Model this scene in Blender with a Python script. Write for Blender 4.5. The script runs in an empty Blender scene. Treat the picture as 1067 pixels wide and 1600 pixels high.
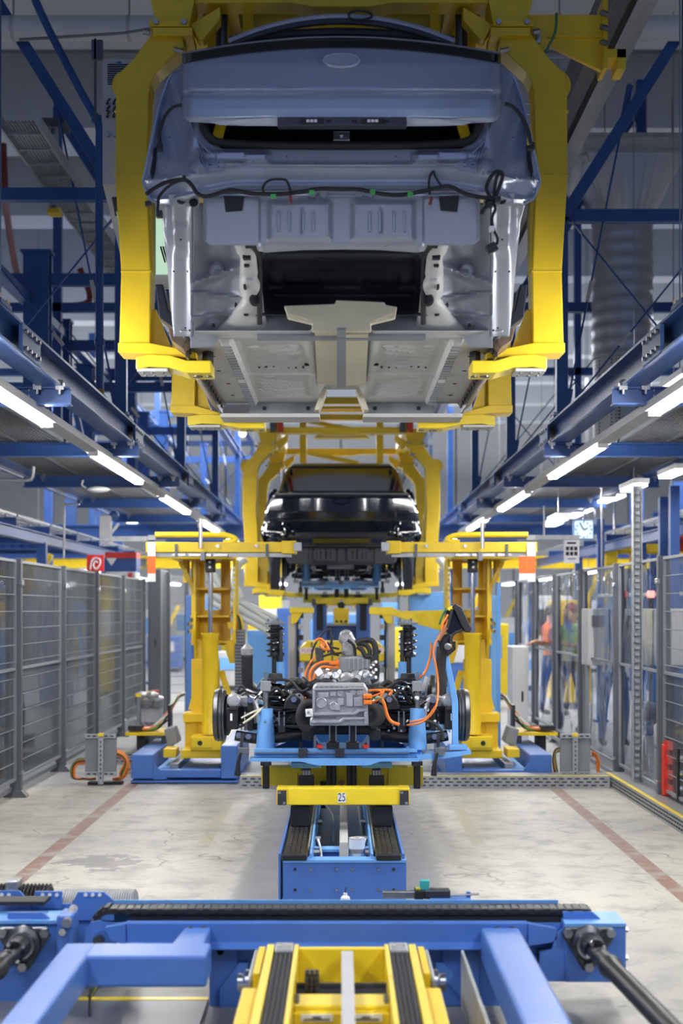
import bpy, math, random
from mathutils import Vector, Matrix
random.seed(7)

# ---------------------------------------------------------------- camera, world, light, exposure
F, CX, CY, CH = 2222.0, 533.5, 953.0, 1.65      # focal length (px of 1067x1600), principal column, horizon row, eye height
sc = bpy.context.scene
COL = sc.collection
cam = bpy.data.cameras.new('camera')
cam.lens = 50.0; cam.sensor_width = 36.0; cam.sensor_fit = 'AUTO'
cam.shift_y = 153.0 / 1600.0
cam.clip_start = 0.1; cam.clip_end = 300
cam.dof.use_dof = True; cam.dof.focus_distance = 8.9; cam.dof.aperture_fstop = 2.0
camo = bpy.data.objects.new('camera', cam); COL.objects.link(camo)
camo.location = (0, 0, CH); camo.rotation_euler = (math.pi / 2, 0, 0)
sc.camera = camo
sc.view_settings.view_transform = 'Standard'
sc.view_settings.look = 'None'
sc.view_settings.gamma = 1.0
sc.view_settings.use_curve_mapping = False
sc.view_settings.exposure = 0.12
sc.cycles.use_denoising = True
sc.cycles.max_bounces = 6
sc.cycles.transparent_max_bounces = 24
sc.cycles.sample_clamp_indirect = 6.0
sc.cycles.caustics_reflective = False
sc.cycles.caustics_refractive = False

w = bpy.data.worlds.new('factory_air'); sc.world = w; w.use_nodes = True
bg = w.node_tree.nodes['Background']
bg.inputs[0].default_value = (0.34, 0.47, 0.90, 1); bg.inputs[1].default_value = 0.34

def area_light(name, loc, size, power, color=(1, 0.97, 0.92), rot=(0, 0, 0)):
    l = bpy.data.lights.new(name, 'AREA'); l.shape = 'RECTANGLE'
    l.size, l.size_y = size; l.energy = power; l.color = color
    o = bpy.data.objects.new(name, l); COL.objects.link(o)
    o.location = loc; o.rotation_euler = rot
    return o

# hall area lights without modelled fittings; the one over the camera is added fill
area_light('hall_area_light', (0, 2.0, 4.2), (6, 3), 90, (0.93, 0.96, 1.0))
area_light('hall_area_light', (-4.2, 12, 2.9), (0.3, 9), 60)
area_light('hall_area_light', (4.2, 12, 2.9), (0.3, 9), 60)
for yy in (26, 36):
    area_light('hall_area_light', (0, yy, 5.9), (11, 5), 1300, (0.95, 0.97, 1.0))
for xx in (-7, 7):
    area_light('hall_area_light', (xx, 24, 5.5), (1.5, 12), 500, (0.95, 0.97, 1.0))
for xx in (-2.0, 2.0):      # added fill without fittings, aimed at the drive unit
    d_ = Vector((0, 9.2, .7)) - Vector((xx, 7.4, 2.85))
    area_light('unit_fill', (xx, 7.4, 2.85), (0.2, 0.8), 40, (1, 0.98, 0.95), d_.to_track_quat('-Z', 'Y').to_euler())
# added up-light with no fitting, brightens the far roof
area_light('roof_fill', (0, 38, 6.2), (22, 20), 800, (0.95, 0.97, 1.0), (math.pi, 0, 0))

# ---------------------------------------------------------------- helpers
def P(px, py, Y):
    return Vector(((px - CX) * Y / F, Y, CH + (CY - py) * Y / F))

def smooth(pts, k=6, closed=False):
    pts = [Vector(p) for p in pts]; n = len(pts); out = []
    rng = range(n if closed else n - 1)
    for i in rng:
        if closed:
            a, b, c, d = pts[(i - 1) % n], pts[i], pts[(i + 1) % n], pts[(i + 2) % n]
        else:
            a, b, c, d = pts[max(i - 1, 0)], pts[i], pts[i + 1], pts[min(i + 2, n - 1)]
        for j in range(k):
            t = j / k
            out.append(0.5 * ((2 * b) + (c - a) * t + (2 * a - 5 * b + 4 * c - d) * t * t + (3 * b - a - 3 * c + d) * t ** 3))
    if not closed:
        out.append(pts[-1])
    return out

def interp(x, pts):
    if x <= pts[0][0]: return pts[0][1]
    for (a, b), (c, d) in zip(pts, pts[1:]):
        if x <= c:
            return b + (d - b) * (x - a) / (c - a) if c > a else d
    return pts[-1][1]

def sstep(a, b, x):
    t = min(1, max(0, (x - a) / (b - a))); return t * t * (3 - 2 * t)

def wloc(o):
    v = Vector((0, 0, 0))
    while o is not None:
        v += o.location; o = o.parent
    return v

class MB:
    def __init__(s): s.v = []; s.f = []
    def add(s, vs, fs):
        o = len(s.v); s.v += [tuple(v) for v in vs]; s.f += [[i + o for i in f] for f in fs]; return s
    def box(s, x0, x1, y0, y1, z0, z1):
        x0, x1 = min(x0, x1), max(x0, x1); y0, y1 = min(y0, y1), max(y0, y1); z0, z1 = min(z0, z1), max(z0, z1)
        return s.add([(x0, y0, z0), (x1, y0, z0), (x1, y1, z0), (x0, y1, z0), (x0, y0, z1), (x1, y0, z1), (x1, y1, z1), (x0, y1, z1)],
              [(0, 3, 2, 1), (4, 5, 6, 7), (0, 1, 5, 4), (1, 2, 6, 5), (2, 3, 7, 6), (3, 0, 4, 7)])
    def pbox(s, px0, px1, py0, py1, Y, d):
        """box whose front face covers the pixel rectangle at depth Y, d metres deep"""
        a, b = P(px0, py1, Y), P(px1, py0, Y)
        return s.box(a.x, b.x, Y, Y + d, a.z, b.z)
    def bar(s, p0, p1, w, h=None, up=(0, 0, 1)):
        p0, p1 = Vector(p0), Vector(p1); h = h or w
        d = (p1 - p0).normalized(); u = Vector(up)
        if abs(d.dot(u)) > 0.98: u = Vector((0, 1, 0))
        r = d.cross(u).normalized() * (w / 2); u2 = r.cross(d).normalized() * (h / 2)
        vs = [p + a * r + b * u2 for p in (p0, p1) for a, b in ((-1, -1), (1, -1), (1, 1), (-1, 1))]
        return s.add(vs, [(0, 1, 2, 3), (7, 6, 5, 4), (0, 4, 5, 1), (1, 5, 6, 2), (2, 6, 7, 3), (3, 7, 4, 0)])
    def cyl(s, p0, p1, r0, r1=None, n=14):
        p0, p1 = Vector(p0), Vector(p1); r1 = r0 if r1 is None else r1
        d = (p1 - p0).normalized(); u = Vector((0, 0, 1)) if abs(d.z) < 0.9 else Vector((0, 1, 0))
        a = d.cross(u).normalized(); b = d.cross(a)
        vs = []
        for p, r in ((p0, r0), (p1, r1)):
            for i in range(n):
                t = 2 * math.pi * i / n; vs.append(p + r * (math.cos(t) * a + math.sin(t) * b))
        fs = [(i, (i + 1) % n, n + (i + 1) % n, n + i) for i in range(n)]
        fs += [tuple(range(n))[::-1], tuple(range(n, 2 * n))]
        return s.add(vs, fs)
    def lathe(s, p, d, prof, n=24):
        """prof = [(distance along d, radius)]"""
        p, d = Vector(p), Vector(d).normalized(); u = Vector((0, 0, 1)) if abs(d.z) < 0.9 else Vector((0, 1, 0))
        a = d.cross(u).normalized(); b = d.cross(a); vs = []; fs = []
        for h, r in prof:
            for i in range(n):
                t = 2 * math.pi * i / n; vs.append(p + h * d + r * (math.cos(t) * a + math.sin(t) * b))
        for k in range(len(prof) - 1):
            fs += [(k * n + i, k * n + (i + 1) % n, (k + 1) * n + (i + 1) % n, (k + 1) * n + i) for i in range(n)]
        fs += [tuple(range(n))[::-1], tuple(range((len(prof) - 1) * n, len(prof) * n))]
        return s.add(vs, fs)
    def tube(s, pts, r, n=8, rr=None):
        pts = [Vector(p) for p in pts]; m = len(pts); vs = []; fs = []
        u = None
        for i, p in enumerate(pts):
            d = (pts[min(i + 1, m - 1)] - pts[max(i - 1, 0)]).normalized()
            if u is None:
                u = Vector((0, 0, 1)) if abs(d.z) < 0.9 else Vector((0, 1, 0))
                a = d.cross(u).normalized()
            else:
                a = (a - d * a.dot(d)).normalized()
            b = d.cross(a); u = b
            q = rr[i] if rr else r
            for j in range(n):
                t = 2 * math.pi * j / n; vs.append(p + q * (math.cos(t) * a + math.sin(t) * b))
        for k in range(m - 1):
            fs += [(k * n + i, k * n + (i + 1) % n, (k + 1) * n + (i + 1) % n, (k + 1) * n + i) for i in range(n)]
        fs += [tuple(range(n))[::-1], tuple(range((m - 1) * n, m * n))]
        return s.add(vs, fs)
    def prism(s, poly, a0, a1, axis='y'):
        n = len(poly)
        def q(a, b, c): return {'y': (a, c, b), 'x': (c, a, b), 'z': (a, b, c)}[axis]
        vs = [q(a, b, a0) for a, b in poly] + [q(a, b, a1) for a, b in poly]
        fs = [tuple(range(n)), tuple(range(n, 2 * n))[::-1]] + [(i, n + i, n + (i + 1) % n, (i + 1) % n) for i in range(n)]
        return s.add(vs, fs)
    def pprism(s, pxpoly, Y, d):
        """pixel polygon at depth Y extruded d metres away"""
        return s.prism([(P(x, y, Y).x, P(x, y, Y).z) for x, y in pxpoly], Y, Y + d)
    def grid(s, rows):
        n = len(rows[0]); vs = [p for r in rows for p in r]
        fs = [(k * n + i, k * n + i + 1, (k + 1) * n + i + 1, (k + 1) * n + i) for k in range(len(rows) - 1) for i in range(n - 1)]
        return s.add(vs, fs)
    def ibeam(s, p0, p1, w, h, t=0.012):
        p0, p1 = Vector(p0), Vector(p1); d = (p1 - p0).normalized(); u = Vector((0, 0, 1)); r = d.cross(u).normalized()
        H, W = h / 2, w / 2
        pr = [(-W, -H), (W, -H), (W, -H + t), (t / 2, -H + t), (t / 2, H - t), (W, H - t), (W, H), (-W, H), (-W, H - t), (-t / 2, H - t), (-t / 2, -H + t), (-W, -H + t)]
        n = len(pr)
        vs = [p + a * r + b * u for p in (p0, p1) for a, b in pr]
        fs = [tuple(range(n))[::-1], tuple(range(n, 2 * n))] + [(i, (i + 1) % n, n + (i + 1) % n, n + i) for i in range(n)]
        return s.add(vs, fs)
    def sphere(s, c, r, n=12, sc=(1, 1, 1)):
        c = Vector(c); m = n // 2; rows = []
        vs = []; fs = []
        for i in range(m + 1):
            th = math.pi * i / m
            for j in range(n):
                ph = 2 * math.pi * j / n
                vs.append((c.x + r * sc[0] * math.sin(th) * math.cos(ph), c.y + r * sc[1] * math.sin(th) * math.sin(ph), c.z + r * sc[2] * math.cos(th)))
        for i in range(m):
            for j in range(n):
                fs.append((i * n + j, (i + 1) * n + j, (i + 1) * n + (j + 1) % n, i * n + (j + 1) % n))
        return s.add(vs, fs)
    def mir(s):
        """add the mirror image across the line's centre plane x = 0"""
        n = len(s.v); s.v += [(-x, y, z) for x, y, z in s.v]; s.f += [[i + n for i in f][::-1] for f in list(s.f)]; return s
    def build(s, name, mat, parent=None, bevel=0, sm=False, solid=0, label=None, kind=None, seg=2, sub=0):
        me = bpy.data.meshes.new(name)
        off = wloc(parent) if parent else Vector((0, 0, 0))
        vs = [(v[0] - off.x, v[1] - off.y, v[2] - off.z) for v in s.v]
        me.from_pydata(vs, [], s.f); me.update()
        if sm:
            me.polygons.foreach_set('use_smooth', [True] * len(me.polygons))
        o = bpy.data.objects.new(name, me); COL.objects.link(o)
        if isinstance(mat, str): mat = M[mat]
        me.materials.append(mat)
        if parent: o.parent = parent
        if solid:
            m = o.modifiers.new('thickness', 'SOLIDIFY'); m.thickness = solid; m.offset = -1
        if sub:
            m = o.modifiers.new('round', 'SUBSURF'); m.levels = sub; m.render_levels = sub
        if bevel:
            m = o.modifiers.new('edge', 'BEVEL'); m.width = bevel; m.segments = seg; m.limit_method = 'ANGLE'; m.angle_limit = math.radians(35)
            m.harden_normals = False
        if sm:
            try:
                me.set_sharp_from_angle(angle=math.radians(40))
            except Exception: pass
        if label: o['label'] = label
        if kind: o['kind'] = kind
        return o

def T(name, label, cat, loc=(0, 0, 0), group=None):
    o = bpy.data.objects.new(name, None); COL.objects.link(o); o.location = loc
    o.empty_display_size = 0.1
    o['label'] = label; o['category'] = cat
    if group: o['group'] = group
    return o

def tag(o, label, cat, group=None):
    o['label'] = label; o['category'] = cat
    if group: o['group'] = group
    return o

KIDS = {}
def children(o): return [c for c in list(COL.objects) if c.parent == o]

def copy_tree(o, parent=None, remap=None, skip=()):
    c = o.copy(); COL.objects.link(c)
    if parent is not None: c.parent = parent
    if remap and c.type == 'MESH':
        m = c.data.materials[0].name
        if m in remap:
            c.material_slots[0].link = 'OBJECT'; c.material_slots[0].material = M[remap[m]]
    for ch in children(o):
        if ch.name.split('.')[0] in skip: continue
        copy_tree(ch, c, remap, skip)
    return c

def text_mesh(name, body, size, loc, rot, mat, parent=None, depth=0.001, align='CENTER', sx=1.0):
    cu = bpy.data.curves.new(name, 'FONT'); cu.body = body; cu.size = size; cu.align_x = align; cu.align_y = 'CENTER'; cu.extrude = depth
    tmp = bpy.data.objects.new(name, cu); COL.objects.link(tmp)
    dg = bpy.context.evaluated_depsgraph_get()
    me = bpy.data.meshes.new_from_object(tmp.evaluated_get(dg))
    bpy.data.objects.remove(tmp)
    me.transform(Matrix.Translation(Vector(loc) - (wloc(parent) if parent else Vector((0, 0, 0)))) @ Matrix.Rotation(rot[2], 4, 'Z') @ Matrix.Rotation(rot[0], 4, 'X') @ Matrix.Diagonal((sx, 1, 1, 1)))
    me.materials.clear(); me.materials.append(M[mat])
    o = bpy.data.objects.new(name, me); COL.objects.link(o)
    if parent: o.parent = parent
    return o

# ---------------------------------------------------------------- materials
M = {}
def mat(name, col, rough=0.5, metal=0.0, var=0.08, scale=6.0, bump=0.0, bscale=120.0, coat=0.0, spec=0.5):
    m = bpy.data.materials.new(name); m.use_nodes = True; nt = m.node_tree; b = nt.nodes['Principled BSDF']
    b.inputs['Roughness'].default_value = rough; b.inputs['Metallic'].default_value = metal
    b.inputs['Coat Weight'].default_value = coat; b.inputs['Coat Roughness'].default_value = 0.08
    b.inputs['Specular IOR Level'].default_value = spec
    tc = nt.nodes.new('ShaderNodeTexCoord')
    nz = nt.nodes.new('ShaderNodeTexNoise'); nz.inputs['Scale'].default_value = scale; nz.inputs['Detail'].default_value = 6
    nt.links.new(tc.outputs['Object'], nz.inputs['Vector'])
    mr = nt.nodes.new('ShaderNodeMapRange'); mr.inputs[1].default_value = 0.3; mr.inputs[2].default_value = 0.7
    mr.inputs[3].default_value = 1 - var; mr.inputs[4].default_value = 1 + var
    nt.links.new(nz.outputs[0], mr.inputs[0])
    mx = nt.nodes.new('ShaderNodeVectorMath'); mx.operation = 'SCALE'; mx.inputs[0].default_value = col[:3]
    nt.links.new(mr.outputs[0], mx.inputs['Scale']); nt.links.new(mx.outputs[0], b.inputs['Base Color'])
    mr2 = nt.nodes.new('ShaderNodeMapRange'); mr2.inputs[3].default_value = max(0.02, rough - 0.08); mr2.inputs[4].default_value = min(1, rough + 0.08)
    nt.links.new(nz.outputs[0], mr2.inputs[0]); nt.links.new(mr2.outputs[0], b.inputs['Roughness'])
    if bump:
        n2 = nt.nodes.new('ShaderNodeTexNoise'); n2.inputs['Scale'].default_value = bscale; n2.inputs['Detail'].default_value = 3
        nt.links.new(tc.outputs['Object'], n2.inputs['Vector'])
        bp = nt.nodes.new('ShaderNodeBump'); bp.inputs['Strength'].default_value = bump; bp.inputs['Distance'].default_value = 0.01
        nt.links.new(n2.outputs[0], bp.inputs['Height']); nt.links.new(bp.outputs[0], b.inputs['Normal'])
    M[name] = m; return m

def emit(name, col, strength):
    m = bpy.data.materials.new(name); m.use_nodes = True; b = m.node_tree.nodes['Principled BSDF']
    b.inputs['Base Color'].default_value = (0.9, 0.9, 0.9, 1)
    b.inputs['Emission Color'].default_value = (*col, 1); b.inputs['Emission Strength'].default_value = strength
    M[name] = m; return m

mat('yellow_paint', (0.84, 0.58, 0.016), 0.38, var=0.06, bump=0.03)
mat('yellow_gloss', (0.88, 0.66, 0.03), 0.30, var=0.05)
mat('blue_steel', (0.026, 0.085, 0.29), 0.42, var=0.10)
mat('blue_conveyor', (0.075, 0.19, 0.56), 0.36, var=0.06, bump=0.02)
mat('blue_light', (0.15, 0.38, 0.78), 0.40, var=0.05)
mat('galvanised', (0.42, 0.44, 0.46), 0.42, 0.6, var=0.18, scale=14)
mat('fence_grey', (0.105, 0.115, 0.135), 0.5, 0.2, var=0.08)
mat('light_grey', (0.50, 0.51, 0.52), 0.5, var=0.05)
mat('cabinet_grey', (0.46, 0.47, 0.49), 0.5, var=0.04)
mat('mid_grey', (0.22, 0.24, 0.27), 0.5, var=0.08)
mat('white_paint', (0.74, 0.75, 0.76), 0.5, var=0.04)
mat('chrome', (0.72, 0.73, 0.75), 0.18, 1.0, var=0.05)
mat('duct_metal', (0.44, 0.46, 0.50), 0.34, 0.7, var=0.05, scale=2)
mat('steel', (0.40, 0.41, 0.43), 0.32, 1.0, var=0.12, scale=20)
mat('dark_steel', (0.10, 0.105, 0.115), 0.35, 0.85, var=0.15)
mat('black_plastic', (0.013, 0.014, 0.018), 0.42, var=0.2)
mat('black_gloss', (0.006, 0.007, 0.010), 0.14, var=0.1, coat=0.6)
mat('rubber', (0.016, 0.016, 0.019), 0.65, var=0.15)
mat('chain_black', (0.022, 0.022, 0.026), 0.45, var=0.3, scale=40)
mat('orange_cable', (0.74, 0.19, 0.02), 0.42, var=0.08)
mat('orange_flag', (0.90, 0.16, 0.03), 0.6, var=0.03)
mat('red_paint', (0.60, 0.035, 0.02), 0.45, var=0.08)
mat('dark_red', (0.20, 0.03, 0.02), 0.35, var=0.1)
mat('green_wire', (0.06, 0.22, 0.08), 0.5)
mat('green_clip', (0.10, 0.75, 0.15), 0.5)
mat('teal', (0.05, 0.42, 0.42), 0.5)
mat('cast_aluminium', (0.50, 0.51, 0.54), 0.40, 0.75, var=0.10, scale=30, bump=0.12, bscale=260)
mat('foil', (0.36, 0.37, 0.38), 0.35, 0.5, var=0.25, scale=25, bump=0.5, bscale=40)
mat('car_silver', (0.40, 0.46, 0.60), 0.25, 0.40, var=0.03, scale=2, coat=0.5)
mat('car_primer', (0.36, 0.39, 0.46), 0.36, 0.35, var=0.06, scale=5)
mat('floor_primer', (0.52, 0.53, 0.53), 0.48, 0.0, var=0.07, scale=8)
mat('beige_coat', (0.58, 0.55, 0.42), 0.55, var=0.04, scale=8)
mat('tank_black', (0.028, 0.032, 0.046), 0.42, var=0.15)
mat('car_black', (0.006, 0.008, 0.016), 0.12, 0.2, var=0.05, coat=0.8)
mat('sill_brown', (0.16, 0.11, 0.08), 0.5, var=0.25, scale=25)
mat('dust_cap', (0.35, 0.13, 0.06), 0.2, var=0.1, coat=0.5)
mat('clear_bottle', (0.62, 0.68, 0.78), 0.2, var=0.05)
mat('skin', (0.50, 0.28, 0.20), 0.5)
mat('hair', (0.03, 0.018, 0.012), 0.6)
mat('denim', (0.03, 0.075, 0.24), 0.8, var=0.2)
mat('vest_green', (0.28, 0.62, 0.08), 0.7)
mat('shirt_orange', (0.85, 0.17, 0.04), 0.7)
mat('shirt_grey', (0.20, 0.22, 0.30), 0.8)
mat('cap_maroon', (0.20, 0.04, 0.07), 0.7)
mat('roof_white', (0.62, 0.65, 0.69), 0.7, var=0.05, scale=0.8)
mat('roof_grey', (0.26, 0.29, 0.33), 0.7, var=0.06, scale=0.8)
mat('wall_paint', (0.60, 0.64, 0.70), 0.8, var=0.1, scale=0.5)
mat('sign_red', (0.72, 0.02, 0.02), 0.5, var=0.02)
mat('label_white', (0.82, 0.83, 0.85), 0.5, var=0.02)
mat('ink', (0.015, 0.015, 0.02), 0.6)
mat('ink_blue', (0.05, 0.12, 0.30), 0.6)
mat('wood', (0.35, 0.22, 0.10), 0.6, var=0.2, scale=20)
mat('white_hose', (0.72, 0.76, 0.74), 0.45, var=0.05)
mat('deck_grey', (0.16, 0.17, 0.19), 0.5, 0.4, var=0.12)
emit('tube_glow', (1.0, 0.97, 0.93), 90)
emit('lamp_glow', (0.97, 0.98, 1.0), 9)
emit('bulb_glow', (1.0, 0.93, 0.70), 25)
emit('green_reflect', (0.42, 0.85, 0.50), 0.5)  # green light reflected by the console panel, given as glow
emit('clock_glow', (0.62, 0.84, 1.0), 0.9)
emit('red_glow', (1.0, 0.10, 0.04), 2.5)

def clear_sheet(name, tint, gloss, wob=0.0, wscale=3.0, rough=0.05):
    m = bpy.data.materials.new(name); m.use_nodes = True; nt = m.node_tree; nt.nodes.clear()
    out = nt.nodes.new('ShaderNodeOutputMaterial'); mix = nt.nodes.new('ShaderNodeMixShader')
    tr = nt.nodes.new('ShaderNodeBsdfTransparent'); tr.inputs[0].default_value = (*tint, 1)
    gl = nt.nodes.new('ShaderNodeBsdfGlossy'); gl.inputs['Roughness'].default_value = rough; gl.inputs[0].default_value = (0.9, 0.93, 1, 1)
    fr = nt.nodes.new('ShaderNodeFresnel'); fr.inputs[0].default_value = 1.45
    ad = nt.nodes.new('ShaderNodeMath'); ad.operation = 'MULTIPLY_ADD'; ad.inputs[1].default_value = gloss; ad.inputs[2].default_value = 0.015; ad.use_clamp = True
    nt.links.new(fr.outputs[0], ad.inputs[0]); nt.links.new(ad.outputs[0], mix.inputs[0])
    nt.links.new(tr.outputs[0], mix.inputs[1]); nt.links.new(gl.outputs[0], mix.inputs[2]); nt.links.new(mix.outputs[0], out.inputs[0])
    if wob:
        tc = nt.nodes.new('ShaderNodeTexCoord'); n2 = nt.nodes.new('ShaderNodeTexNoise'); n2.inputs['Scale'].default_value = wscale; n2.inputs['Detail'].default_value = 2
        bp = nt.nodes.new('ShaderNodeBump'); bp.inputs['Strength'].default_value = 1.0; bp.inputs['Distance'].default_value = wob
        nt.links.new(tc.outputs['Object'], n2.inputs['Vector']); nt.links.new(n2.outputs[0], bp.inputs['Height'])
        nt.links.new(bp.outputs[0], gl.inputs['Normal']); nt.links.new(bp.outputs[0], fr.inputs['Normal'])
    M[name] = m
clear_sheet('acrylic', (0.86, 0.88, 0.92), 1.0, 0.004, 2.0)
clear_sheet('film', (0.90, 0.93, 0.97), 0.9, 0.03, 3.0, 0.05)
clear_sheet('dark_mesh', (0.30, 0.33, 0.40), 0.6)

def floor_material():
    m = bpy.data.materials.new('concrete_floor'); m.use_nodes = True; nt = m.node_tree; b = nt.nodes['Principled BSDF']; L = nt.links.new
    N = nt.nodes.new
    geo = N('ShaderNodeNewGeometry'); sep = N('ShaderNodeSeparateXYZ'); L(geo.outputs['Position'], sep.inputs[0])
    def math_(op, a, b_=None, c=None, clamp=False):
        n = N('ShaderNodeMath'); n.operation = op; n.use_clamp = clamp
        for i, v in enumerate((a, b_, c)):
            if v is None: continue
            if isinstance(v, (int, float)): n.inputs[i].default_value = v
            else: L(v, n.inputs[i])
        return n.outputs[0]
    def noise(s, d=6, r=0.55, vec=None):
        n = N('ShaderNodeTexNoise'); n.inputs['Scale'].default_value = s; n.inputs['Detail'].default_value = d; n.inputs['Roughness'].default_value = r
        L(vec or geo.outputs['Position'], n.inputs['Vector']); return n.outputs[0]
    def mixc(fac, a, bcol):
        n = N('ShaderNodeMix'); n.data_type = 'RGBA'; L(fac, n.inputs[0])
        for v, i in ((a, 6), (bcol, 7)):
            if isinstance(v, tuple): n.inputs[i].default_value = (*v, 1)
            else: L(v, n.inputs[i])
        return n.outputs[2]
    def ramp(v, a, b_):
        n = N('ShaderNodeMapRange'); n.inputs[1].default_value = a; n.inputs[2].default_value = b_; n.interpolation_type = 'SMOOTHSTEP'; L(v, n.inputs[0]); return n.outputs[0]
    X, Y = sep.outputs[0], sep.outputs[1]
    big, mid, fine = noise(0.8), noise(4.0, 8), noise(30, 6, 0.7)
    c = mixc(ramp(big, 0.35, 0.65), (0.45, 0.44, 0.375), (0.36, 0.355, 0.32))
    c = mixc(ramp(mid, 0.45, 0.75), c, (0.27, 0.265, 0.245))
    # trodden grey strip along the conveyor line, ragged edge
    ax = math_('ABSOLUTE', X); edge = math_('MULTIPLY_ADD', mid, 0.5, ax)
    c = mixc(math_('MULTIPLY', ramp(edge, 0.90, 0.84), 0.8), c, (0.235, 0.235, 0.25))
    # darker work area right and beyond the lifts
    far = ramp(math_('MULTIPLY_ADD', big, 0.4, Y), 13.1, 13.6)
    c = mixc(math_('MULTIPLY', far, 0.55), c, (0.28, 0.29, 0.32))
    # scratches
    wv = N('ShaderNodeTexWave'); wv.inputs['Scale'].default_value = 0.9; wv.inputs['Distortion'].default_value = 14; wv.inputs['Detail'].default_value = 4
    L(geo.outputs['Position'], wv.inputs['Vector'])
    c = mixc(math_('MULTIPLY', ramp(wv.outputs[1], 0.985, 1.0), math_('MULTIPLY', ramp(noise(1.3), 0.48, 0.62), 0.75)), c, (0.16, 0.15, 0.14))
    vor = N('ShaderNodeTexVoronoi'); vor.feature = 'DISTANCE_TO_EDGE'; vor.inputs['Scale'].default_value = 0.9
    nzv = N('ShaderNodeTexNoise'); nzv.inputs['Scale'].default_value = 2.5; nzv.inputs['Detail'].default_value = 5; L(geo.outputs['Position'], nzv.inputs['Vector'])
    vm = N('ShaderNodeVectorMath'); vm.operation = 'ADD'; L(geo.outputs['Position'], vm.inputs[0]); L(nzv.outputs[1], vm.inputs[1]); L(vm.outputs[0], vor.inputs['Vector'])
    c = mixc(math_('MULTIPLY', ramp(vor.outputs[0], 0.012, 0.002), math_('MULTIPLY', ramp(noise(1.7), 0.5, 0.6), 0.22)), c, (0.18, 0.17, 0.16))
    wv2 = N('ShaderNodeTexNoise'); wv2.inputs['Scale'].default_value = 2.2; wv2.inputs['Detail'].default_value = 9; wv2.inputs['Roughness'].default_value = 0.7; wv2.inputs['Distortion'].default_value = 3.5
    L(geo.outputs['Position'], wv2.inputs['Vector'])
    c = mixc(math_('MULTIPLY', ramp(wv2.outputs[0], 0.54, 0.62), 0.45), c, (0.25, 0.245, 0.23))
    spots = ramp(noise(9, 2), 0.70, 0.74); c = mixc(math_('MULTIPLY', spots, 0.5), c, (0.14, 0.13, 0.13))
    # worn rust-red floor lines
    dl = math_('ABSOLUTE', math_('SUBTRACT', ax, 1.975))
    line = math_('MULTIPLY', ramp(math_('MULTIPLY_ADD', fine, 0.02, dl), 0.070, 0.060), math_('MULTIPLY', ramp(Y, 13.6, 13.5), ramp(mid, 0.70, 0.45)))
    c = mixc(math_('MULTIPLY', line, 0.85), c, (0.19, 0.065, 0.038))
    # faded ochre dashes beside the conveyor
    dd = math_('ABSOLUTE', math_('SUBTRACT', ax, 0.97))
    dash = math_('MULTIPLY', math_('MULTIPLY', ramp(dd, 0.05, 0.045), ramp(mid, 0.6, 0.4)), math_('MULTIPLY', ramp(Y, 10.0, 10.05), ramp(Y, 12.3, 12.2)))
    c = mixc(math_('MULTIPLY', dash, 0.5), c, (0.30, 0.27, 0.12))
    # wet stain on the left
    sx = math_('MULTIPLY', math_('ADD', X, 1.58), 1.0); sy = math_('MULTIPLY', math_('SUBTRACT', Y, 9.28), 0.75)
    rr = math_('SQRT', math_('ADD', math_('MULTIPLY', sx, sx), math_('MULTIPLY', sy, sy)))
    st = ramp(math_('MULTIPLY_ADD', noise(5, 5), 0.75, rr), 0.60, 0.57)
    c = mixc(math_('MULTIPLY', st, 0.8), c, (0.17, 0.165, 0.17))
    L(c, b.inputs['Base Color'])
    L(math_('MULTIPLY_ADD', mid, 0.35, 0.28), b.inputs['Roughness'])
    bp = N('ShaderNodeBump'); bp.inputs['Strength'].default_value = 0.15; bp.inputs['Distance'].default_value = 0.004; L(fine, bp.inputs['Height']); L(bp.outputs[0], b.inputs['Normal'])
    M['floor'] = m
floor_material()

def perf_material(name, col, s, thr=0.22, metal=0.5):
    """sheet with a regular print of dark slots"""
    m = bpy.data.materials.new(name); m.use_nodes = True; nt = m.node_tree; b = nt.nodes['Principled BSDF']; L = nt.links.new
    tc = nt.nodes.new('ShaderNodeTexCoord'); vo = nt.nodes.new('ShaderNodeTexVoronoi'); vo.inputs['Scale'].default_value = s; vo.inputs['Randomness'].default_value = 0
    L(tc.outputs['Object'], vo.inputs['Vector'])
    mr = nt.nodes.new('ShaderNodeMapRange'); mr.inputs[1].default_value = thr; mr.inputs[2].default_value = thr + 0.05; L(vo.outputs[0], mr.inputs[0])
    mx = nt.nodes.new('ShaderNodeMix'); mx.data_type = 'RGBA'; mx.inputs[6].default_value = (col[0] * 0.1, col[1] * 0.1, col[2] * 0.12, 1); mx.inputs[7].default_value = (*col, 1)
    L(mr.outputs[0], mx.inputs[0]); L(mx.outputs[2], b.inputs['Base Color']); b.inputs['Metallic'].default_value = metal; b.inputs['Roughness'].default_value = 0.4
    M[name] = m
perf_material('perforated', (0.42, 0.44, 0.47), 26, 0.3)

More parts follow.
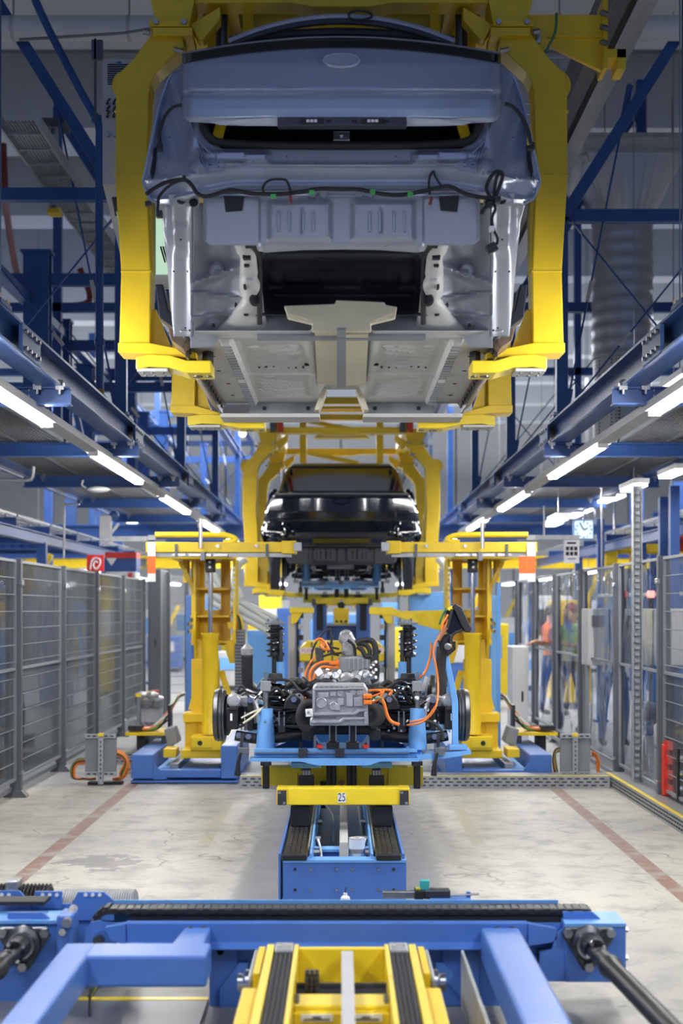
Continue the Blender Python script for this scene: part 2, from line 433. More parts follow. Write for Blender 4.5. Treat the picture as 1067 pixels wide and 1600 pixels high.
def tread_material():
    m = bpy.data.materials.new('tread_plate'); m.use_nodes = True; nt = m.node_tree; b = nt.nodes['Principled BSDF']; L = nt.links.new
    tc = nt.nodes.new('ShaderNodeTexCoord'); mp = nt.nodes.new('ShaderNodeMapping'); mp.inputs['Rotation'].default_value = (0, 0, 0.785); mp.inputs['Scale'].default_value = (30, 30, 30)
    L(tc.outputs['Object'], mp.inputs['Vector'])
    ch = nt.nodes.new('ShaderNodeTexBrick'); ch.inputs['Scale'].default_value = 1.0; ch.inputs['Color1'].default_value = (1, 1, 1, 1); ch.inputs['Color2'].default_value = (0, 0, 0, 1); ch.inputs['Mortar'].default_value = (0, 0, 0, 1); ch.inputs['Mortar Size'].default_value = 0.08
    L(mp.outputs[0], ch.inputs['Vector'])
    bp = nt.nodes.new('ShaderNodeBump'); bp.inputs['Strength'].default_value = 0.8; bp.inputs['Distance'].default_value = 0.004; L(ch.outputs[0], bp.inputs['Height']); L(bp.outputs[0], b.inputs['Normal'])
    b.inputs['Base Color'].default_value = (0.27, 0.28, 0.30, 1); b.inputs['Metallic'].default_value = 0.5; b.inputs['Roughness'].default_value = 0.38
    M['tread_plate'] = m
tread_material()

ORD = ['leftmost', 'second from the left', 'third from the left', 'fourth from the left', 'fifth from the left', 'sixth from the left', 'seventh from the left', 'eighth from the left', 'ninth from the left', 'tenth from the left', 'eleventh from the left', 'twelfth from the left', 'second from the right', 'rightmost']
def ordinal_labels(things, text):
    """label a row of look-alikes by their order across the picture"""
    things.sort(key=lambda o: o.location.x / max(o.location.y, 1))
    n = len(things)
    for i, o in enumerate(things):
        w_ = 'rightmost' if i == n - 1 and n > 1 else ('second from the right' if i == n - 2 and n > 4 else ORD[min(i, 11)])
        o['label'] = '%s of the %s' % (w_, text)
# ================================================================ the hall
def struct(o): o['kind'] = 'structure'; return o
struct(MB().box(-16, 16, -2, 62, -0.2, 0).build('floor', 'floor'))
roof = struct(MB().box(-16, 16, 3.5, 62, 8.7, 8.9).build('ceiling', 'roof_grey'))
for k, yy in enumerate(range(6, 60, 4)):
    MB().box(-16, 16, yy, yy + 0.55, 7.75, 8.7).build('roof_beam', 'roof_white', roof)
for k, yy in enumerate(range(8, 60, 4)):
    MB().box(-16, 16, yy - 0.35, yy + 1.0, 8.35, 8.7).build('roof_panel', 'roof_white', roof)
struct(MB().box(-16, 16, 61.6, 62, 0, 8.7).build('wall_back', 'wall_paint'))
struct(MB().box(-16.2, -16, -2, 62, 0, 8.7).build('wall_left', 'wall_paint'))
struct(MB().box(16, 16.2, -2, 62, 0, 8.7).build('wall_right', 'wall_paint'))

# ---------------------------------------------------------------- blue steel gantries either side of the line
def gantry(s):
    side = 'left' if s < 0 else 'right'
    g = T('steel_gantry', 'long blue steel gantry of beams, columns and braces on the %s of the line' % side, 'gantry', (s * 1.95, 12, 3.145))
    m = MB(); m.ibeam((s * 1.95, 5.0, 3.24), (s * 1.95, 40, 3.24), 0.17, 0.19, 0.016); m.build('main_beam', 'blue_steel', g)
    m = MB(); m.ibeam((s * 3.42, 7.0, 3.24), (s * 3.42, 40, 3.24), 0.17, 0.19, 0.016); m.build('outer_beam', 'blue_steel', g)
    for yy in (8.55, 13.1, 17.6, 22.4):      # splice plates bolted on the inner web
        sp = MB().box(s * 1.86, s * 1.885, yy - 0.25, yy + 0.25, 3.15, 3.33).build('splice_plate', 'blue_steel', g, bevel=0.004)
        b = MB()
        for dy in (-0.18, -0.06, 0.06, 0.18):
            for zz in (3.19, 3.29): b.cyl((s * 1.86, yy + dy, zz), (s * 1.845, yy + dy, zz), 0.014, n=6)
        b.build('bolt', 'steel', sp, kind='stuff')
    if s < 0: m = MB(); m.ibeam((-1.95, 13.5, 4.62), (-1.95, 40, 4.62), 0.10, 0.14, 0.014); m.build('upper_beam', 'blue_steel', g)
    ys = [9.57 + 3.2 * i for i in range(9)]
    for yy in ys:
        c = MB(); c.ibeam((s * 1.82, yy, 3.085), (s * 3.56, yy, 3.085), 0.11, 0.12, 0.012)
        cb = c.build('cross_beam', 'blue_steel', g)
        for xx in (1.88, 2.03, 3.34, 3.5):   # beam clamps
            k = MB().box(s * xx - 0.028, s * xx + 0.028, yy - 0.085, yy - 0.05, 3.12, 3.165)
            k.cyl((s * xx, yy - 0.075, 3.09), (s * xx, yy - 0.075, 3.185), 0.013, n=6); k.cyl((s * xx, yy - 0.075, 3.165), (s * xx, yy - 0.075, 3.185), 0.022, n=6)
            k.build('beam_clamp', 'steel', cb)
    for a, b in zip(ys, ys[1:]):             # perforated walkway decks
        d = MB()
        for i in range(25):
            xx = s * (2.52 + i * 0.034); d.box(xx - 0.004, xx + 0.004, a + .08, b - .08, 3.16, 3.19)
        for i in range(32):
            yy = a + 0.1 + i * (b - a - .2) / 31; d.box(s * 2.5, s * 3.34, yy - 0.005, yy + 0.005, 3.165, 3.185)
        for e in (2.50, 2.92, 3.34): d.box(s * e - .015, s * e + .015, a + .06, b - .06, 3.15, 3.20)
        d.build('deck_grating', 'deck_grey', g, kind='stuff')
    cols = [7.9, 12.6, 17.3, 22.0, 26.7, 31.4] if s < 0 else [7.9, 12.6, 16.4, 20.8, 25.5, 31.4]
    for i, yy in enumerate(cols):
        m = MB().box(s * 1.95 - 0.05, s * 1.95 + 0.05, yy - 0.05, yy + 0.05, 3.34, 5.30)
        cpart = m.build('column', 'blue_steel', g, bevel=0.004)
        f = MB().box(s * 1.95 - 0.09, s * 1.95 + 0.09, yy - 0.13, yy + 0.13, 3.335, 3.36).build('foot_plate', 'blue_steel', cpart)
        b = MB()
        for dx in (-.065, .065):
            for dy in (-.1, .1): b.cyl((s * 1.95 + dx, yy + dy, 3.36), (s * 1.95 + dx, yy + dy, 3.39), 0.02, n=6)
        b.build('anchor_bolt', 'steel', cpart, kind='stuff')
        if i == 0: 
            continue
        zt = 5.32 if s < 0 else 5.13
        if s > 0 and i > 3: continue
        m = MB().box(s * 1.9, s * 5.6, yy - 0.05, yy + 0.05, zt - 0.05, zt + 0.06); m.build('portal_beam', 'blue_steel', g, bevel=0.004)
        m = MB().bar((s * 1.97, yy - .02, zt), (s * 3.45, yy - .02, zt + 2.35), 0.10, 0.13, (0, 1, 0)); m.build('diagonal_strut', 'blue_steel', g)
        m = MB().bar((s * 3.45, yy, 3.34), (s * 3.45, yy, 7.75), 0.1, 0.1, (0, 1, 0)); m.build('outer_column', 'blue_steel', g)
        m = MB().bar((s * 5.5, yy, 0), (s * 5.5, yy, 7.75), 0.14, 0.14, (0, 1, 0)); m.build('outer_column', 'blue_steel', g)
        for (p0, p1) in (((1.98, 5.15), (3.4, 3.4)), ((3.4, 5.15), (1.98, 3.4)), ((2.55, 6.3), (1.98, 3.4))):
            a, b = Vector((s * p0[0], yy - .04, p0[1])), Vector((s * p1[0], yy - .04, p1[1]))
            rod = MB().cyl(a, b, 0.009, n=6).build('brace_rod', 'blue_steel', g)
            d = (b - a)
            t = MB().cyl(a + d * 0.60, a + d * 0.665, 0.017, n=8).build('turnbuckle', 'light_grey', rod)
            MB().bar(a + d * .005, a + d * .10, 0.055, 0.012).build('lug', 'blue_steel', rod)
            MB().bar(a + d * .93, a + d * .995, 0.055, 0.012).build('lug', 'blue_steel', rod)
        if i + 1 < len(cols) and s < 0:
            y2 = cols[i + 1]
            MB().box(s * 3.45 - .06, s * 3.45 + .06, yy, y2, 5.0, 5.1).build('purlin', 'blue_steel', g)
            MB().bar((s * 3.45, yy, 5.05), (s * 3.45, (yy + y2) / 2, 3.4), .07, .07).build('knee_brace', 'blue_steel', g)
    return g
gantry(-1); gantry(1)

# ---------------------------------------------------------------- strip light rails hung from the cross beams
def strip_light(s):
    side = 'left' if s < 0 else 'right'
    X, Z = s * 2.10, 2.985
    t = T('strip_light', 'long row of fluorescent strip lights in a grey trunking on the %s, hung on chains' % side, 'light', (X, 12, Z), 'strip light rows')
    m = MB(); m.prism([(X - .062, Z), (X + .062, Z), (X + .055, Z + .06), (X + .02, Z + .085), (X - .02, Z + .085), (X - .055, Z + .06)], -7.0, 30.0, 'y')
    m.build('trunking', 'light_grey', t)
    for k in range(-1, 5):
        y0 = 7.45 + k * 4.6 if s < 0 else 6.85 + k * 4.6
        b = MB().box(X - .036, X + .036, y0, y0 + 2.68, Z - .03, Z)
        b.build('light_tube', 'tube_glow', t)
        for ye in (y0 + 2.68, y0 - .04): MB().box(X - .042, X + .042, ye, ye + .04, Z - .034, Z).build('end_cap', 'white_paint', t)
    for i in range(7):
        yy = 9.57 + 3.2 * i
        h = MB()
        for q in range(4):
            zz = Z + .075 + q * .02
            if q % 2: h.box(X - .004, X + .004, yy - .012, yy + .012, zz, zz + .018)
            else: h.box(X - .012, X + .012, yy - .004, yy + .004, zz, zz + .018)
        h.tube([(X - .03, yy, Z + .05), (X - .03, yy, Z + .085), (X + .03, yy, Z + .085), (X + .03, yy, Z + .05)], .005, 6)
        h.build('hanger_chain', 'steel', t)
    return t
strip_light(-1); strip_light(1)
# ---------------------------------------------------------------- overhead rail of the carriers, pipes, trays, duct
t = T('overhead_rail', 'dark and light steel rail running away above the right carrier arm', 'rail', (1.78, 12, 5.2))
MB().ibeam((1.76, 4.5, 5.25), (1.76, 45, 5.25), 0.12, 0.20, 0.02).build('rail', 'steel', t)
MB().box(1.56, 1.66, 4.5, 45, 5.16, 5.40).build('busbar_housing', 'dark_steel', t)
m = MB()
for i in range(60): m.box(1.36, 1.58, 9 + i * .22, 9.02 + i * .22, 5.40, 5.415)
m.build('rung', 'galvanised', t, kind='stuff')

t = T('roof_pipe', 'thick white insulated pipe crossing high under the roof at the top', 'pipe', (0, 12.4, 6.9))
MB().cyl((-5.5, 12.4, 6.72), (4.6, 12.4, 6.72), 0.105, n=20).build('pipe', 'white_paint', t, sm=True)
for xx in (-2.86, -1.85, 1.9, 3.1):
    MB().cyl((xx - .015, 12.4, 6.72), (xx + .015, 12.4, 6.72), 0.112, n=20).build('pipe_clamp', 'light_grey', t)
    MB().cyl((xx, 12.4, 6.8), (xx, 12.4, 8.4), 0.008, n=6).build('drop_rod', 'steel', t)
tag(MB().tube([P(75, 60, 12.1), P(30, 62, 12.1), P(190, 52, 12.2), P(235, 45, 12.2)], 0.012, 6).build('conduit', 'mid_grey'), 'thin grey conduit under the thick white roof pipe at the upper left', 'pipe')

t = T('fire_main', 'red sprinkler pipe running across behind the ventilation hopper', 'pipe', P(980, 222, 17))
MB().cyl(P(890, 222, 17), P(1120, 224, 17), 0.045, n=12).build('pipe', 'red_paint', t, sm=True)
for xx in (945, 1010, 1050): MB().cyl(P(xx, 218, 17), P(xx, 150, 17), 0.008, n=6).build('drop_rod', 'steel', t)
t = T('fire_main', 'red sprinkler pipe with a bend high behind the left gantry', 'pipe', P(60, 470, 18))
MB().tube(smooth([P(5, 225, 18), P(8, 300, 18), P(10, 330, 18.4), P(30, 440, 20), P(60, 474, 20), P(90, 478, 20), P(140, 470, 20), P(125, 420, 20)], 4), 0.045, 8).build('pipe', 'dark_red', t, sm=True)

# blue down pipe on the left
t = T('down_pipe', 'blue pipe dropping from the roof beside the left carrier arm, grey coupling at its end', 'pipe', P(155, 640, 11.5))
MB().tube(smooth([P(55, 0, 11.5), P(78, 50, 11.5), P(130, 150, 11.5)], 2)[:-1] + smooth([P(130, 150, 11.5), P(146, 178, 11.5), P(155, 200, 11.5), P(155, 260, 11.5), P(156, 610, 11.5)], 5), 0.032, 12).build('pipe', 'blue_steel', t, sm=True)
for yy in (186, 535): MB().cyl(P(151 if yy < 200 else 156, yy - 5, 11.5), P(151 if yy < 200 else 156, yy + 5, 11.5), 0.042, n=12).build('collar', 'blue_steel', t)
MB().cyl(P(156, 608, 11.5), P(156, 625, 11.5), 0.036, n=12).build('coupling', 'wood', t); MB().cyl(P(156, 625, 11.5), P(156, 632, 11.5), 0.03, n=12).build('nozzle', 'chrome', t)

# ventilation duct
t = T('ventilation_duct', 'round spiral ventilation duct with a square hopper on top and perforated bottom on the right', 'duct', P(970, 680, 16))
Y = 16.0
a, b = P(972, 350, Y), P(972, 560, Y)
prof = []
L_ = a.z - b.z
for i in range(41):
    h = L_ * i / 40; prof.append((h, 0.338 if i % 4 else 0.350))
MB().lathe(a, (0, 0, -1), prof, 40).build('spiral_pipe', 'duct_metal', t, sm=True)
MB().lathe(b, (0, 0, -1), [(0, .325), (0.9, .325)], 40).build('perforated_pipe', 'perforated', t, sm=True)
MB().lathe(b + Vector((0, 0, .02)), (0, 0, -1), [(0, .35), (0.04, .35)], 40).build('joint_ring', 'galvanised', t)
top = P(980, 262, Y); m = MB(); n = 32
sq = []; ci = []
for i in range(n):
    th = 2 * math.pi * i / n; c, s_ = math.cos(th), math.sin(th); k = 0.54 / max(abs(c), abs(s_))
    sq.append((top.x + c * k, Y + s_ * k, top.z)); ci.append((a.x + c * .33, Y + s_ * .33, a.z))
m.add(sq + ci, [(i, (i + 1) % n, n + (i + 1) % n, n + i) for i in range(n)]); m.build('hopper', 'duct_metal', t)
MB().box(top.x - .55, top.x + .55, Y - .55, Y + .55, top.z, top.z + .19).build('plenum_box', 'light_grey', t, bevel=.01)
MB().box(top.x - .58, top.x + .58, Y - .58, Y + .58, top.z + .0, top.z + .03).build('flange', 'galvanised', t)
MB().box(top.x - .58, top.x + .58, Y - .58, Y + .58, top.z + .17, top.z + .20).build('flange', 'galvanised', t)
MB().tube(smooth([P(925, 245, 15.6), P(905, 250, 15.6), P(900, 275, 15.6), P(893, 300, 15.8)], 5), .06, 10).build('side_hose', 'white_paint', t, sm=True)

# cable ladder at upper left
t = T('cable_ladder', 'galvanised cable ladder carrying cables away under the roof at the upper left', 'cable tray', (-2.9, 14, 5.4))
A, B = P(0, 190, 11.0), P(175, 430, 17.0)
d = (B - A); r = Vector((0.30, 0, 0))
for q, zz in ((A, 0), (A + r, 0)):
    MB().bar(q, q + d, 0.02, 0.10).build('side_rail', 'galvanised', t)
for i in range(14):
    q = A + d * (i + .5) / 14; MB().bar(q + Vector((0, 0, -.03)), q + r + Vector((0, 0, -.03)), .02, .02).build('rung', 'galvanised', t)
c = MB()
for i in range(9): c.cyl(A + r * (0.12 + .09 * i) + Vector((0, 0, .0)), A + d + r * (0.12 + .09 * i), .011, n=6)
c.build('cable_bundle', 'mid_grey', t, kind='stuff')
t = T('pipe_support', 'grey slotted channel hanger with a yellow end cap at the upper left', 'bracket', P(80, 330, 13))
m = MB(); a, b = P(76, 190, 13), P(90, 325, 13)
m.box(a.x, a.x + .02, 13, 13.06, b.z, a.z); m.box(b.x - .02, b.x, 13, 13.06, b.z, a.z); m.box(a.x, b.x, 13.05, 13.06, b.z, a.z)
for i in range(9):
    zz = b.z + (a.z - b.z) * (i + .5) / 9; m.box(a.x + .02, b.x - .02, 13.01, 13.05, zz - .015, zz + .015)
m.build('channel', 'galvanised', t)
MB().pbox(63, 100, 184, 192, 12.9, .3).build('cross_channel', 'dark_steel', t); MB().pbox(74, 92, 325, 332, 12.95, .16).build('end_cap', 'yellow_paint', t)

# control cabinet behind the left carrier arm
t = T('control_cabinet', 'grey control console with plugs and panel with a green reflection set as glow behind the left carrier arm', 'cabinet', P(200, 330, 8.9))
Y = 8.95
pr = []
def yz(py, dY): v = P(0, py, Y); return (Y + dY, v.z)
m = MB(); xa, xb = P(160, 0, Y).x, P(262, 0, Y).x
side = [yz(92, 0), yz(290, 0), yz(290, .02), yz(380, 1.0), yz(380, 1.3), yz(92, 1.3)]
m.prism(side, xa, xb, 'x'); m.build('housing', 'cabinet_grey', t, bevel=.006)
MB().prism([yz(94, -.012), yz(288, -.012), yz(288, 0), yz(94, 0)], xa + .01, xb - .01, 'x').build('door', 'cabinet_grey', t)
v = MB()
for i in range(10): v.pbox(168, 206, 100 + i * 3.4, 101.6 + i * 3.4, Y - .016, .006)
v.build('vent_slot', 'ink', t, kind='stuff')
MB().pbox(183, 189, 96, 102, Y - .018, .006).build('badge', 'ink_blue', t)
for xx in (169, 179):
    for yy in (163, 174, 183):
        q = P(xx, yy, Y); MB().cyl((q.x, Y - .012, q.z), (q.x, Y - .04, q.z - .01), .008, n=8).bar((q.x, Y - .04, q.z), (q.x + .02, Y - .05, q.z + .018), .008).build('plug', 'black_plastic', t)
    q = P(xx, 213, Y); MB().cyl((q.x, Y - .012, q.z), (q.x, Y - .03, q.z), .011, n=10).build('push_button', 'steel', t)
# sloping panel, no lamp: its green reflection is set as emission
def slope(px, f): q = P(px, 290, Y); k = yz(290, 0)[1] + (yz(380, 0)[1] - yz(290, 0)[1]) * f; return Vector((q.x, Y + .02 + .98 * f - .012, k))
MB().add([slope(172, .25), slope(262, .25), slope(262, .93), slope(172, .93)], [(0, 1, 2, 3)]).build('reflecting_panel', 'green_reflect', t, solid=.008)
for i in range(4): MB().bar(slope(246 - i * 4, .80) + Vector((0, -.012, 0)), slope(244 - i * 4, .62) + Vector((0, -.012, 0)), .012, .01).build('stripe', 'ink', t)
for i in range(3): MB().bar(slope(170 + i * 4, .30) + Vector((0, -.012, 0)), slope(172 + i * 4, .12) + Vector((0, -.012, 0)), .012, .01).build('stripe', 'ink', t)
m = MB().box(P(147, 0, 9).x, P(150, 0, 9).x, 9.0, 9.02, P(0, 190, 9).z, P(0, 60, 9).z); m.pbox(143, 160, 62, 92, 9.0, .03); m.build('mounting_bracket', 'dark_steel', t)
# ================================================================ overhead carriers (yellow hangers)
def carrier(label):
    t = T('overhead_carrier', label, 'carrier', (0, 8.15, 3.0))
    YN, YF = 8.15, 10.6
    def Q(px, py): v = P(px, py, YN); return (v.x, v.z)
    arm = [(190, 545), (193, 430), (184, 285), (185, 128), (213, 100), (243, 58), (287, 58), (290, 82), (247, 122), (239, 138), (236, 160), (233, 285), (239, 430), (238, 545)]
    for s in (-1, 1):
        for yy, near in ((YN, True), (YF, False)):
            pl = [(-s * x if s > 0 else x, z) for x, z in (Q(*q) for q in arm)]
            m = MB().prism(pl, yy - .09, yy + .09, 'y'); a = m.build('arm', 'yellow_paint', t, bevel=.008)
            # weld seams across the box section
            def X(px): return (P(px, 0, YN).x) * (-s)
            def Z(py): return P(0, py, YN).z
            sm_ = MB()
            for (xa, xb, py) in ((183, 233, 182), (183, 232, 282), (193, 239, 430)):
                sm_.box(X(xa - .5), X(xb + .5), yy - .094, yy + .094, Z(py + .8), Z(py - .8))
            sm_.build('weld_seam', 'yellow_gloss', a, kind='stuff')
            # stiffener strip on the inner face and gusset
            MB().box(X(233), X(241), yy - .07, yy + .07, Z(425), Z(300)).build('stiffener', 'yellow_paint', a, bevel=.004)
            MB().prism([(X(237), Z(485)), (X(237), Z(545)), (X(272), Z(558)), (X(268), Z(545)), (X(245), Z(485))], yy - .02, yy + .02, 'y').build('gusset', 'yellow_paint', a)
            # foot
            inn = 333 if near else 300
            end = 310 if near else 288
            m = MB(); m.prism([(X(189), Z(541)), (X(236), Z(541)), (X(end), Z(556)), (X(end), Z(566)), (X(236), Z(558)), (X(189), Z(556))], yy - .11, yy + .11, 'y')
            ft = m.build('foot_beam', 'yellow_paint', t, bevel=.004)
            xe = X(333) if near else X(333) + (-s) * 0.17
            xs = X(218) if near else X(225)
            def lerp(f): return xs + (xe - xs) * f
            z0 = Z(578)
            bars = [(0, .02), (.18, .035), (.45, .03), (.68, .0), (1, .0)]
            poly = [(lerp(f), z0 + q + .03) for f, q in bars] + [(lerp(f), z0 + q - .04) for f, q in reversed(bars)]
            pa = MB().prism(poly, yy - .14, yy + .10, 'y').build('pad_arm', 'yellow_gloss', t, bevel=.006)
            MB().box(lerp(.01), lerp(.42), yy - .13, yy + .06, z0 - .030, z0 - .012).build('shim_block', 'light_grey', pa, bevel=.003)
            for f in (.08, .2, .34):
                for dy in (-.08, .02): MB().cyl((lerp(f), yy + dy, z0 - .030), (lerp(f), yy + dy, z0 - .034), .010, n=8).build('screw', 'dark_steel', pa)
            for f in (.80, .95): MB().cyl((lerp(f), yy - .02, z0 - .04), (lerp(f), yy - .02, z0 - .046), .028 if f < .9 else .02, n=14).build('bore_ring', 'dark_steel', pa)
            p = MB(); xp = lerp(.93); p.cyl((xp, yy, z0 + .02), (xp, yy, z0 + .10), .032, n=8); p.cyl((xp, yy, z0 + .10), (xp, yy, z0 + .20), .021, n=14)
            p.build('locating_pin', 'dark_steel', t)
            # head block
            m = MB().box(X(243), X(304), yy - .13, yy + .13, Z(70), Z(57)); m.box(X(238), X(300), yy - .14, yy + .14, Z(56), Z(46))
            hb = m.build('flange_plate', 'yellow_paint', t, bevel=.004)
            for px in (249, 292): MB().cyl((X(px), yy - .14, Z(51)), (X(px), yy - .155, Z(51)), .016, n=6).build('bolt', 'steel', hb)
            MB().prism([(X(247), Z(46)), (X(300), Z(46)), (X(310), Z(-2)), (X(236), Z(-2))], yy - .11, yy + .11, 'y').build('head_post', 'yellow_paint', t, bevel=.006)
            MB().prism([(X(298), Z(44)), (X(345), Z(16)), (X(345), Z(36)), (X(318), Z(68)), (X(312), Z(68))], yy - .05, yy + .05, 'y').build('head_bracket', 'yellow_paint', t, bevel=.006)
            MB().cyl((X(238), yy - .10, Z(62)), (X(228), yy - .10, Z(60)), .018, n=6).build('adjust_bolt', 'steel', hb)
            MB().cyl((X(276), yy - .12, Z(90)), (X(290), yy - .12, Z(93)), .014, n=6).build('adjust_bolt', 'steel', hb)
            MB().lathe((X(196), yy + .13, Z(125)), (0, -1, 0), [(0, .09), (.05, .09)], 20).build('side_wheel', 'yellow_paint', a)
    for yy in (YN, YF):
        def X(px): return P(px, 0, YN).x
        def Z(py): return P(0, py, YN).z
        MB().prism([(X(300), Z(-8)), (X(300), Z(14)), (X(455), Z(14)), (X(490), Z(20)), (X(577), Z(20)), (X(612), Z(14)), (X(767), Z(14)), (X(767), Z(-8))], yy - .08, yy + .08, 'y').build('cross_girder', 'yellow_paint', t, bevel=.006)
    zt = P(0, 4, YN).z
    for k in range(6): MB().box(-.80, .80, YN + .35 + k * .38, YN + .50 + k * .38, zt + .0, zt + .09).build('cross_tie', 'yellow_paint', t)
    MB().box(-.80, .80, YN + .2, YF - .1, zt + .10, zt + .12).build('top_sheet', 'dark_steel', t)
    for s in (-1, 1):
        MB().box(s * .80, s * .94, YN, YF, zt - .03, zt + .12).build('side_girder', 'yellow_paint', t, bevel=.006)
        MB().box(s * .60, s * .66, YN + .1, YF, zt - .02, zt + .05).build('stringer', 'yellow_paint', t)
        MB().box(s * .66, s * .80, YN + .3, YN + 1.3, zt - .20, zt + .02).build('hoist_box', 'yellow_paint', t, bevel=.01)
        MB().box(s * .52, s * .58, YN + .2, YN + .3, zt - .30, zt + .05).build('hanger_post', 'yellow_paint', t)
        MB().cyl((s * .70, YN + .15, zt - .25), (s * .70, YN + .15, zt), .035, n=12).build('air_cylinder', 'dark_steel', t)
        if s < 0: continue
        # outrigger to the overhead rail
        o = MB().box(s * .86, s * 1.50, YN - .02, YN + .10, P(0, 60, YN).z, P(0, 25, YN).z).build('outrigger', 'yellow_paint', t, bevel=.006)
        MB().prism([(s * 1.10, P(0, 58, YN).z), (s * 1.49, P(0, 110, YN).z), (s * 1.49, P(0, 95, YN).z), (s * 1.49, P(0, 58, YN).z)], YN + .0, YN + .04, 'y').build('web_plate', 'yellow_paint', o)
        MB().box(s * 1.49, s * 1.515, YN - .06, YN + .14, P(0, 112, YN).z, P(0, 2, YN).z).build('end_plate', 'yellow_paint', o)
        MB().box(s * 1.50, s * 1.62, YN - .05, YN + .13, P(0, 95, YN).z, P(0, 82, YN).z).box(s * 1.57, s * 1.62, YN - .05, YN + .13, P(0, 112, YN).z, P(0, 82, YN).z).build('hook', 'yellow_paint', o)
        MB().bar((s * 1.15, YN - .03, P(0, 62, YN).z), (s * 1.02, YN - .03, P(0, 110, YN).z), .09, .05, (0, 1, 0)).build('inclined_link', 'yellow_paint', o)
        b = MB()
        for py in (30, 52, 75): b.cyl((s * 1.51, YN - .065, P(0, py, YN).z), (s * 1.47, YN - .09, P(0, py, YN).z), .016, n=6)
        for py in (66, 72, 84): b.cyl((s * 1.12, YN - .06, P(0, py, YN).z), (s * 1.12, YN - .075, P(0, py, YN).z), .013, n=6)
        b.build('bolt', 'steel', o, kind='stuff')
        MB().tube(smooth([(s * 1.22, YN - .08, P(0, 30, YN).z), (s * 1.21, YN - .1, P(0, 60, YN).z), (s * 1.17, YN - .08, P(0, 85, YN).z), (s * 1.15, YN - .06, P(0, 92, YN).z)], 5), .008, 6).build('earth_strap', 'green_wire', o)
    return t
carrier1 = carrier('yellow overhead carrier frame holding the silver car body at the top')
carrier2 = copy_tree(carrier1, skip=('outrigger', 'cross_tie', 'top_sheet', 'hoist_box', 'hanger_post', 'air_cylinder', 'stringer'))
carrier2.location += Vector((0, 10.4, -1.15)); carrier2['label'] = 'yellow carrier frame further back holding the black car body'

# straps that lower the second carrier, red fittings
for s in (-1, 1):
    for dx in (.79, .89):
        X = s * dx
        t = T('lifting_strap', 'black lifting strap with red %s of the %s side above the second carrier' % ('fitting, inner one' if dx < .8 else 'end, outer one', 'left' if s < 0 else 'right'), 'strap', (X, 18.2, 4.0), 'lifting straps of the second carrier')
        MB().box(X - .025, X + .025, 18.42, 18.44, 3.98, 8.7).build('belt', 'black_plastic', t)
        MB().box(X - .035, X + .035, 18.39, 18.47, 3.95, 4.09).build('fitting', 'red_paint' if (dx < .8) == (s < 0) else 'dark_steel', t, bevel=.006)

# lattice guide frame in the middle distance, ladder shaped
t = T('lift_frame', 'yellow ladder shaped lift frame hanging behind the silver car floor', 'frame', (0, 20.5, 3.0))
Y = 20.3
for s in (-1, 1):
    MB().pbox(533.5 + s * 60 - 5.5, 533.5 + s * 60 + 5.5, 560, 725, Y, .14).build('upright', 'yellow_paint', t, bevel=.008)
    MB().pbox(533.5 + s * 92 - 5, 533.5 + s * 92 + 5, 590, 645, Y + .6, .14).build('side_post', 'yellow_paint', t)
for (a, b) in ((620, 631), (634, 639), (647, 656), (667, 672)):
    MB().pbox(470, 597, a, b, Y + .02, .10).build('rung', 'yellow_paint', t, bevel=.006)
MB().pbox(440, 627, 636, 643, Y + .5, .1).build('rung', 'yellow_paint', t)
MB().bar(P(482, 658, Y), P(585, 678, Y), .06, .06).build('diagonal', 'yellow_paint', t)
MB().bar(P(482, 708, Y), P(560, 724, Y), .06, .06).build('diagonal', 'yellow_paint', t)
MB().prism([(P(490, 0, Y).x, P(0, 688, Y).z), (P(500, 0, Y).x, P(0, 681, Y).z), (P(567, 0, Y).x, P(0, 681, Y).z), (P(577, 0, Y).x, P(0, 688, Y).z)], Y - .3, Y - .1, 'y').build('bridge_plate', 'yellow_paint', t)
# ================================================================ car bodies
def hz(u, y, Y0, d):
    """point of the car: u, y = offset and row (px scale at depth Y0), d = metres further away"""
    return (u * (Y0 + d) / F, Y0 + d, CH + (CY - y) * (Y0 + d) / F)

def patch(us, top, bot, n, dep, Y0, gu=None):
    rows = []
    for j in range(n + 1):
        r = []
        for u in us:
            a, b = top(u), bot(u); y = a + (b - a) * j / n
            r.append(hz(u, y, Y0, dep(u, y)))
        rows.append(r)
    return MB().grid(rows[::-1])

def lin(a, b, n): return [a + (b - a) * i / n for i in range(n + 1)]
def plate(px, py, x0, x1, y0, y1, e=2.5):
    return sstep(x0 - e, x0 + e, px) * (1 - sstep(x1 - e, x1 + e, px)) * sstep(y0 - e, y0 + e, py) * (1 - sstep(y1 - e, y1 + e, py))

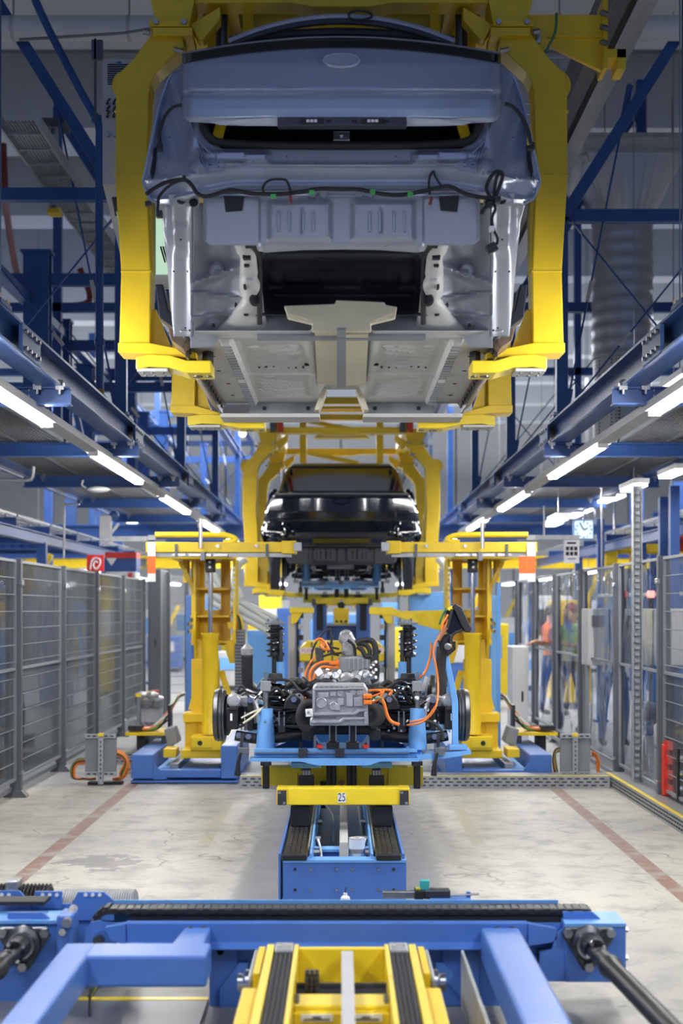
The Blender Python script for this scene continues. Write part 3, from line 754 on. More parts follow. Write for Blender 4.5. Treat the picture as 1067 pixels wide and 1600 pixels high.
def car_lower(t, black=False):
    """back panel, wheel housings, floor, sills; shared by both bodies"""
    Y0 = 6.8
    prof = [(100, .16), (150, .13), (190, .07), (228, .03), (236, .02), (252, .014), (256.5, -.014), (258.5, -.018), (262, .006), (282, .050), (285, .048), (287, .030), (290, .028), (293, .05), (300, .075), (320, .08)]
    def back(u, y):
        a = abs(u)
        # the folds droop outwards
        k = sstep(150, 290, a)
        y2 = y - 22 * k * sstep(235, 262, y) if y > 235 else y
        d = interp(y2, prof)
        # stamped facets beside the opening
        f = plate(a, y, 112, 150, 240, 255, 2.5) * .03 + plate(a, y, 150, 196, 236, 258, 3) * .02 + plate(a, y, 185, 235, 252, 266, 3) * .028
        f += plate(a, y, 118, 226, 236, 250, 3) * .025
        d -= 2.2 * f
        # tail lamp recess and rolled outer corner
        rec = sstep(222, 246, a) * (1 - sstep(284, 297, a + (y - 200) * -.10)) * (1 - sstep(238, 270, y + (a - 250) * .3))
        d += .09 * rec + .02 * math.sin(a * .18 + y * .06) * rec
        d += .30 * sstep(215, 330, a) ** 1.6
        d -= .035 * math.exp(-((a - 240 - (250 - y) * -.25) / 7) ** 2) * (1 - sstep(235, 255, y))
        d -= .02 * math.exp(-((a - 292 - (y - 200) * .15) / 5) ** 2)
        return d
    ut = [(0, 232), (188, 232), (204, 224), (213, 208), (216, 192), (225, 150), (252, 109), (262, 113), (271, 126), (283, 160), (297, 220), (306, 266), (310, 285)]
    ub = [(0, 307), (222, 307), (240, 313), (262, 320), (285, 319), (300, 312), (310, 290)]
    us = lin(-310, 310, 150)
    p = patch(us, lambda u: interp(abs(u), ut), lambda u: interp(abs(u), ub), 44, back, Y0)
    rp = p.build('rear_panel', 'car_silver', t, sm=True, solid=.006)
    # seams and holes on the rear panel
    h = MB()
    for s in (-1, 1):
        for (u, y, r) in ((85, 245, 2.2), (85, 252, 2.2), (40, 256, 2.2), (138, 252, 2.2), (192, 254, 2.0), (192, 261, 2.0), (256, 238, 1.5), (230, 190, 3.5), (236, 184, 2), (274, 262, 1.6), (268, 215, 2.)):
            q = Vector(hz(s * u, y, Y0, back(s * u, y))); h.cyl(q + Vector((0, -.001, 0)), q + Vector((0, .004, 0)), r * Y0 / F * .62, n=8)
        q = Vector(hz(s * 205, 259, Y0, back(205, 259))); h.cyl(q + Vector((0, -.001, 0)), q + Vector((0, .004, 0)), .010, n=10)
    h.build('drain_hole', 'ink', rp, kind='stuff')
    # slots of the quarter panel vents
    for s in (-1, 1):
        m = MB(); pts = [(s * 288, 228), (s * 293, 232), (s * 299, 268), (s * 296, 280), (s * 290, 250)]
        m.add([hz(u, y, Y0, back(u, y) - .012) for u, y in pts], [tuple(range(5))]); m.build('vent_slot', 'ink', rp, solid=.004)
        m = MB(); m.tube([hz(s * u, y, Y0, back(u, y) - .006) for u, y in ((246, 118), (252, 140), (244, 170), (232, 200), (222, 222), (205, 240))], .006, 6).build('seam_bead', 'car_silver', rp, sm=True)
        m = MB(); m.tube([hz(s * u, y, Y0, back(u, y) - .003) for u, y in ((262, 113), (271, 126), (283, 160), (297, 220), (306, 266), (310, 284), (300, 310), (285, 318))], .008, 6).build('flange_edge', 'car_silver', rp, sm=True)
        # lamp bracket at the lower corner with two oval holes
        m = MB(); m.add([hz(s * u, y, Y0, dd) for u, y, dd in ((270, 303, .10), (222, 303, .10), (222, 322, .13), (268, 322, .13))], [(0, 1, 2, 3)])
        k = m.build('corner_bracket', 'car_primer', rp, solid=.012)
        for u, y in ((250, 313), (231, 317)):
            q = Vector(hz(s * u, y, Y0, .095)); MB().lathe(q, (0, -1, .2), [(0, .022), (.004, .022)], 14).build('oval_hole', 'ink', k)
    # lower panel with the two stamped plates
    def low(u, y):
        a = abs(u); d = .085
        d -= .022 * plate(a, y, 128, 214, 308, 386, 3)
        d -= .020 * plate(a, y, 16, 114, 314, 376, 4)
        d -= .008 * plate(a, y, 20, 110, 318, 372, 1.5)
        d += .006 * plate(a, y, 60, 64, 322, 366, 1.2) * (a < 112)
        for x in (44, 60, 82, 98):
            d -= .010 * plate(a, y, x - 1.2, x + 1.2, 331, 362, 1.2)
        d -= .03 * math.exp(-((y - 299) / 4) ** 2)
        d += .05 * sstep(378, 398, y) * (1 - sstep(120, 135, a))
        return d
    lt = lambda u: 299
    lb = lambda u: interp(abs(u), [(0, 390), (60, 391), (118, 395), (128, 393), (134, 383), (205, 383), (216, 374)])
    lp = patch(lin(-216, 216, 216), lt, lb, 50, low, Y0).build('lower_panel', 'car_primer', t, sm=True, solid=.008)
    for s in (-1, 1):
        m = MB()
        m.add([hz(s * u, y, Y0, .055) for u, y in ((152, 307), (184, 306), (181, 331), (155, 329))], [(0, 1, 2, 3)]); m.build('vent_opening', 'ink', lp, solid=.004)
        for x in (44, 60, 82, 98):
            a, b = Vector(hz(s * x, 332, Y0, .045)), Vector(hz(s * x, 361, Y0, .045)); MB().bar(a, b, .0045, .006).build('swage', 'car_silver', lp)
        for (x, y0, y1) in ((22, 322, 334), (22, 356, 370), (108, 322, 334), (108, 356, 370)):
            a, b = Vector(hz(s * x, y0, Y0, .048)), Vector(hz(s * x, y1, Y0, .048)); MB().bar(a, b, .004, .006).build('swage', 'car_silver', lp)
    b = MB()
    for s in (-1, 1):
        for (u, y) in ((138, 318), (138, 365), (200, 330), (200, 365), (146, 340), (190, 345), (170, 375), (120, 384), (70, 384), (25, 384)):
            q = Vector(hz(s * u, y, Y0, low(u, y))); b.cyl(q + Vector((0, .002, 0)), q + Vector((0, -.003, 0)), .007, n=8)
        for u in (28, 45):
            q = Vector(hz(s * u, 303, Y0, .06)); b.cyl(q + Vector((0, .01, 0)), q + Vector((0, -.006, 0)), .018, n=14)
    b.build('weld_nut', 'car_primer', lp, kind='stuff')
    # outer skirts of the quarter panels
    for s in (-1, 1):
        def od(u, y): return .22 + (y - 320) * .0028 + .10 * sstep(258, 275, u) ** 2 - .03 * math.exp(-((u - 236) / 4) ** 2) - .012 * plate(u, y, 240, 262, 352, 396, 2)
        rows = []
        for j in range(41):
            y = 316 + j * (526 - 316) / 40
            uo = interp(y, [(316, 288), (345, 280), (420, 272), (470, 268), (526, 262)]); ui = 231
            rows.append([hz(s * (ui + (uo - ui) * i / 14), y, Y0, od(ui + (uo - ui) * i / 14, y)) for i in range(15)])
        q = MB().grid(rows if s < 0 else [r[::-1] for r in rows]).build('quarter_skirt', 'car_primer', t, sm=True, solid=.006)
        h = MB()
        for (u, y) in ((251, 374), (262, 424), (240, 424), (237, 516), (244, 512)):
            p = Vector(hz(s * u, y, Y0, od(u, y))); h.cyl(p + Vector((0, -.002, 0)), p + Vector((0, .003, 0)), .006, n=8)
        h.build('drain_hole', 'ink', q, kind='stuff')
        MB().tube([hz(s * 231, y, Y0, od(231, y) - .006) for y in range(318, 528, 16)], .004, 6).build('flange_edge', 'car_primer', q, sm=True)
        # wheel housing
        def wd(u, y):
            f = (u - 150) / 84; g = (y - 320) / 220
            d = .20 + .62 * g + .14 * math.sin(math.pi * min(1, max(0, f))) * (1 - g * .3)
            d -= .05 * math.exp(-((y - (428 + (u - 190) * .35)) / 6) ** 2)
            d -= .035 * math.exp(-((y - (462 - (u - 190) * .12)) / 3) ** 2) + .03 * math.exp(-((y - (492 + (u - 190) * .1)) / 3) ** 2)
            d -= .05 * math.exp(-(((u - 195) / 9) ** 2 + ((y - 422) / 9) ** 2) ** 2)
            d -= .04 * math.exp(-(((u - 200) / 7) ** 2 + ((y - 508) / 7) ** 2) ** 2)
            return d
        rows = []
        for j in range(61):
            y = 318 + j * 226 / 60
            ui = interp(y, [(318, 130), (380, 138), (430, 150), (470, 154), (500, 168), (520, 186), (544, 200)]); uo = 236
            rows.append([hz(s * (ui + (uo - ui) * i / 36), y, Y0, wd(ui + (uo - ui) * i / 36, y)) for i in range(37)])
        wq = MB().grid(rows if s < 0 else [r[::-1] for r in rows]).build('wheel_housing', 'car_primer', t, sm=True, solid=.006)
        q = Vector(hz(s * 195, 422, Y0, wd(195, 422))); MB().lathe(q + Vector((0, .01, 0)), (0, -1, -.2), [(0, .036), (.012, .033), (.014, .028), (.008, .025)], 18).build('plug', 'car_primer', wq, sm=True)
        q = Vector(hz(s * 200, 508, Y0, wd(200, 508))); MB().cyl(q + Vector((0, .01, 0)), q + Vector((0, -.006, 0)), .009, n=10).build('drain_hole', 'ink', wq)
        q = Vector(hz(s * 160, 476, Y0, wd(160, 476))); MB().lathe(q + Vector((0, .02, 0)), (s * .3, -1, 0), [(0, .022), (.016, .022)], 12).build('drain_hole', 'ink', wq)
        # longitudinal rail
        def rd(u, y, c, w): return .24 + (y - 380) * .0046 - .06 * (1 - min(1, abs((u - c) / w)) ** 3) + .03 * math.exp(-((y - 432) / 5) ** 2) - .02 * math.exp(-((y - 480) / 8) ** 2)
        rows = []
        for j in range(45):
            y = 380 + j * 150 / 44
            uo = interp(y, [(380, 168), (395, 164), (402, 158), (440, 160), (470, 158), (495, 176), (515, 196), (530, 205)]); ui = interp(y, [(380, 138), (390, 130), (400, 133), (430, 130), (450, 124), (490, 120), (530, 108)])
            rows.append([hz(s * (ui + (uo - ui) * i / 16), y, Y0, rd(ui + (uo - ui) * i / 16, y, (ui + uo) / 2, (uo - ui) / 2)) for i in range(17)])
        rq = MB().grid(rows if s < 0 else [r[::-1] for r in rows]).build('frame_rail', 'floor_primer', t, sm=True, solid=.01)
        for (u, y, rx, rz) in ((148, 415, .014, .006), (151, 448, .006, .012), (148, 402, .02, .01), (149, 492, .012, .005)):
            q = Vector(hz(s * u, y, Y0, rd(u, y, 147, 16))); MB().box(q.x - rx, q.x + rx, q.y - .014, q.y + .03, q.z - rz, q.z + rz).build('slot', 'ink', rq, bevel=.004)
        q = Vector(hz(s * 135, 469, Y0, rd(135, 469, 142, 16) - .02)); MB().lathe(q, (-s * .5, -1, -.1), [(0, .034), (.012, .034), (.014, .02), (.005, .018)], 16).build('grommet', 'rubber', rq, sm=True)
    # black tank cover
    def bd(u, y): return .55 + .45 * sstep(395, 450, y) * (1 - .6 * sstep(450, 500, y)) + .02 * plate(abs(u), y, 30, 90, 425, 450, 2) - .03 * plate(abs(u), y, -200, 108, 459, 462, 2) - .05 * sstep(112, 124, abs(u)) + .02 * math.exp(-((y - 413) / 4) ** 2)
    m = patch(lin(-134, 134, 110), lambda u: 386 + 4 * sstep(110, 134, abs(u)), lambda u: 492, 50, bd, Y0)
    tk = m.build('tank_cover', 'tank_black', t, sm=True, solid=.008)
    for s in (-1, 1):
        MB().tube(smooth([hz(s * u, y, Y0, dd) for u, y, dd in ((150, 384, .16), (140, 384, .18), (132, 394, .30), (129, 410, .42), (128, 450, .55), (128, 507, .62))], 4), .015, 8).build('edge_trim', 'rubber', tk, sm=True)
    # bulkhead strip between tank cover and floor
    MB().box(-.45, .45, 7.62, 7.66, 3.10, 3.23).build('bulkhead', 'mid_grey', t)
    # ---------------------------------------------------------- floor pan (world metres)
    Z0 = 3.13
    fl = T_floor = None
    def fz(x, y):
        a = abs(x); z = Z0
        z += .10 * (1 - sstep(.10, .17, a))                                      # tunnel
        z -= .035 * plate(a, y, .60, .66, 7.7, 10.1, .01)                         # floor rails
        z += .012 * plate(a, y, .20, .58, 7.85, 9.9, .02)
        for i in range(6):                                                        # embossed chevrons
            yy = 8.05 + i * .13; z -= .016 * math.exp(-((y - yy - (a - .4) * .55) / .02) ** 2) * plate(a, y, .24, .54, 8.0, 8.8, .02)
            yy = 9.25 + i * .12; z -= .016 * math.exp(-((y - yy + (a - .4) * .55) / .02) ** 2) * plate(a, y, .24, .54, 9.1, 9.9, .02)
        z -= .010 * math.exp(-((y - 9.0) / .03) ** 2) * (a > .2) + .012 * math.exp(-((y - 8.95) / .012) ** 2)
        return z
    xs = lin(-.86, .86, 172); ys = lin(7.56, 10.2, 150)
    fp = MB().grid([[(x, y, fz(x, y)) for x in xs] for y in reversed(ys)]).build('floor_pan', 'floor_primer', t, sm=True, solid=.006)
    for s in (-1, 1):
        for (x, y) in ((.50, 8.05), (.27, 8.02), (.46, 9.05), (.52, 9.6), (.30, 9.7)):
            MB().cyl((s * x, y, fz(x, y) - .004), (s * x, y, fz(x, y) + .004), .035, n=18).build('plug', 'white_paint', fp)
        h = MB()
        for i in range(26): h.box(s * .604, s * .656, 7.8 + i * .088, 7.83 + i * .088, 3.088, 3.096)
        h.build('rail_rib', 'mid_grey', fp, kind='stuff')
        h = MB()
        for (x, y) in ((.75, 7.8), (.75, 8.3), (.76, 8.8), (.74, 9.3), (.75, 9.8), (.43, 7.66), (.30, 7.66), (.21, 8.6)): h.cyl((s * x, y, Z0 - .003), (s * x, y, Z0 + .01), .014, n=10)
        for i in range(7): h.box(s * .24 + i * s * .045, s * .24 + i * s * .045 + .012, 8.68, 8.74, Z0 + .004, Z0 + .008)
        h.build('drain_hole', 'ink', fp, kind='stuff')
        # sill flange, brown protected edge with slots
        sl = MB().prism([(s * .84, 3.13), (s * .80, 3.16), (s * .90, 3.28), (s * .96, 3.26), (s * .93, 3.12), (s * .865, 3.075)], 7.75, 10.25, 'y').build('sill', 'sill_brown', t, bevel=.004)
        MB().box(s * .855, s * .866, 7.9, 10.25, 3.055, 3.12).build('pinch_weld', 'dark_steel', sl)
        sh = MB()
        for i in range(14): sh.box(s * .845, s * .852, 7.95 + i * .165, 8.02 + i * .165, 3.09, 3.13)
        sh.build('slot', 'ink', sl, kind='stuff')
        MB().prism([(s * .83, 3.11), (s * .98, 3.22), (s * 1.0, 3.40), (s * .96, 3.40), (s * .93, 3.26), (s * .82, 3.16)], 7.64, 7.80, 'y').build('sill_cap', 'tank_black', t, bevel=.006)
    # tunnel shield, T shaped, beige
    m = MB()
    def pz(x, y): v = P(x, y, 1); k = (Z0 - .012 - CH) / (v.z - CH); return (v.x * k, k, Z0 - .012)
    for s in (-1, 1):
        pts = [(533.5 + s * 7, 520), (533.5 + s * 42, 520), (533.5 + s * 38, 600), (533.5 + s * 7, 600)]
        m.add([pz(*q) for q in pts], [(0, 1, 2, 3)])
    ts = m.build('tunnel_shield', 'beige_coat', t, solid=.01)
    a = pz(533.5, 520)
    m = MB(); w0 = .282
    yb = a[1] - .02
    m.prism([(-.155, Z0 - .02), (.155, Z0 - .02), (.155, Z0 + .02), (w0, Z0 + .05), (w0 + .01, Z0 + .11), (.23, Z0 + .12), (.225, Z0 + .135), (-.03, Z0 + .145), (-.035, Z0 + .125), (-w0 - .02, Z0 + .115), (-w0, Z0 + .05), (-.155, Z0 + .02)], yb - .06, yb - .01, 'y')
    m.build('tunnel_shield_wing', 'beige_coat', t, bevel=.006)
    for s in (-1, 1): MB().bar((s * .17, yb - .065, Z0 + .045), (s * .27, yb - .065, Z0 + .085), .02, .02).build('swage', 'beige_coat', ts)
    MB().add([pz(526.5, 512), pz(540.5, 512), pz(540.5, 604), pz(526.5, 604)], [(0, 1, 2, 3)]).build('tunnel_strip', 'mid_grey', t, solid=.01)
    # front cross member
    for s in (-1, 1):
        c = MB().box(s * .155, s * .66, 10.16, 10.26, 3.045, 3.13).build('front_cross_member', 'mid_grey', t, bevel=.006)
        MB().box(s * .155, s * .86, 10.1, 10.4, 3.02, 3.045).build('member_flange', 'floor_primer', c)
        for x in (.24, .55): MB().cyl((s * x, 10.17, 3.09), (s * x, 10.15, 3.09), .014, n=12).build('drain_hole', 'ink', c)
        MB().prism([(s * .10, 3.20), (s * .16, 3.05), (s * .19, 3.05), (s * .13, 3.22)], 9.95, 10.2, 'y').build('tunnel_brace', 'beige_coat', c)
    # body sides, pillars and roof going forward
    for s in (-1, 1):
        rows = []
        for j in range(13):
            yy = 7.9 + j * (11.0 - 7.9) / 12
            rows.append([(s * (.925 + .02 * math.sin(j / 12 * math.pi)), yy, 3.28), (s * .955, yy, 3.7), (s * .94, yy, 4.0), (s * .90, yy, 4.12)])
        MB().grid(rows).build('body_side', 'car_silver', t, sm=True, solid=.02)

def car_roof(t, m_roof, m_glass):
    rows = []
    for j in range(11):
        f = j / 10; yy = 7.25 + f * 2.6; zt = P(0, 24, 7.25).z + .06 * math.sin(f * 3.0)
        rows.append([(x, yy, zt - .17 * (abs(x) / .62) ** 2.6) for x in lin(-.64, .64, 24)])
    MB().grid(rows).build('roof_panel', m_roof, t, sm=True, solid=.02)

car1 = T('car_body', 'silver blue car body shell hanging in the near yellow carrier, tailgate ajar', 'car body', (0, 8.2, 3.05))
car_lower(car1)
car_roof(car1, 'black_gloss', 'black_gloss')
# tailgate
Y0 = 6.62
def tg(u, y):
    a = abs(u)
    d = interp(y, [(60, .16), (74, .12), (100, .045), (130, .008), (139, -.004), (142, .004), (146, .030), (150, .026), (154, .012), (170, .004), (184, .012), (190, .03)])
    return d + .16 * (a / 250) ** 2.4 + .06 * sstep(236, 254, a)
tt = lambda u: 75 + 25 * (abs(u) / 250) ** 2
tb = lambda u: interp(abs(u), [(0, 186), (100, 186), (150, 189), (205, 192), (236, 191), (244, 188), (250, 178), (252, 168)])
tail = patch(lin(-251, 251, 100), tt, tb, 48, tg, Y0).build('tailgate', 'car_silver', car1, sm=True, solid=.02)
m = patch(lin(-249, 249, 80), lambda u: 58 + 26 * (abs(u) / 250) ** 2, lambda u: tt(u) + .5, 6, lambda u, y: tg(u, y) + .0, Y0)
MB_ = m.build('rear_glass', 'black_gloss', tail, sm=True, solid=.01)
m = patch(lin(-249, 249, 80), lambda u: 56.5 + 26 * (abs(u) / 250) ** 2, lambda u: 58.5 + 26 * (abs(u) / 250) ** 2, 1, lambda u, y: tg(u, y) - .004, Y0)
m.build('glass_trim', 'mid_grey', tail, sm=True, solid=.01)
# oval badge recess with three holes
q = Vector(hz(0, 96, Y0, tg(0, 96)))
def oval(c, rx, rz, n=32): return [Vector((c.x + rx * math.cos(2 * math.pi * i / n), c.y, c.z + rz * math.sin(2 * math.pi * i / n))) for i in range(n)]
c = q + Vector((0, -.012, 0)); tilt = .25
pts = [p + Vector((0, (p.z - c.z) * tilt, 0)) for p in oval(c, .086, .033)]
MB().tube(pts + [pts[0]], .007, 8).build('badge_rim', 'chrome', tail, sm=True)
m = MB(); m.v = [tuple(p) for p in pts]; m.f = [list(range(32))[::-1]]; bd_ = m.build('badge_recess', 'car_primer', tail, solid=.006)
for dx, dz in ((-.045, .008), (.045, .008), (0, -.018)):
    MB().cyl(c + Vector((dx, -.003 + dz * tilt, dz)), c + Vector((dx, .006, dz)), .006, n=10).build('hole', 'ink', bd_)
# inner lower lip and number plate lamp bar
m = MB()
for s in (-1, 1):
    m.add([hz(s * u, y, Y0, dd) for u, y, dd in ((98, 184, .03), (98, 197, .04), (150, 197, .05), (190, 195.5, .08), (206, 191, .10), (150, 186, .04))], [(0, 1, 2, 3, 4, 5)])
m.build('tailgate_lip', 'roof_white', tail, solid=.008)
lb_ = MB().prism([(hz(-100, 0, Y0, 0)[0], hz(0, 184, Y0, 0)[2]), (hz(102, 0, Y0, 0)[0], hz(0, 184, Y0, 0)[2]), (hz(102, 0, Y0, 0)[0], hz(0, 197, Y0, 0)[2]), (hz(-100, 0, Y0, 0)[0], hz(0, 197, Y0, 0)[2])], Y0 - .012, Y0 + .05, 'y').build('lamp_bar', 'dark_steel', car1, bevel=.004)
for u in (-46, 49):
    a = hz(u, 191, Y0, 0); MB().box(a[0] - .055, a[0] + .055, Y0 - .016, Y0 - .01, a[2] - .012, a[2] + .012).build('lamp_housing', 'black_plastic', lb_)
    for k in range(3): MB().box(a[0] - .026 + k * .018, a[0] - .012 + k * .018, Y0 - .02, Y0 - .014, a[2] - .006, a[2] + .006).build('lamp_lens', 'label_white', lb_)
for u in (-20, 20, 70): a = hz(u, 191, Y0, 0); MB().box(a[0] - .012, a[0] + .012, Y0 - .016, Y0 - .01, a[2] - .006, a[2] + .006).build('catch', 'ink', lb_)
# boot opening seal and dark boot interior
def ring(k, y0, d): return smooth([hz(u, y, 6.8, d) for u, y in ((-218, 178), (-216, 196), (-206, 214), (-186, 223), (-120, 227), (0, 228), (120, 227), (186, 223), (206, 214), (216, 196), (218, 178))], 5)
MB().tube(ring(1, 0, .02), .020, 10).build('boot_seal', 'rubber', car1, sm=True)
bx = MB(); x0 = hz(214, 0, 6.8, 0)[0]
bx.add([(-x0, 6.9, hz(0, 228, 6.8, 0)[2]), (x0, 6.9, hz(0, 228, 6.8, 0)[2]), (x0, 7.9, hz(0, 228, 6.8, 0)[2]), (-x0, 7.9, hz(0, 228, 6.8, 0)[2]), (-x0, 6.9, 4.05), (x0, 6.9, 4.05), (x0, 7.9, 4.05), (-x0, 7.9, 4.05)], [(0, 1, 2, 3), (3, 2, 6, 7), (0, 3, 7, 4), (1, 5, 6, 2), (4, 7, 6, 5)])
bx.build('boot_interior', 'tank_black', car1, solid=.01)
a = hz(0, 205, 6.8, 0); MB().box(a[0] - .04, a[0] + .04, 6.86, 6.88, a[2] - .024, a[2] + .02).cyl((a[0], 6.86, a[2]), (a[0], 6.84, a[2]), .01, n=8).build('lock_striker', 'chrome', car1, bevel=.003)
for s in (-1, 1):
    a = Vector(hz(s * 193, 206, 6.8, 0)); MB().bar(a + Vector((s * .03, .1, -.06)), a + Vector((-s * .01, .1, .08)), .02, .05).build('gas_strut', 'yellow_paint', car1)
# roof opening frame above the tailgate
for r, y0, mt, Y in ((.014, 26, 'car_primer', 6.94), (.020, 50, 'tank_black', 7.0)):
    pts = smooth([P(533.5 + u, y0 + (62 - y0) * abs(u / 170) ** 2.0, Y) for u in (-176, -120, -60, 0, 60, 120, 176)], 5)
    MB().tube(pts, r, 8).build('roof_frame', mt, car1, sm=True)
MB().tube(smooth([P(533.5 + u, 40 + 24 * abs(u / 170) ** 2.0, 7.02) for u in (-172, -120, -60, 0, 60, 120, 172)], 5), .018, 8).build('roof_reflect_arc', 'yellow_paint', carrier1, sm=True)  # yellow reflection in the roof, built as an arc under the carrier
rows = [[P(533.5 + u, 24 + 36 * abs(u / 172) ** 2, 6.95) for u in lin(-172, 172, 30)], [P(533.5 + u, 33 + 36 * abs(u / 172) ** 2, 6.92) for u in lin(-172, 172, 30)]]
MB().grid(rows[::-1])  .build('roof_spoiler', 'tank_black', car1, sm=True, solid=.02)
MB().tube(smooth([P(545, 26, 6.9), P(548, 19, 6.9), P(562, 17, 6.9), P(578, 20, 6.9), P(580, 27, 6.9), P(565, 31, 6.9), P(550, 30, 6.9)], 5, True), .006, 6).build('aerial_cable', 'rubber', car1)

# wiring harness of the silver car
hn = [(228, 304), (240, 295), (262, 284), (288, 281), (300, 290), (308, 302), (322, 307), (345, 301), (362, 297), (390, 302), (413, 303), (440, 303), (470, 300), (500, 295), (533, 296), (560, 296), (590, 302), (620, 305), (650, 301), (690, 292), (705, 292), (725, 302), (748, 308), (765, 310), (772, 318)]
Yh = 6.80
hp = lambda pts, k=5, Y=Yh: smooth([P(x, y, Y) for x, y in pts], k)
ha = MB().tube(hp(hn), .010, 8).build('wiring_harness', 'rubber', car1, sm=True)
def loom(pts, r, Y=Yh): return MB().tube(hp(pts, 5, Y), r, 7).build('branch_wire', 'rubber', ha, sm=True)
loom([(412, 302), (411, 292), (420, 282), (437, 280), (448, 283), (453, 296), (454, 308)], .006)
loom([(690, 292), (680, 276), (677, 268), (672, 275), (670, 285), (671, 304)], .006)
loom([(289, 281), (268, 288), (250, 305), (247, 318), (246, 330)], .007)
loom([(284, 164), (270, 168), (258, 182), (250, 205), (250, 222)], .008, 6.72)
loom([(788, 162), (800, 166), (812, 178), (824, 200), (829, 225)], .009, 6.72)
loom([(772, 316), (760, 296), (766, 278), (775, 268), (785, 272), (781, 290), (772, 312)], .009)
loom([(770, 318), (775, 280), (783, 270)], .008)
loom([(768, 318), (757, 326), (752, 334)], .010)
loom([(771, 318), (774, 326), (769, 340), (770, 356), (777, 372), (776, 382)], .007)
def conn(x, y, wd, h, mt='black_plastic', Y=Yh - .01, rot=0):
    p = P(x, y, Y); k = Y / F; MB().bar(p + Vector((-math.cos(rot) * wd / 2 * k, 0, math.sin(rot) * wd / 2 * k)), p + Vector((math.cos(rot) * wd / 2 * k, 0, -math.sin(rot) * wd / 2 * k)), .035, h * k, (0, 0, 1)).build('connector', mt, ha, bevel=.004)
conn(768, 388, 17, 14, rot=-.5); conn(249, 335, 10, 11); conn(829, 229, 11, 12); conn(250, 230, 9, 12); conn(454, 312, 5, 11, 'dark_red'); conn(673, 314, 5, 11, 'dark_red', rot=.3)
conn(777, 312, 10, 9); conn(765, 320, 10, 10); conn(232, 319, 10, 8); conn(768, 358, 8, 8, 'label_white'); conn(826, 219, 5, 13, 'yellow_paint', Yh - .06)
conn(288, 279, 6, 7)
for x, y in ((427, 307), (487, 301), (582, 300), (641, 304)):
    p = P(x, y, Yh - .014); m = MB()
    for dz in (-.008, .008): m.box(p.x - .011, p.x + .011, p.y - .004, p.y + .004, p.z + dz - .002, p.z + dz + .002)
    for dx in (-.010, .010): m.box(p.x + dx - .002, p.x + dx + .002, p.y - .004, p.y + .004, p.z - .010, p.z + .010)
    m.box(p.x - .006, p.x + .006, p.y - .004, p.y + .004, p.z - .002, p.z + .002)
    m.build('green_clip', 'green_clip', ha, label='bright green cable clip')

# ---------------------------------------------------------------- black car body further down the line
REM = {'car_silver': 'car_black', 'car_primer': 'tank_black', 'floor_primer': 'tank_black', 'beige_coat': 'tank_black', 'white_paint': 'tank_black', 'mid_grey': 'tank_black', 'roof_white': 'tank_black', 'dark_steel': 'tank_black', 'sill_brown': 'tank_black'}
car2 = T('car_body', 'glossy black car body shell on the second carrier further down the line', 'car body', (0, 8.2, 3.05))
SK = ('tailgate', 'lamp_bar', 'boot_interior', 'lock_striker', 'gas_strut', 'roof_frame', 'roof_spoiler', 'wiring_harness', 'aerial_cable', 'boot_seal', 'roof_panel')
for ch in children(car1):
    if ch.name.split('.')[0] in SK + ('floor_pan', 'front_cross_member', 'tunnel_shield', 'tunnel_strip', 'tunnel_shield_wing', 'frame_rail', 'tank_cover', 'bulkhead', 'wheel_housing', 'sill', 'sill_cap'): continue
    copy_tree(ch, car2, REM)
car2.location += Vector((0, 10.4, -1.2))
Y0 = 17.05
def bt(u, y):
    a = abs(u)
    return interp(y, [(724, 1.1), (740, .75), (770, .10), (773, .05), (776, .0), (800, .01), (812, .03), (815, .05), (824, .03), (832, .0), (840, .06), (850, .10), (856, .14)]) + .35 * (a / 122) ** 3.2
uo = lambda y: interp(y, [(724, 74), (735, 88), (768, 98), (771, 104), (790, 118), (830, 122), (845, 119), (856, 112)])
def blackrows(y0, y1, n, sh=0):
    return [[hz(uo(y) * (i / 24 - 1) * sh_, y, Y0, bt(uo(y) * (i / 24 - 1), y) + sh) for i in range(49)] for y in lin(y1, y0, n) for sh_ in (1,)]
MB().grid(blackrows(770, 856, 44)).build('tailgate', 'car_black', car2, sm=True, solid=.02)
MB().grid(blackrows(729, 770, 14)).build('rear_glass', 'black_gloss', car2, sm=True, solid=.02)
MB().grid(blackrows(724, 730, 3, -.02)).build('roof_spoiler', 'car_black', car2, sm=True, solid=.03)
c = Vector(hz(0, 783, Y0, -.01)); pts = [p for p in oval(c, .10, .036)]
MB().tube(pts + [pts[0]], .007, 6).build('badge_rim', 'car_black', car2, sm=True)
MB().tube([hz(u, 771 + 1.5 * abs(u / 100), Y0, bt(u, 771) - .02) for u in lin(-102, 102, 20)], .012, 6).build('glass_trim', 'mid_grey', car2)
rows = [[(x, 18.0 + j * .3, hz(0, 724, Y0, 0)[2] + .04 - .12 * (abs(x) / .58) ** 2.5) for x in lin(-.58, .58, 16)] for j in range(8)]
MB().grid(rows).build('roof_panel', 'car_black', car2, sm=True, solid=.02)
for s in (-1, 1):
    rows = [[(s * (.62 + .0 * j), 17.9 + j * .35, 3.42), (s * .74, 17.9 + j * .35, 3.05), (s * .92, 17.6 + j * .38, 2.92), (s * .95, 17.4 + j * .4, 2.5)] for j in range(6)]
    MB().grid(rows).build('body_side', 'car_black', car2, sm=True, solid=.02)
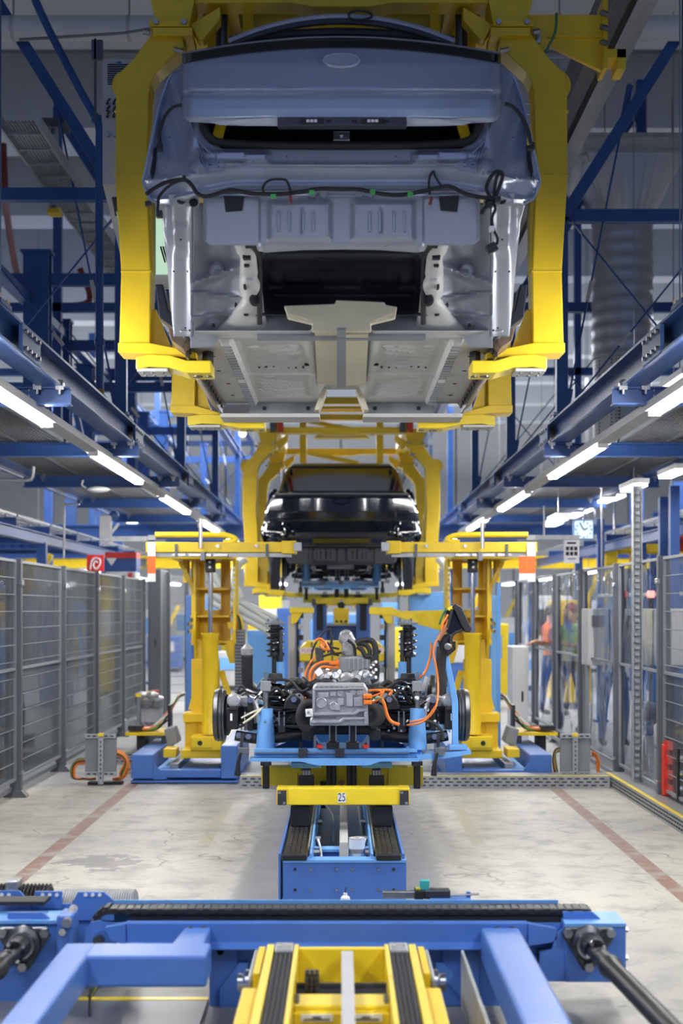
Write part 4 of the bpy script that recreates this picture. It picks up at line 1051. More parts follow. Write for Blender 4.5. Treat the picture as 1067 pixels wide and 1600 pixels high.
# ================================================================ lifting columns either side of the line
def lift(s):
    side = 'left' if s < 0 else 'right'
    t = T('lifting_column', 'tall yellow lifting column with chrome piston on a blue slide base, %s of the line' % side, 'lift', (s * 1.5, 13.9, 0))
    Y = 13.5
    X = lambda px, Y=Y: -s * P(px, 0, Y).x      # pixel columns are read from the left column and mirrored
    Z = lambda py, Y=Y: P(0, py, Y).z
    def box(x0, x1, y0, y1, Yf, d, m=None): return (m or MB()).box(X(x0, Yf), X(x1, Yf), Yf, Yf + d, Z(y1, Yf), Z(y0, Yf))
    base = MB().box(X(204), X(372), Y - .02, Y + 2.0, .012, .03).build('base_plate', 'blue_conveyor', t)
    box(205, 239, 1179, 1217, Y, 1.7).build('side_box', 'blue_conveyor', t, bevel=.01)
    box(345, 371, 1165, 1217, Y, 1.7).build('side_box', 'blue_conveyor', t, bevel=.01)
    MB().prism([(X(239), .04), (X(262), .04), (X(239), .20)], Y + .01, Y + .03, 'y').build('corner_gusset', 'blue_conveyor', t)
    box(239, 345, 1203, 1215, Y + .02, .12).build('front_bar', 'blue_conveyor', t, bevel=.006)
    MB().box(X(240), X(344), Y + .14, Y + 1.9, .03, .10).build('deck', 'blue_conveyor', t)
    MB().box(X(243), X(262), Y + .18, Y + 1.2, .10, .13).build('slide_rail', 'blue_light', t)
    MB().box(X(262), X(275), Y + .16, Y + 1.3, .10, .17).build('guide_bar', 'mid_grey', t)
    MB().box(X(280), X(338), Y + .18, Y + .9, .10, .12).build('deck_plate', 'blue_conveyor', t)
    # yellow carriage
    box(282, 345, 1172, 1185, Y + .25, .8).build('carriage', 'yellow_paint', t, bevel=.008)
    box(255, 275, 1170, 1184, Y + .35, .3).build('carriage_block', 'yellow_paint', t, bevel=.008)
    b = box(297, 346, 1151, 1173, Y + .22, .45).build('cylinder_foot', 'yellow_paint', t, bevel=.008)
    MB().cyl((X(309), Y + .225, Z(1161, Y + .22)), (X(309), Y + .20, Z(1161, Y + .22)), .024, n=16).build('bore', 'ink', b)
    q = box(300, 330, 1155, 1168, Y + .205, .02).build('cover_plate', 'yellow_gloss', b)
    # cylinder and piston
    xc, yc = X(323.5), Y + .35
    MB().lathe((xc, yc, Z(1152)), (0, 0, 1), [(0, .085), (.02, .085), (.03, .08), (Z(995) - Z(1152), .08), (Z(993) - Z(1152), .09), (Z(990) - Z(1152), .09)], 24).build('cylinder', 'yellow_paint', t, sm=True)
    MB().cyl((xc, yc, Z(992)), (xc, yc, Z(893)), .024, n=16).build('piston_rod', 'chrome', t, sm=True)
    k = MB().box(xc - .045, xc + .045, yc - .06, yc + .06, Z(893), Z(868)).build('rod_clevis', 'black_plastic', t, bevel=.01)
    for dz in (.05, .10): MB().cyl((xc, yc - .06, Z(893) + dz), (xc, yc - .075, Z(893) + dz), .012, n=8).build('bolt', 'steel', k)
    # standing mast behind the cylinder
    Ym = Y + .55
    box(299, 322, 1030, 1172, Ym, .10).build('mast_post', 'yellow_paint', t, bevel=.008)
    box(326, 342, 1030, 1172, Ym + .05, .12).build('mast_post', 'yellow_paint', t, bevel=.008)
    box(286, 340, 1114, 1129, Ym - .08, .3).build('mast_collar', 'yellow_paint', t, bevel=.008)
    box(289, 308, 1128, 1172, Ym - .02, .12).build('mast_leg', 'yellow_paint', t, bevel=.006)
    for (a, b_) in ((306, 289), (338, 357)):
        MB().bar((X(a), Ym + .02, Z(1052)), (X(b_), Ym + .02, Z(1116)), .06, .03, (0, 1, 0)).build('mast_brace', 'yellow_paint', t)
    # moving slide frame
    Yf = Y + .62
    bp = MB(); bp.prism([(X(299), Z(870)), (X(360), Z(870)), (X(360), Z(1000)), (X(350), Z(1006)), (X(310), Z(1006)), (X(299), Z(1000))], Yf + .26, Yf + .28, 'y')
    bp.v.clear(); bp.f.clear()
    for (x0, x1, y0, y1) in ((299, 320, 870, 1008), (345, 360, 870, 1008), (320, 345, 870, 880), (320, 345, 918, 927), (320, 345, 953, 1008)): box(x0, x1, y0, y1, Yf + .26, .02, bp)
    bp.build('back_plate', 'yellow_paint', t)
    for x0 in (293.5, 358):
        MB().prism([(Yf - .16, Z(870)), (Yf + .28, Z(870)), (Yf + .28, Z(1006)), (Yf + .1, Z(1040)), (Yf - .02, Z(1040)), (Yf - .16, Z(985))], X(x0), X(x0 + 4.5), 'x').build('side_cheek', 'yellow_paint', t, bevel=.004)
    for yy in (920, 963, 1003): box(298, 358, yy - 1.5, yy + 1.5, Yf - .05, .3).build('shelf_rib', 'yellow_paint', t)
    MB().prism([(X(298), Z(1000)), (X(312), Z(1004)), (X(307), Z(1040)), (X(294), Z(1040))], Yf - .04, Yf - .01, 'y').build('foot_flare', 'yellow_paint', t)
    MB().prism([(X(345), Z(1004)), (X(360), Z(1000)), (X(364), Z(1040)), (X(351), Z(1040)), (X(343), Z(1012))], Yf - .04, Yf - .01, 'y').build('foot_flare', 'yellow_paint', t)
    box(265, 361, 869, 873, Yf - .42, .75).build('top_plate', 'yellow_paint', t, bevel=.004)
    MB().prism([(X(268), Z(874)), (X(275), Z(874)), (X(293), Z(912)), (X(293), Z(926))], Yf - .08, Yf - .03, 'y').build('top_brace', 'yellow_paint', t)
    box(286, 293, 874, 910, Yf - .02, .2).build('top_web', 'yellow_paint', t)
    # loading arm with its grey rail and end stop
    ar = box(227.5, 457, 847, 863, Y - .12, .14).build('loading_arm', 'yellow_paint', t, bevel=.006)
    box(440, 463, 845, 865, Y - .15, .20).build('arm_end', 'yellow_paint', t, bevel=.006)
    box(459, 471, 847, 861, Y - .18, .05).build('end_stop', 'steel', t, bevel=.004)
    box(243, 455, 864, 870, Y - .08, .10).build('arm_rail', 'galvanised', t)
    for x0, x1 in ((268, 290), (294, 330), (333, 356)): box(x0, x1, 864.5, 869.5, Y - .11, .05).build('rail_carriage', 'steel', t, bevel=.003)
    for px in (275, 417): box(px - 2, px + 2, 850, 870, Y - .135, .02).build('clamp_strap', 'dark_steel', ar)
    for px in (342, 402): MB().cyl((X(px), Y - .12, Z(854)), (X(px), Y - .135, Z(854)), .017, n=6).build('bolt', 'steel', ar)
    MB().cyl((X(316), Y - .17, Z(858)), (X(316), Y - .17, Z(812)), .018, n=10).cyl((X(316), Y - .17, Z(818)), (X(316), Y - .17, Z(826)), .03, n=10).build('adjusting_spindle', 'steel', t)
    box(313, 320, 862, 876, Y - .17, .08).build('spindle_block', 'mid_grey', t, bevel=.004)
    pts = smooth([(X(236), Y + .3, Z(833)), (X(330), Y + .3, Z(833)), (X(350), Y + .3, Z(834)), (X(362), Y + .3, Z(838)), (X(364), Y + .3, Z(842)), (X(355), Y + .3, Z(845)), (X(345), Y + .3, Z(845))], 5)
    MB().tube(pts, .028, 10).build('guard_tube', 'yellow_gloss', t, sm=True)
    box(231, 244, 836, 844, Y + .3, .06).build('guard_bracket', 'mid_grey', t)
    # warning flag strips hanging from the arm end
    for k, (x0, x1, yb) in enumerate(((230.5, 243, 909),) if s < 0 else ((230.5, 243.5, 909), (244.2, 256, 906))):
        f = box(x0, x1, 848 if k == 0 else 868, 869, Y - .135, .004).build('flag_strip', 'label_white', t)
        box(x0, x1, 869, 896, Y - .135, .004).build('flag_band', 'orange_flag', f)
        box(x0, x1, 896, yb, Y - .135, .004).build('flag_end', 'label_white', f)
    # hoses out of the column into the cable guide
    if s < 0:
        for k, m in enumerate(('orange_cable', 'green_wire', 'rubber', 'yellow_paint')):
            MB().tube(smooth([P(362, 955 + k, Yf), P(368 + k * 2, 962, Yf), P(371 + k * 2.4, 975, Yf), P(372 + k * 2.4, 992, Yf)], 4), .014, 6).build('supply_cable', m, t, sm=True)
        gd = box(367, 382, 984, 1086, Yf - .1, .14).build('cable_guide', 'dark_steel', t)
        lk = MB()
        for i in range(20): box(366.5, 382.5, 985 + i * 5, 986.5 + i * 5, Yf - .105, .15, lk)
        lk.build('guide_link', 'mid_grey', gd, kind='stuff')
        box(356, 366, 972, 982, Yf - .1, .1).build('guide_bracket', 'yellow_paint', t)
    # limit switch clusters on the cheek
    m = MB()
    for i in range(4): m.sphere((X(289 - i % 2 * 4), Yf, Z(970 + i * 6)), .022, 8)
    m.cyl((X(294), Yf, Z(978)), (X(282), Yf, Z(978)), .014, n=8); m.build('limit_switch', 'chrome', t, kind='stuff')
    m = MB()
    for i in range(7): m.cyl((X(360), Yf - .17, Z(885 + i * 8)), (X(360), Yf - .18, Z(885 + i * 8)), .012, n=6)
    m.build('bolt', 'steel', t, kind='stuff')
    # blue standing guide column behind
    box(290, 301, 930, 1170, Y + 1.15, .2).build('guide_column', 'blue_light' if s > 0 else 'blue_conveyor', t, bevel=.01)
    if s > 0: box(285, 290, 900, 1170, Y + 1.3, .2).build('guide_column', 'blue_light', t)
    return t
lift(-1); lift(1)

# small machines and cable trays beside the columns
for s in (-1, 1):
    side = 'left' if s < 0 else 'right'
    t = T('cable_bench', 'low yellow topped tray of loose cables beside the %s lifting column' % side, 'tray', (s * 2.3, 14.6, 0))
    mx = lambda px: px if s < 0 else 1067 - px
    Y = 14.6
    a, b = P(mx(198), 1148, Y), P(mx(262), 1141, Y)
    MB().box(a.x, b.x, Y - .1, Y + .5, a.z, a.z + .03).build('tray_top', 'yellow_paint', t)
    MB().box(P(mx(214), 0, Y).x, P(mx(226), 0, Y).x, Y, Y + .3, 0, a.z).build('leg', 'ink', t)
    MB().box(P(mx(252), 0, Y).x, P(mx(260), 0, Y).x, Y, Y + .3, 0, a.z).build('leg', 'dark_steel', t)
    rnd = random.Random(5)
    for k in range(16):
        m = ('orange_cable', 'green_wire', 'rubber', 'label_white')[k % 4]
        x0 = 203 + rnd.random() * 12; yy = 1141 - rnd.random() * 4
        pts = [P(mx(x0), yy, Y + .05 * k / 3), P(mx(x0 + 18), yy - 3 + rnd.random() * 5, Y + .02 * k), P(mx(x0 + 34), yy - 3, Y + .1), P(mx(258 + rnd.random() * 4), 1125 - rnd.random() * 8, Y + .1), P(mx(266 + rnd.random() * 4), 1105, Y + .15), P(mx(280), 1086 + rnd.random() * 4, Y + .3), P(mx(292), 1082 + rnd.random() * 3, Y + .4)]
        MB().tube(smooth(pts, 4), .012, 6).build('cable', m, t, sm=True)
    MB().pbox(*sorted((mx(200), mx(222))), 1134, 1142, Y - .05, .12).build('junction_box', 'ink', t)
    MB().pbox(*sorted((mx(262), mx(266))), 1102, 1140, Y, .2).build('post', 'black_plastic', t)
    MB().prism([(P(mx(256), 1140, 14.2).x, P(0, 1140, 14.2).z), (P(mx(271), 1136, 14.2).x, P(0, 1136, 14.2).z), (P(mx(279), 1160, 14.2).x, P(0, 1160, 14.2).z), (P(mx(262), 1168, 14.2).x, P(0, 1168, 14.2).z)], 14.2, 14.5, 'y').build('sensor_box', 'mid_grey', t, bevel=.01)
t = T('valve_unit', 'grey valve and motor unit with yellow capped plates behind the left cable tray', 'machine', P(236, 1140, 15.6))
Y = 15.6
t.location.z = 0
MB().pbox(213, 219, 1086, 1200, Y, .2).build('end_plate', 'mid_grey', t, bevel=.01); MB().pbox(212, 220, 1084, 1089, Y - .01, .2).build('cap', 'yellow_gloss', t)
MB().pbox(229, 235, 1084, 1196, Y + .3, .2).build('end_plate', 'mid_grey', t, bevel=.01); MB().pbox(229, 236, 1081, 1085, Y + .29, .2).build('cap', 'yellow_gloss', t)
for k in range(4): MB().lathe(P(222 + k * 8, 1098 + k % 2 * 6, Y + .1), (0, -.3, 1), [(0, .07), (.05, .08), (.10, .075), (.12, .04)], 16).build('valve_head', 'foil', t, sm=True)
MB().pbox(219, 250, 1104, 1130, Y + .08, .3).build('valve_block', 'cast_aluminium', t, bevel=.012)
for k in range(3): MB().cyl(P(224 + k * 9, 1130, Y), P(224 + k * 9, 1150, Y), .025, n=10).build('stub_pipe', 'chrome', t)
MB().pbox(236, 247, 1079, 1086, Y + .4, .1).build('warning_cover', 'red_paint', t)
MB().pbox(215, 252, 1148, 1200, Y + .3, .3).build('pedestal', 'mid_grey', t)
# ================================================================ powertrain on its tray
tray = T('assembly_tray', 'light blue assembly tray with upright blue posts carrying the drive unit', 'tray', (0, 9.0, .5))
Y = 9.0
ft = MB().pbox(397, 652, 1170, 1176, Y, .05); ft.build('front_rail', 'blue_light', tray, bevel=.003)
MB().pbox(397, 652, 1177, 1183, Y + .02, .03).build('rail_face', 'blue_light', tray)
MB().pbox(397, 640, 1175.5, 1177.5, Y - .012, .02).build('edge_strip', 'steel', tray)
MB().pprism([(390, 1185), (655, 1185), (655, 1190), (595, 1190), (575, 1196), (495, 1196), (470, 1190), (390, 1190)], Y - .03, .12).build('bottom_plate', 'blue_light', tray)
a, b = P(400, 1180, Y), P(660, 1180, Y)
for x0, x1 in ((a.x, a.x + .10), (b.x - .10, b.x)): MB().box(x0, x1, Y + .05, 12.6, a.z - .04, a.z + .05).build('side_rail', 'blue_light', tray, bevel=.006)
MB().box(a.x, b.x, 10.0, 10.12, a.z - .04, a.z + .05).build('cross_rail', 'blue_light', tray)
MB().box(a.x, b.x, 12.5, 12.6, a.z - .04, a.z + .05).build('cross_rail', 'blue_light', tray)
MB().box(a.x + .1, b.x - .1, 9.1, 10.0, a.z - .03, a.z - .01).build('deck', 'blue_light', tray)
# slanted deck triangles seen behind the posts
MB().pprism([(428, 1168), (470, 1150), (488, 1150), (500, 1168)], 9.4, .3).build('saddle_plate', 'blue_conveyor', tray)
MB().pprism([(640, 1168), (600, 1150), (580, 1150), (565, 1168)], 9.4, .3).build('saddle_plate', 'blue_conveyor', tray)
MB().pbox(466, 480, 1170, 1184, Y - .02, .03).build('latch_block', 'dark_steel', tray, bevel=.003)
MB().pbox(524, 538, 1170, 1183, Y - .02, .03).build('latch_block', 'dark_steel', tray, bevel=.003)
for s in (-1, 1):
    xm = 533.5 + s * 118.5
    for px, Yp, ytop in ((xm, 9.08, 1107),):
        q = P(px, 1170, Yp)
        zt = P(0, ytop, Yp).z
        MB().lathe((q.x, Yp, q.z), (0, 0, 1), [(0, .062), (.19 * .95, .050), (.20, .047), (zt - q.z, .046)], 20).build('post', 'blue_light', tray, sm=True)
        MB().lathe((q.x, Yp, zt), (0, 0, 1), [(0, .017), (P(0, 1082, Yp).z - zt, .017)], 12).build('post_rod', 'steel', tray, sm=True)
        MB().box(q.x - .032, q.x + .032, Yp - .03, Yp + .03, P(0, 1080, Yp).z, P(0, 1064, Yp).z).build('rod_clamp', 'mid_grey', tray, bevel=.005)
        MB().cyl((q.x, Yp, P(0, 1064, Yp).z), (q.x, Yp, P(0, 1050, Yp).z), .010, n=8).build('rod_tip', 'steel', tray)
        MB().cyl((q.x, Yp - .045, P(0, 1127, Yp).z), (q.x, Yp - .052, P(0, 1127, Yp).z), .008, n=6).build('set_screw', 'steel', tray)
    q = P(533.5 + s * 95, 1085, 11.9)
    MB().cyl((q.x, 11.9, .72), (q.x, 11.9, P(0, 1034, 11.9).z), .036, n=18).build('front_post', 'blue_light', tray, sm=True)
    MB().cyl((q.x, 11.9, P(0, 1034, 11.9).z), (q.x, 11.9, P(0, 985, 11.9).z), .016, n=10).build('front_rod', 'dark_steel', tray)
    # support pins below
    for px, Yp in ((416, 9.1), ):
        xx = P(533.5 + s * 118, 0, Yp).x
        MB().cyl((xx, Yp, P(0, 1194, Yp).z), (xx, Yp, P(0, 1232, Yp).z), .022, n=12).build('support_pin', 'black_plastic', tray)
        MB().cyl((xx, Yp, P(0, 1190, Yp).z), (xx, Yp, P(0, 1196, Yp).z), .036, n=14).build('pin_washer', 'dark_steel', tray)
    for px in (19, 12):
        xx = P(533.5 + s * px, 0, 9.2).x; MB().cyl((xx, 9.2, P(0, 1192, 9.2).z), (xx, 9.2, P(0, 1230, 9.2).z), .017, n=10).build('support_pin', 'black_plastic', tray)
    # toggle levers at the corners
    xx = 533.5 + s * (155 if s < 0 else 152)
    MB().bar(P(xx, 1146, Y), P(xx - 2, 1174, Y), .02, .02, (0, 1, 0)).build('lever_arm', 'dark_steel', tray)
    MB().pbox(xx - 7, xx + 10, 1168, 1180, Y - .02, .05).build('lever_bracket', 'steel', tray, bevel=.004)
    MB().tube([P(xx - 2, 1176, Y - .03), P(xx - 6, 1190, Y - .03), P(xx - 8, 1212, Y - .03)], .014, 8, [.008, .012, .020]).build('lever_handle', 'black_plastic', tray, sm=True)
# right outrigger plate with the leaning blue brace for the charge socket
MB().pprism([(650, 1180), (735, 1172), (737, 1178), (690, 1186), (655, 1187)], 9.0, .30).build('outrigger_plate', 'blue_light', tray)
MB().pprism([(693, 1026), (701, 1024), (716, 1096), (716, 1168), (707, 1168), (706, 1096)], 9.05, .05).build('leaning_brace', 'blue_light', tray, bevel=.003)
MB().pbox(702, 730, 1165, 1172, 9.0, .12).build('brace_foot', 'blue_light', tray, bevel=.003)

# ---------------------------------------------------------------- rear axle and drive unit
ax = T('drive_axle', 'near electric drive axle with brake drums, grey motor casing and orange cables on the tray', 'axle', (0, 9.2, .78))
hubz = P(0, 1118, 9.2).z
for s in (-1, 1):
    x0 = s * P(1067 - 334, 0, 9.2).x
    # brake drum seen on edge
    MB().lathe((x0, 9.25, hubz), (-s, 0, 0), [(0, .10), (0, .150), (.006, .165), (.030, .172), (.034, .166), (.040, .172), (.055, .172), (.060, .165), (.072, .165), (.075, .150), (.078, .10), (.06, .05)], 40).build('brake_drum', 'dark_steel', ax, sm=True)
    MB().lathe((x0 - s * .07, 9.25, hubz), (-s, 0, 0), [(0, .13), (.02, .135), (.03, .12), (.05, .07), (.12, .06)], 24).build('backing_plate', 'black_plastic', ax, sm=True)
    mx = lambda px: px if s < 0 else 1067 - px
    def pb(a, b, y0, y1, Yv, d): return MB().pbox(*sorted((mx(a), mx(b))), y0, y1, Yv, d)
    c = pb(354, 372, 1106, 1140, 9.08, .14).build('brake_caliper', 'black_plastic', ax, bevel=.008)
    pb(358, 370, 1103, 1110, 9.06, .1).build('caliper_bridge', 'rubber', c, bevel=.006)
    pb(359.5, 363, 1115, 1126, 9.075, .006).build('sticker', 'label_white', c)
    h = P(mx(366), 1094, 9.15); MB().lathe(h, (0, -1, 0), [(0, .045), (.05, .045), (.06, .035), (.062, .012)], 20).build('hub_motor', 'cast_aluminium', ax, sm=True)
    MB().pprism([(mx(x), y) for x, y in ((371, 1088), (395, 1086), (402, 1094), (406, 1108), (398, 1142), (380, 1142), (386, 1112), (371, 1098))], 9.2, .12).build('knuckle', 'cast_aluminium', ax, bevel=.01)
    for i in range(6): pb(374 + i * 3, 375.2 + i * 3, 1104, 1128, 9.16, .06).build('fin', 'black_plastic', ax)
    pb(386, 396, 1094, 1142, 9.1, .05).build('link_arm', 'black_plastic', ax, bevel=.01)
    for px, py in ((390.5, 1094), (373, 1149), (388, 1151), (459, 1093)): MB().cyl(P(mx(px), py, 9.10), P(mx(px), py, 9.055), .020, n=6).build('arm_bolt', 'chrome', ax)
    MB().tube(smooth([P(mx(368), 1149, 9.12), P(mx(400), 1154, 9.12), P(mx(440), 1152, 9.15), P(mx(470), 1150, 9.2)], 4), .035, 10).build('lower_arm', 'black_plastic', ax, sm=True)
    MB().tube(smooth([P(mx(392), 1136, 9.2), P(mx(430), 1134, 9.2), P(mx(475), 1136, 9.2)], 4), .024, 10).build('tie_bar', 'black_gloss', ax, sm=True)
    MB().tube(smooth([P(mx(404), 1128, 9.1), P(mx(402), 1107, 9.1), P(mx(393), 1092, 9.12)], 4), .014, 8).build('upper_link', 'cast_aluminium', ax, sm=True)
    # coil spring and seat
    pts = []
    for i in range(110):
        th = i * .32; f = i / 109; r = .064 - .004 * f
        q = P(mx(430), 1112 - f * 44, 9.45); pts.append((q.x + r * math.cos(th), q.y + r * math.sin(th), q.z))
    MB().tube(pts, .011, 6).build('coil_spring', 'black_gloss', ax, sm=True)
    q = P(mx(430), 1064, 9.45); MB().lathe(q, (0, 0, 1), [(0, .07), (.014, .072), (.02, .05), (.05, .045)], 20).build('spring_seat', 'rubber', ax, sm=True)
    q = P(mx(430), 1116, 9.45); MB().lathe(q, (0, 0, 1), [(-.03, .08), (0, .085), (.01, .07)], 20).build('spring_pan', 'black_plastic', ax, sm=True)
    # damper standing at the hub
    if s < 0:
        q = P(386, 1086, 9.35)
        zz = lambda py: P(0, py, 9.35).z - q.z
        MB().lathe(q, (0, 0, 1), [(0, .030), (zz(1076), .030), (zz(1074), .036), (zz(1028), .038), (zz(1027), .040), (zz(1024), .040), (zz(1023), .038)], 20).build('damper', 'rubber', ax, sm=True)
        MB().lathe(q, (0, 0, 1), [(zz(1023), .038), (zz(1014), .042), (zz(1012), .036), (zz(1008), .018), (zz(1005), .006)], 16).build('wrapped_cap', 'foil', ax, sm=True, label='damper cap wrapped in clear film')
    else:
        q = P(690, 1088, 9.35); zz = lambda py: P(0, py, 9.35).z - q.z
        MB().lathe(q, (0, 0, 1), [(0, .030), (zz(1073), .030), (zz(1071), .036), (zz(1020), .038), (zz(1010), .034)], 20).build('damper', 'rubber', ax, sm=True)
        p = P(690, 1048, 9.31); m = MB()
        m.add([p + Vector((a, -.002, b)) for a, b in ((0, .022), (.009, 0), (.014, -.006), (0, -.018), (-.014, -.004), (-.006, .004))], [(0, 1, 2, 3, 4, 5)]); m.build('flame_mark', 'yellow_gloss', ax, solid=.002)
        MB().tube(smooth([P(668, 1058, 9.2), P(664, 1072, 9.2), P(662, 1088, 9.25)], 4), .018, 8).build('grey_boot', 'light_grey', ax, sm=True)
        MB().cyl(P(661, 1080, 9.15), P(661, 1086, 9.15), .010, n=8).build('blue_plug', 'blue_steel', ax)
    # wrapped wire tails
    if s < 0:
        MB().tube(smooth([P(377, 1122, 9.0), P(392, 1114, 9.0), P(406, 1108, 9.05), P(412, 1105, 9.1)], 4), .007, 6).build('sensor_wire', 'beige_coat', ax, sm=True)
        MB().tube(smooth([P(380, 1130, 9.0), P(395, 1120, 9.0), P(408, 1108, 9.05)], 4), .008, 6).build('sensor_wire', 'beige_coat', ax, sm=True)
    # control arm with bush toward the subframe
    MB().tube(smooth([P(mx(404), 1106, 9.2), P(mx(440), 1110, 9.2), P(mx(470), 1108, 9.25)], 4), .026, 10).build('control_arm', 'black_gloss', ax, sm=True)
    MB().pprism([(mx(x), y) for x, y in ((442, 1108), (446, 1094), (452, 1086), (462, 1085), (468, 1092), (470, 1110))], 9.1, .10).build('bush_bracket', 'black_plastic', ax, bevel=.01)
    MB().cyl(P(mx(466), 1092, 9.22), P(mx(466), 1092, 9.12), .036, n=18).build('bush', 'mid_grey', ax)
    MB().tube(smooth([P(mx(404), 1088, 9.5), P(mx(414), 1096, 9.5), P(mx(440), 1098, 9.5), P(mx(452), 1080, 9.5), P(mx(470), 1078, 9.5)], 4), .012, 8).build('brake_pipe', 'chrome', ax, sm=True)
    MB().tube(smooth([P(mx(450), 1074, 9.6), P(mx(462), 1066, 9.6), P(mx(474), 1078, 9.6), P(mx(478), 1088, 9.6)], 4), .02, 8).build('harness', 'rubber', ax, sm=True)
    pb(434, 446, 1122, 1150, 9.15, .03).build('hanger_plate', 'dark_steel', ax, bevel=.004)
    pb(435, 437, 1112, 1134, 9.1, .02).build('hanger_strap', 'steel', ax); pb(443, 445, 1112, 1134, 9.1, .02).build('hanger_strap', 'steel', ax)
    # standing legs of the work holder below the axle
    pb(467, 472, 1142, 1170, 9.2, .03).build('holder_leg', 'dark_steel', ax)
    pb(490, 494, 1150, 1170, 9.05, .02).build('holder_leg', 'steel', ax)
    rn = random.Random(11 if s < 0 else 12)
    for k in range(9):        # bundled hoses between bush and motor
        x0, y0 = 448 + rn.random() * 30, 1060 + rn.random() * 46
        MB().tube(smooth([P(mx(x0), y0, 9.4 + rn.random() * .3), P(mx(x0 + 10), y0 + rn.random() * 16 - 6, 9.35), P(mx(x0 + 22), y0 + rn.random() * 24 - 8, 9.4), P(mx(x0 + 30), y0 + 12 * rn.random(), 9.45)], 4), .010 + .012 * rn.random(), 7).build('hose', ('rubber', 'black_gloss', 'rubber', 'dark_steel')[k % 4], ax, sm=True)
rn = random.Random(4)
for k in range(34):
    sx = -1 if k % 2 else 1
    u = 46 + rn.random() * 90; y0 = 1072 + rn.random() * 62; yv = 9.12 + rn.random() * .4
    pts = [P(533.5 + sx * u, y0, yv), P(533.5 + sx * (u + 12), y0 + rn.random() * 24 - 12, yv), P(533.5 + sx * (u + 26), y0 + rn.random() * 30 - 15, yv + .05), P(533.5 + sx * (u + 38), y0 + rn.random() * 30 - 15, yv + .1)]
    MB().tube(smooth(pts, 4), .005 + .008 * rn.random(), 6).build('loom', ('rubber', 'black_gloss', 'rubber', 'dark_steel', 'steel')[k % 5], ax, sm=True)
for k in range(26):
    sx = -1 if k % 2 else 1
    q = P(533.5 + sx * (48 + rn.random() * 110), 1080 + rn.random() * 66, 9.06 + rn.random() * .1)
    MB().cyl(q, q + Vector((rn.random() * .02 - .01, -.016, 0)), .007 + .006 * rn.random(), n=6).build('fitting', ('chrome', 'steel', 'label_white', 'black_gloss')[k % 4], ax)
# subframe
MB().pprism([(472, 1140), (490, 1134), (575, 1134), (595, 1140), (595, 1156), (580, 1158), (575, 1146), (492, 1146), (487, 1158), (472, 1156)], 9.05, .10).build('subframe', 'black_plastic', ax, bevel=.008)
MB().pbox(420, 648, 1138, 1148, 9.3, .12).build('subframe_beam', 'black_plastic', ax, bevel=.01)
MB().pbox(440, 630, 1094, 1140, 9.62, .25).build('subframe_box', 'black_plastic', ax, bevel=.02)
MB().pbox(498, 508, 1136, 1142, 9.0, .05).build('bolt_boss', 'black_gloss', ax)
for xc in (520, 551):
    m = MB().pbox(xc - 4.5, xc + 4.5, 1134, 1160, 8.98, .06); m.build('mount_strut', 'black_plastic', ax, bevel=.004)
    MB().pbox(xc - 6, xc - 4, 1134, 1158, 8.97, .04).build('strut_edge', 'steel', ax); MB().pbox(xc + 4, xc + 6, 1134, 1158, 8.97, .04).build('strut_edge', 'steel', ax)
    f = MB().pbox(xc - 10, xc + 10, 1160, 1170, 8.98, .10).build('mount_foot', 'black_plastic', ax, bevel=.004)
    for k in range(4): q = P(xc - 8 + k * 5.3, 1160, 8.99); MB().cyl(q, q + Vector((0, 0, .012)), .006, n=6).build('nut', 'chrome', f)
for xc in (500, 572): MB().pbox(xc - 5, xc + 4, 1164, 1169, 8.97, .04).build('red_clamp', 'red_paint', ax)
# motor casing
Yc = 8.84
mc = MB().pprism([(488, 1074), (494, 1070), (570, 1070), (575, 1078), (575, 1110), (576, 1134), (484, 1134), (484, 1124), (488, 1120)], Yc, .30).build('motor_casing', 'cast_aluminium', ax, bevel=.008)
def rel(pts, d=.008, m='cast_aluminium', n='casing_boss'): d *= 2.2; return MB().pprism(pts, Yc - d, d + .004).build(n, m, mc, bevel=.003)
rel([(497, 1082), (513, 1082), (513, 1090), (497, 1090)]); rel([(516, 1080), (525, 1080), (525, 1088), (516, 1088)])
rel([(541, 1083), (551, 1083), (551, 1104), (541, 1104)], .010); rel([(553, 1090), (567, 1090), (567, 1104), (553, 1104)])
rel([(527, 1092), (537, 1092), (537, 1102), (531, 1102), (531, 1110), (523, 1110), (523, 1100), (527, 1100)], .010)
for (px, py, r) in ((502, 1098, 8.5), (521, 1103, 6.5), (531, 1083, 5), (551, 1081, 5.5), (561, 1082, 4)):
    q = P(px, py, Yc); MB().lathe(q, (0, -1, 0), [(-.002, r * Yc / F), (.018, r * Yc / F), (.022, (r - 1) * Yc / F), (.014, (r - 1.6) * Yc / F)], 24).build('casing_boss', 'cast_aluminium', mc, sm=True)
rel([(490, 1114), (553, 1114), (560, 1108), (572, 1108), (572, 1111), (562, 1112), (556, 1117), (490, 1118)], .014, n='casing_rib')
rel([(486, 1126), (530, 1126), (536, 1121), (572, 1121), (572, 1124), (538, 1125), (532, 1130), (486, 1130)], .014, n='casing_rib')
rel([(490, 1076), (568, 1074), (568, 1077), (490, 1079)], .012, n='casing_rib'); rel([(489, 1080), (492, 1080), (492, 1116), (489, 1116)], .012, n='casing_rib'); rel([(569, 1112), (573, 1112), (573, 1132), (569, 1132)], .014, n='casing_rib')
rel([(558, 1114), (568, 1114), (568, 1120), (556, 1120)], .002, 'mid_grey', 'casing_recess'); rel([(489, 1120), (526, 1120), (526, 1123), (489, 1123)], .002, 'mid_grey', 'casing_recess')
for i in range(10): q = P(494 + i * 8, 1073, Yc); MB().cyl(q, q + Vector((0, -.012, 0)), .007, n=6).build('casing_bolt', 'steel', mc)
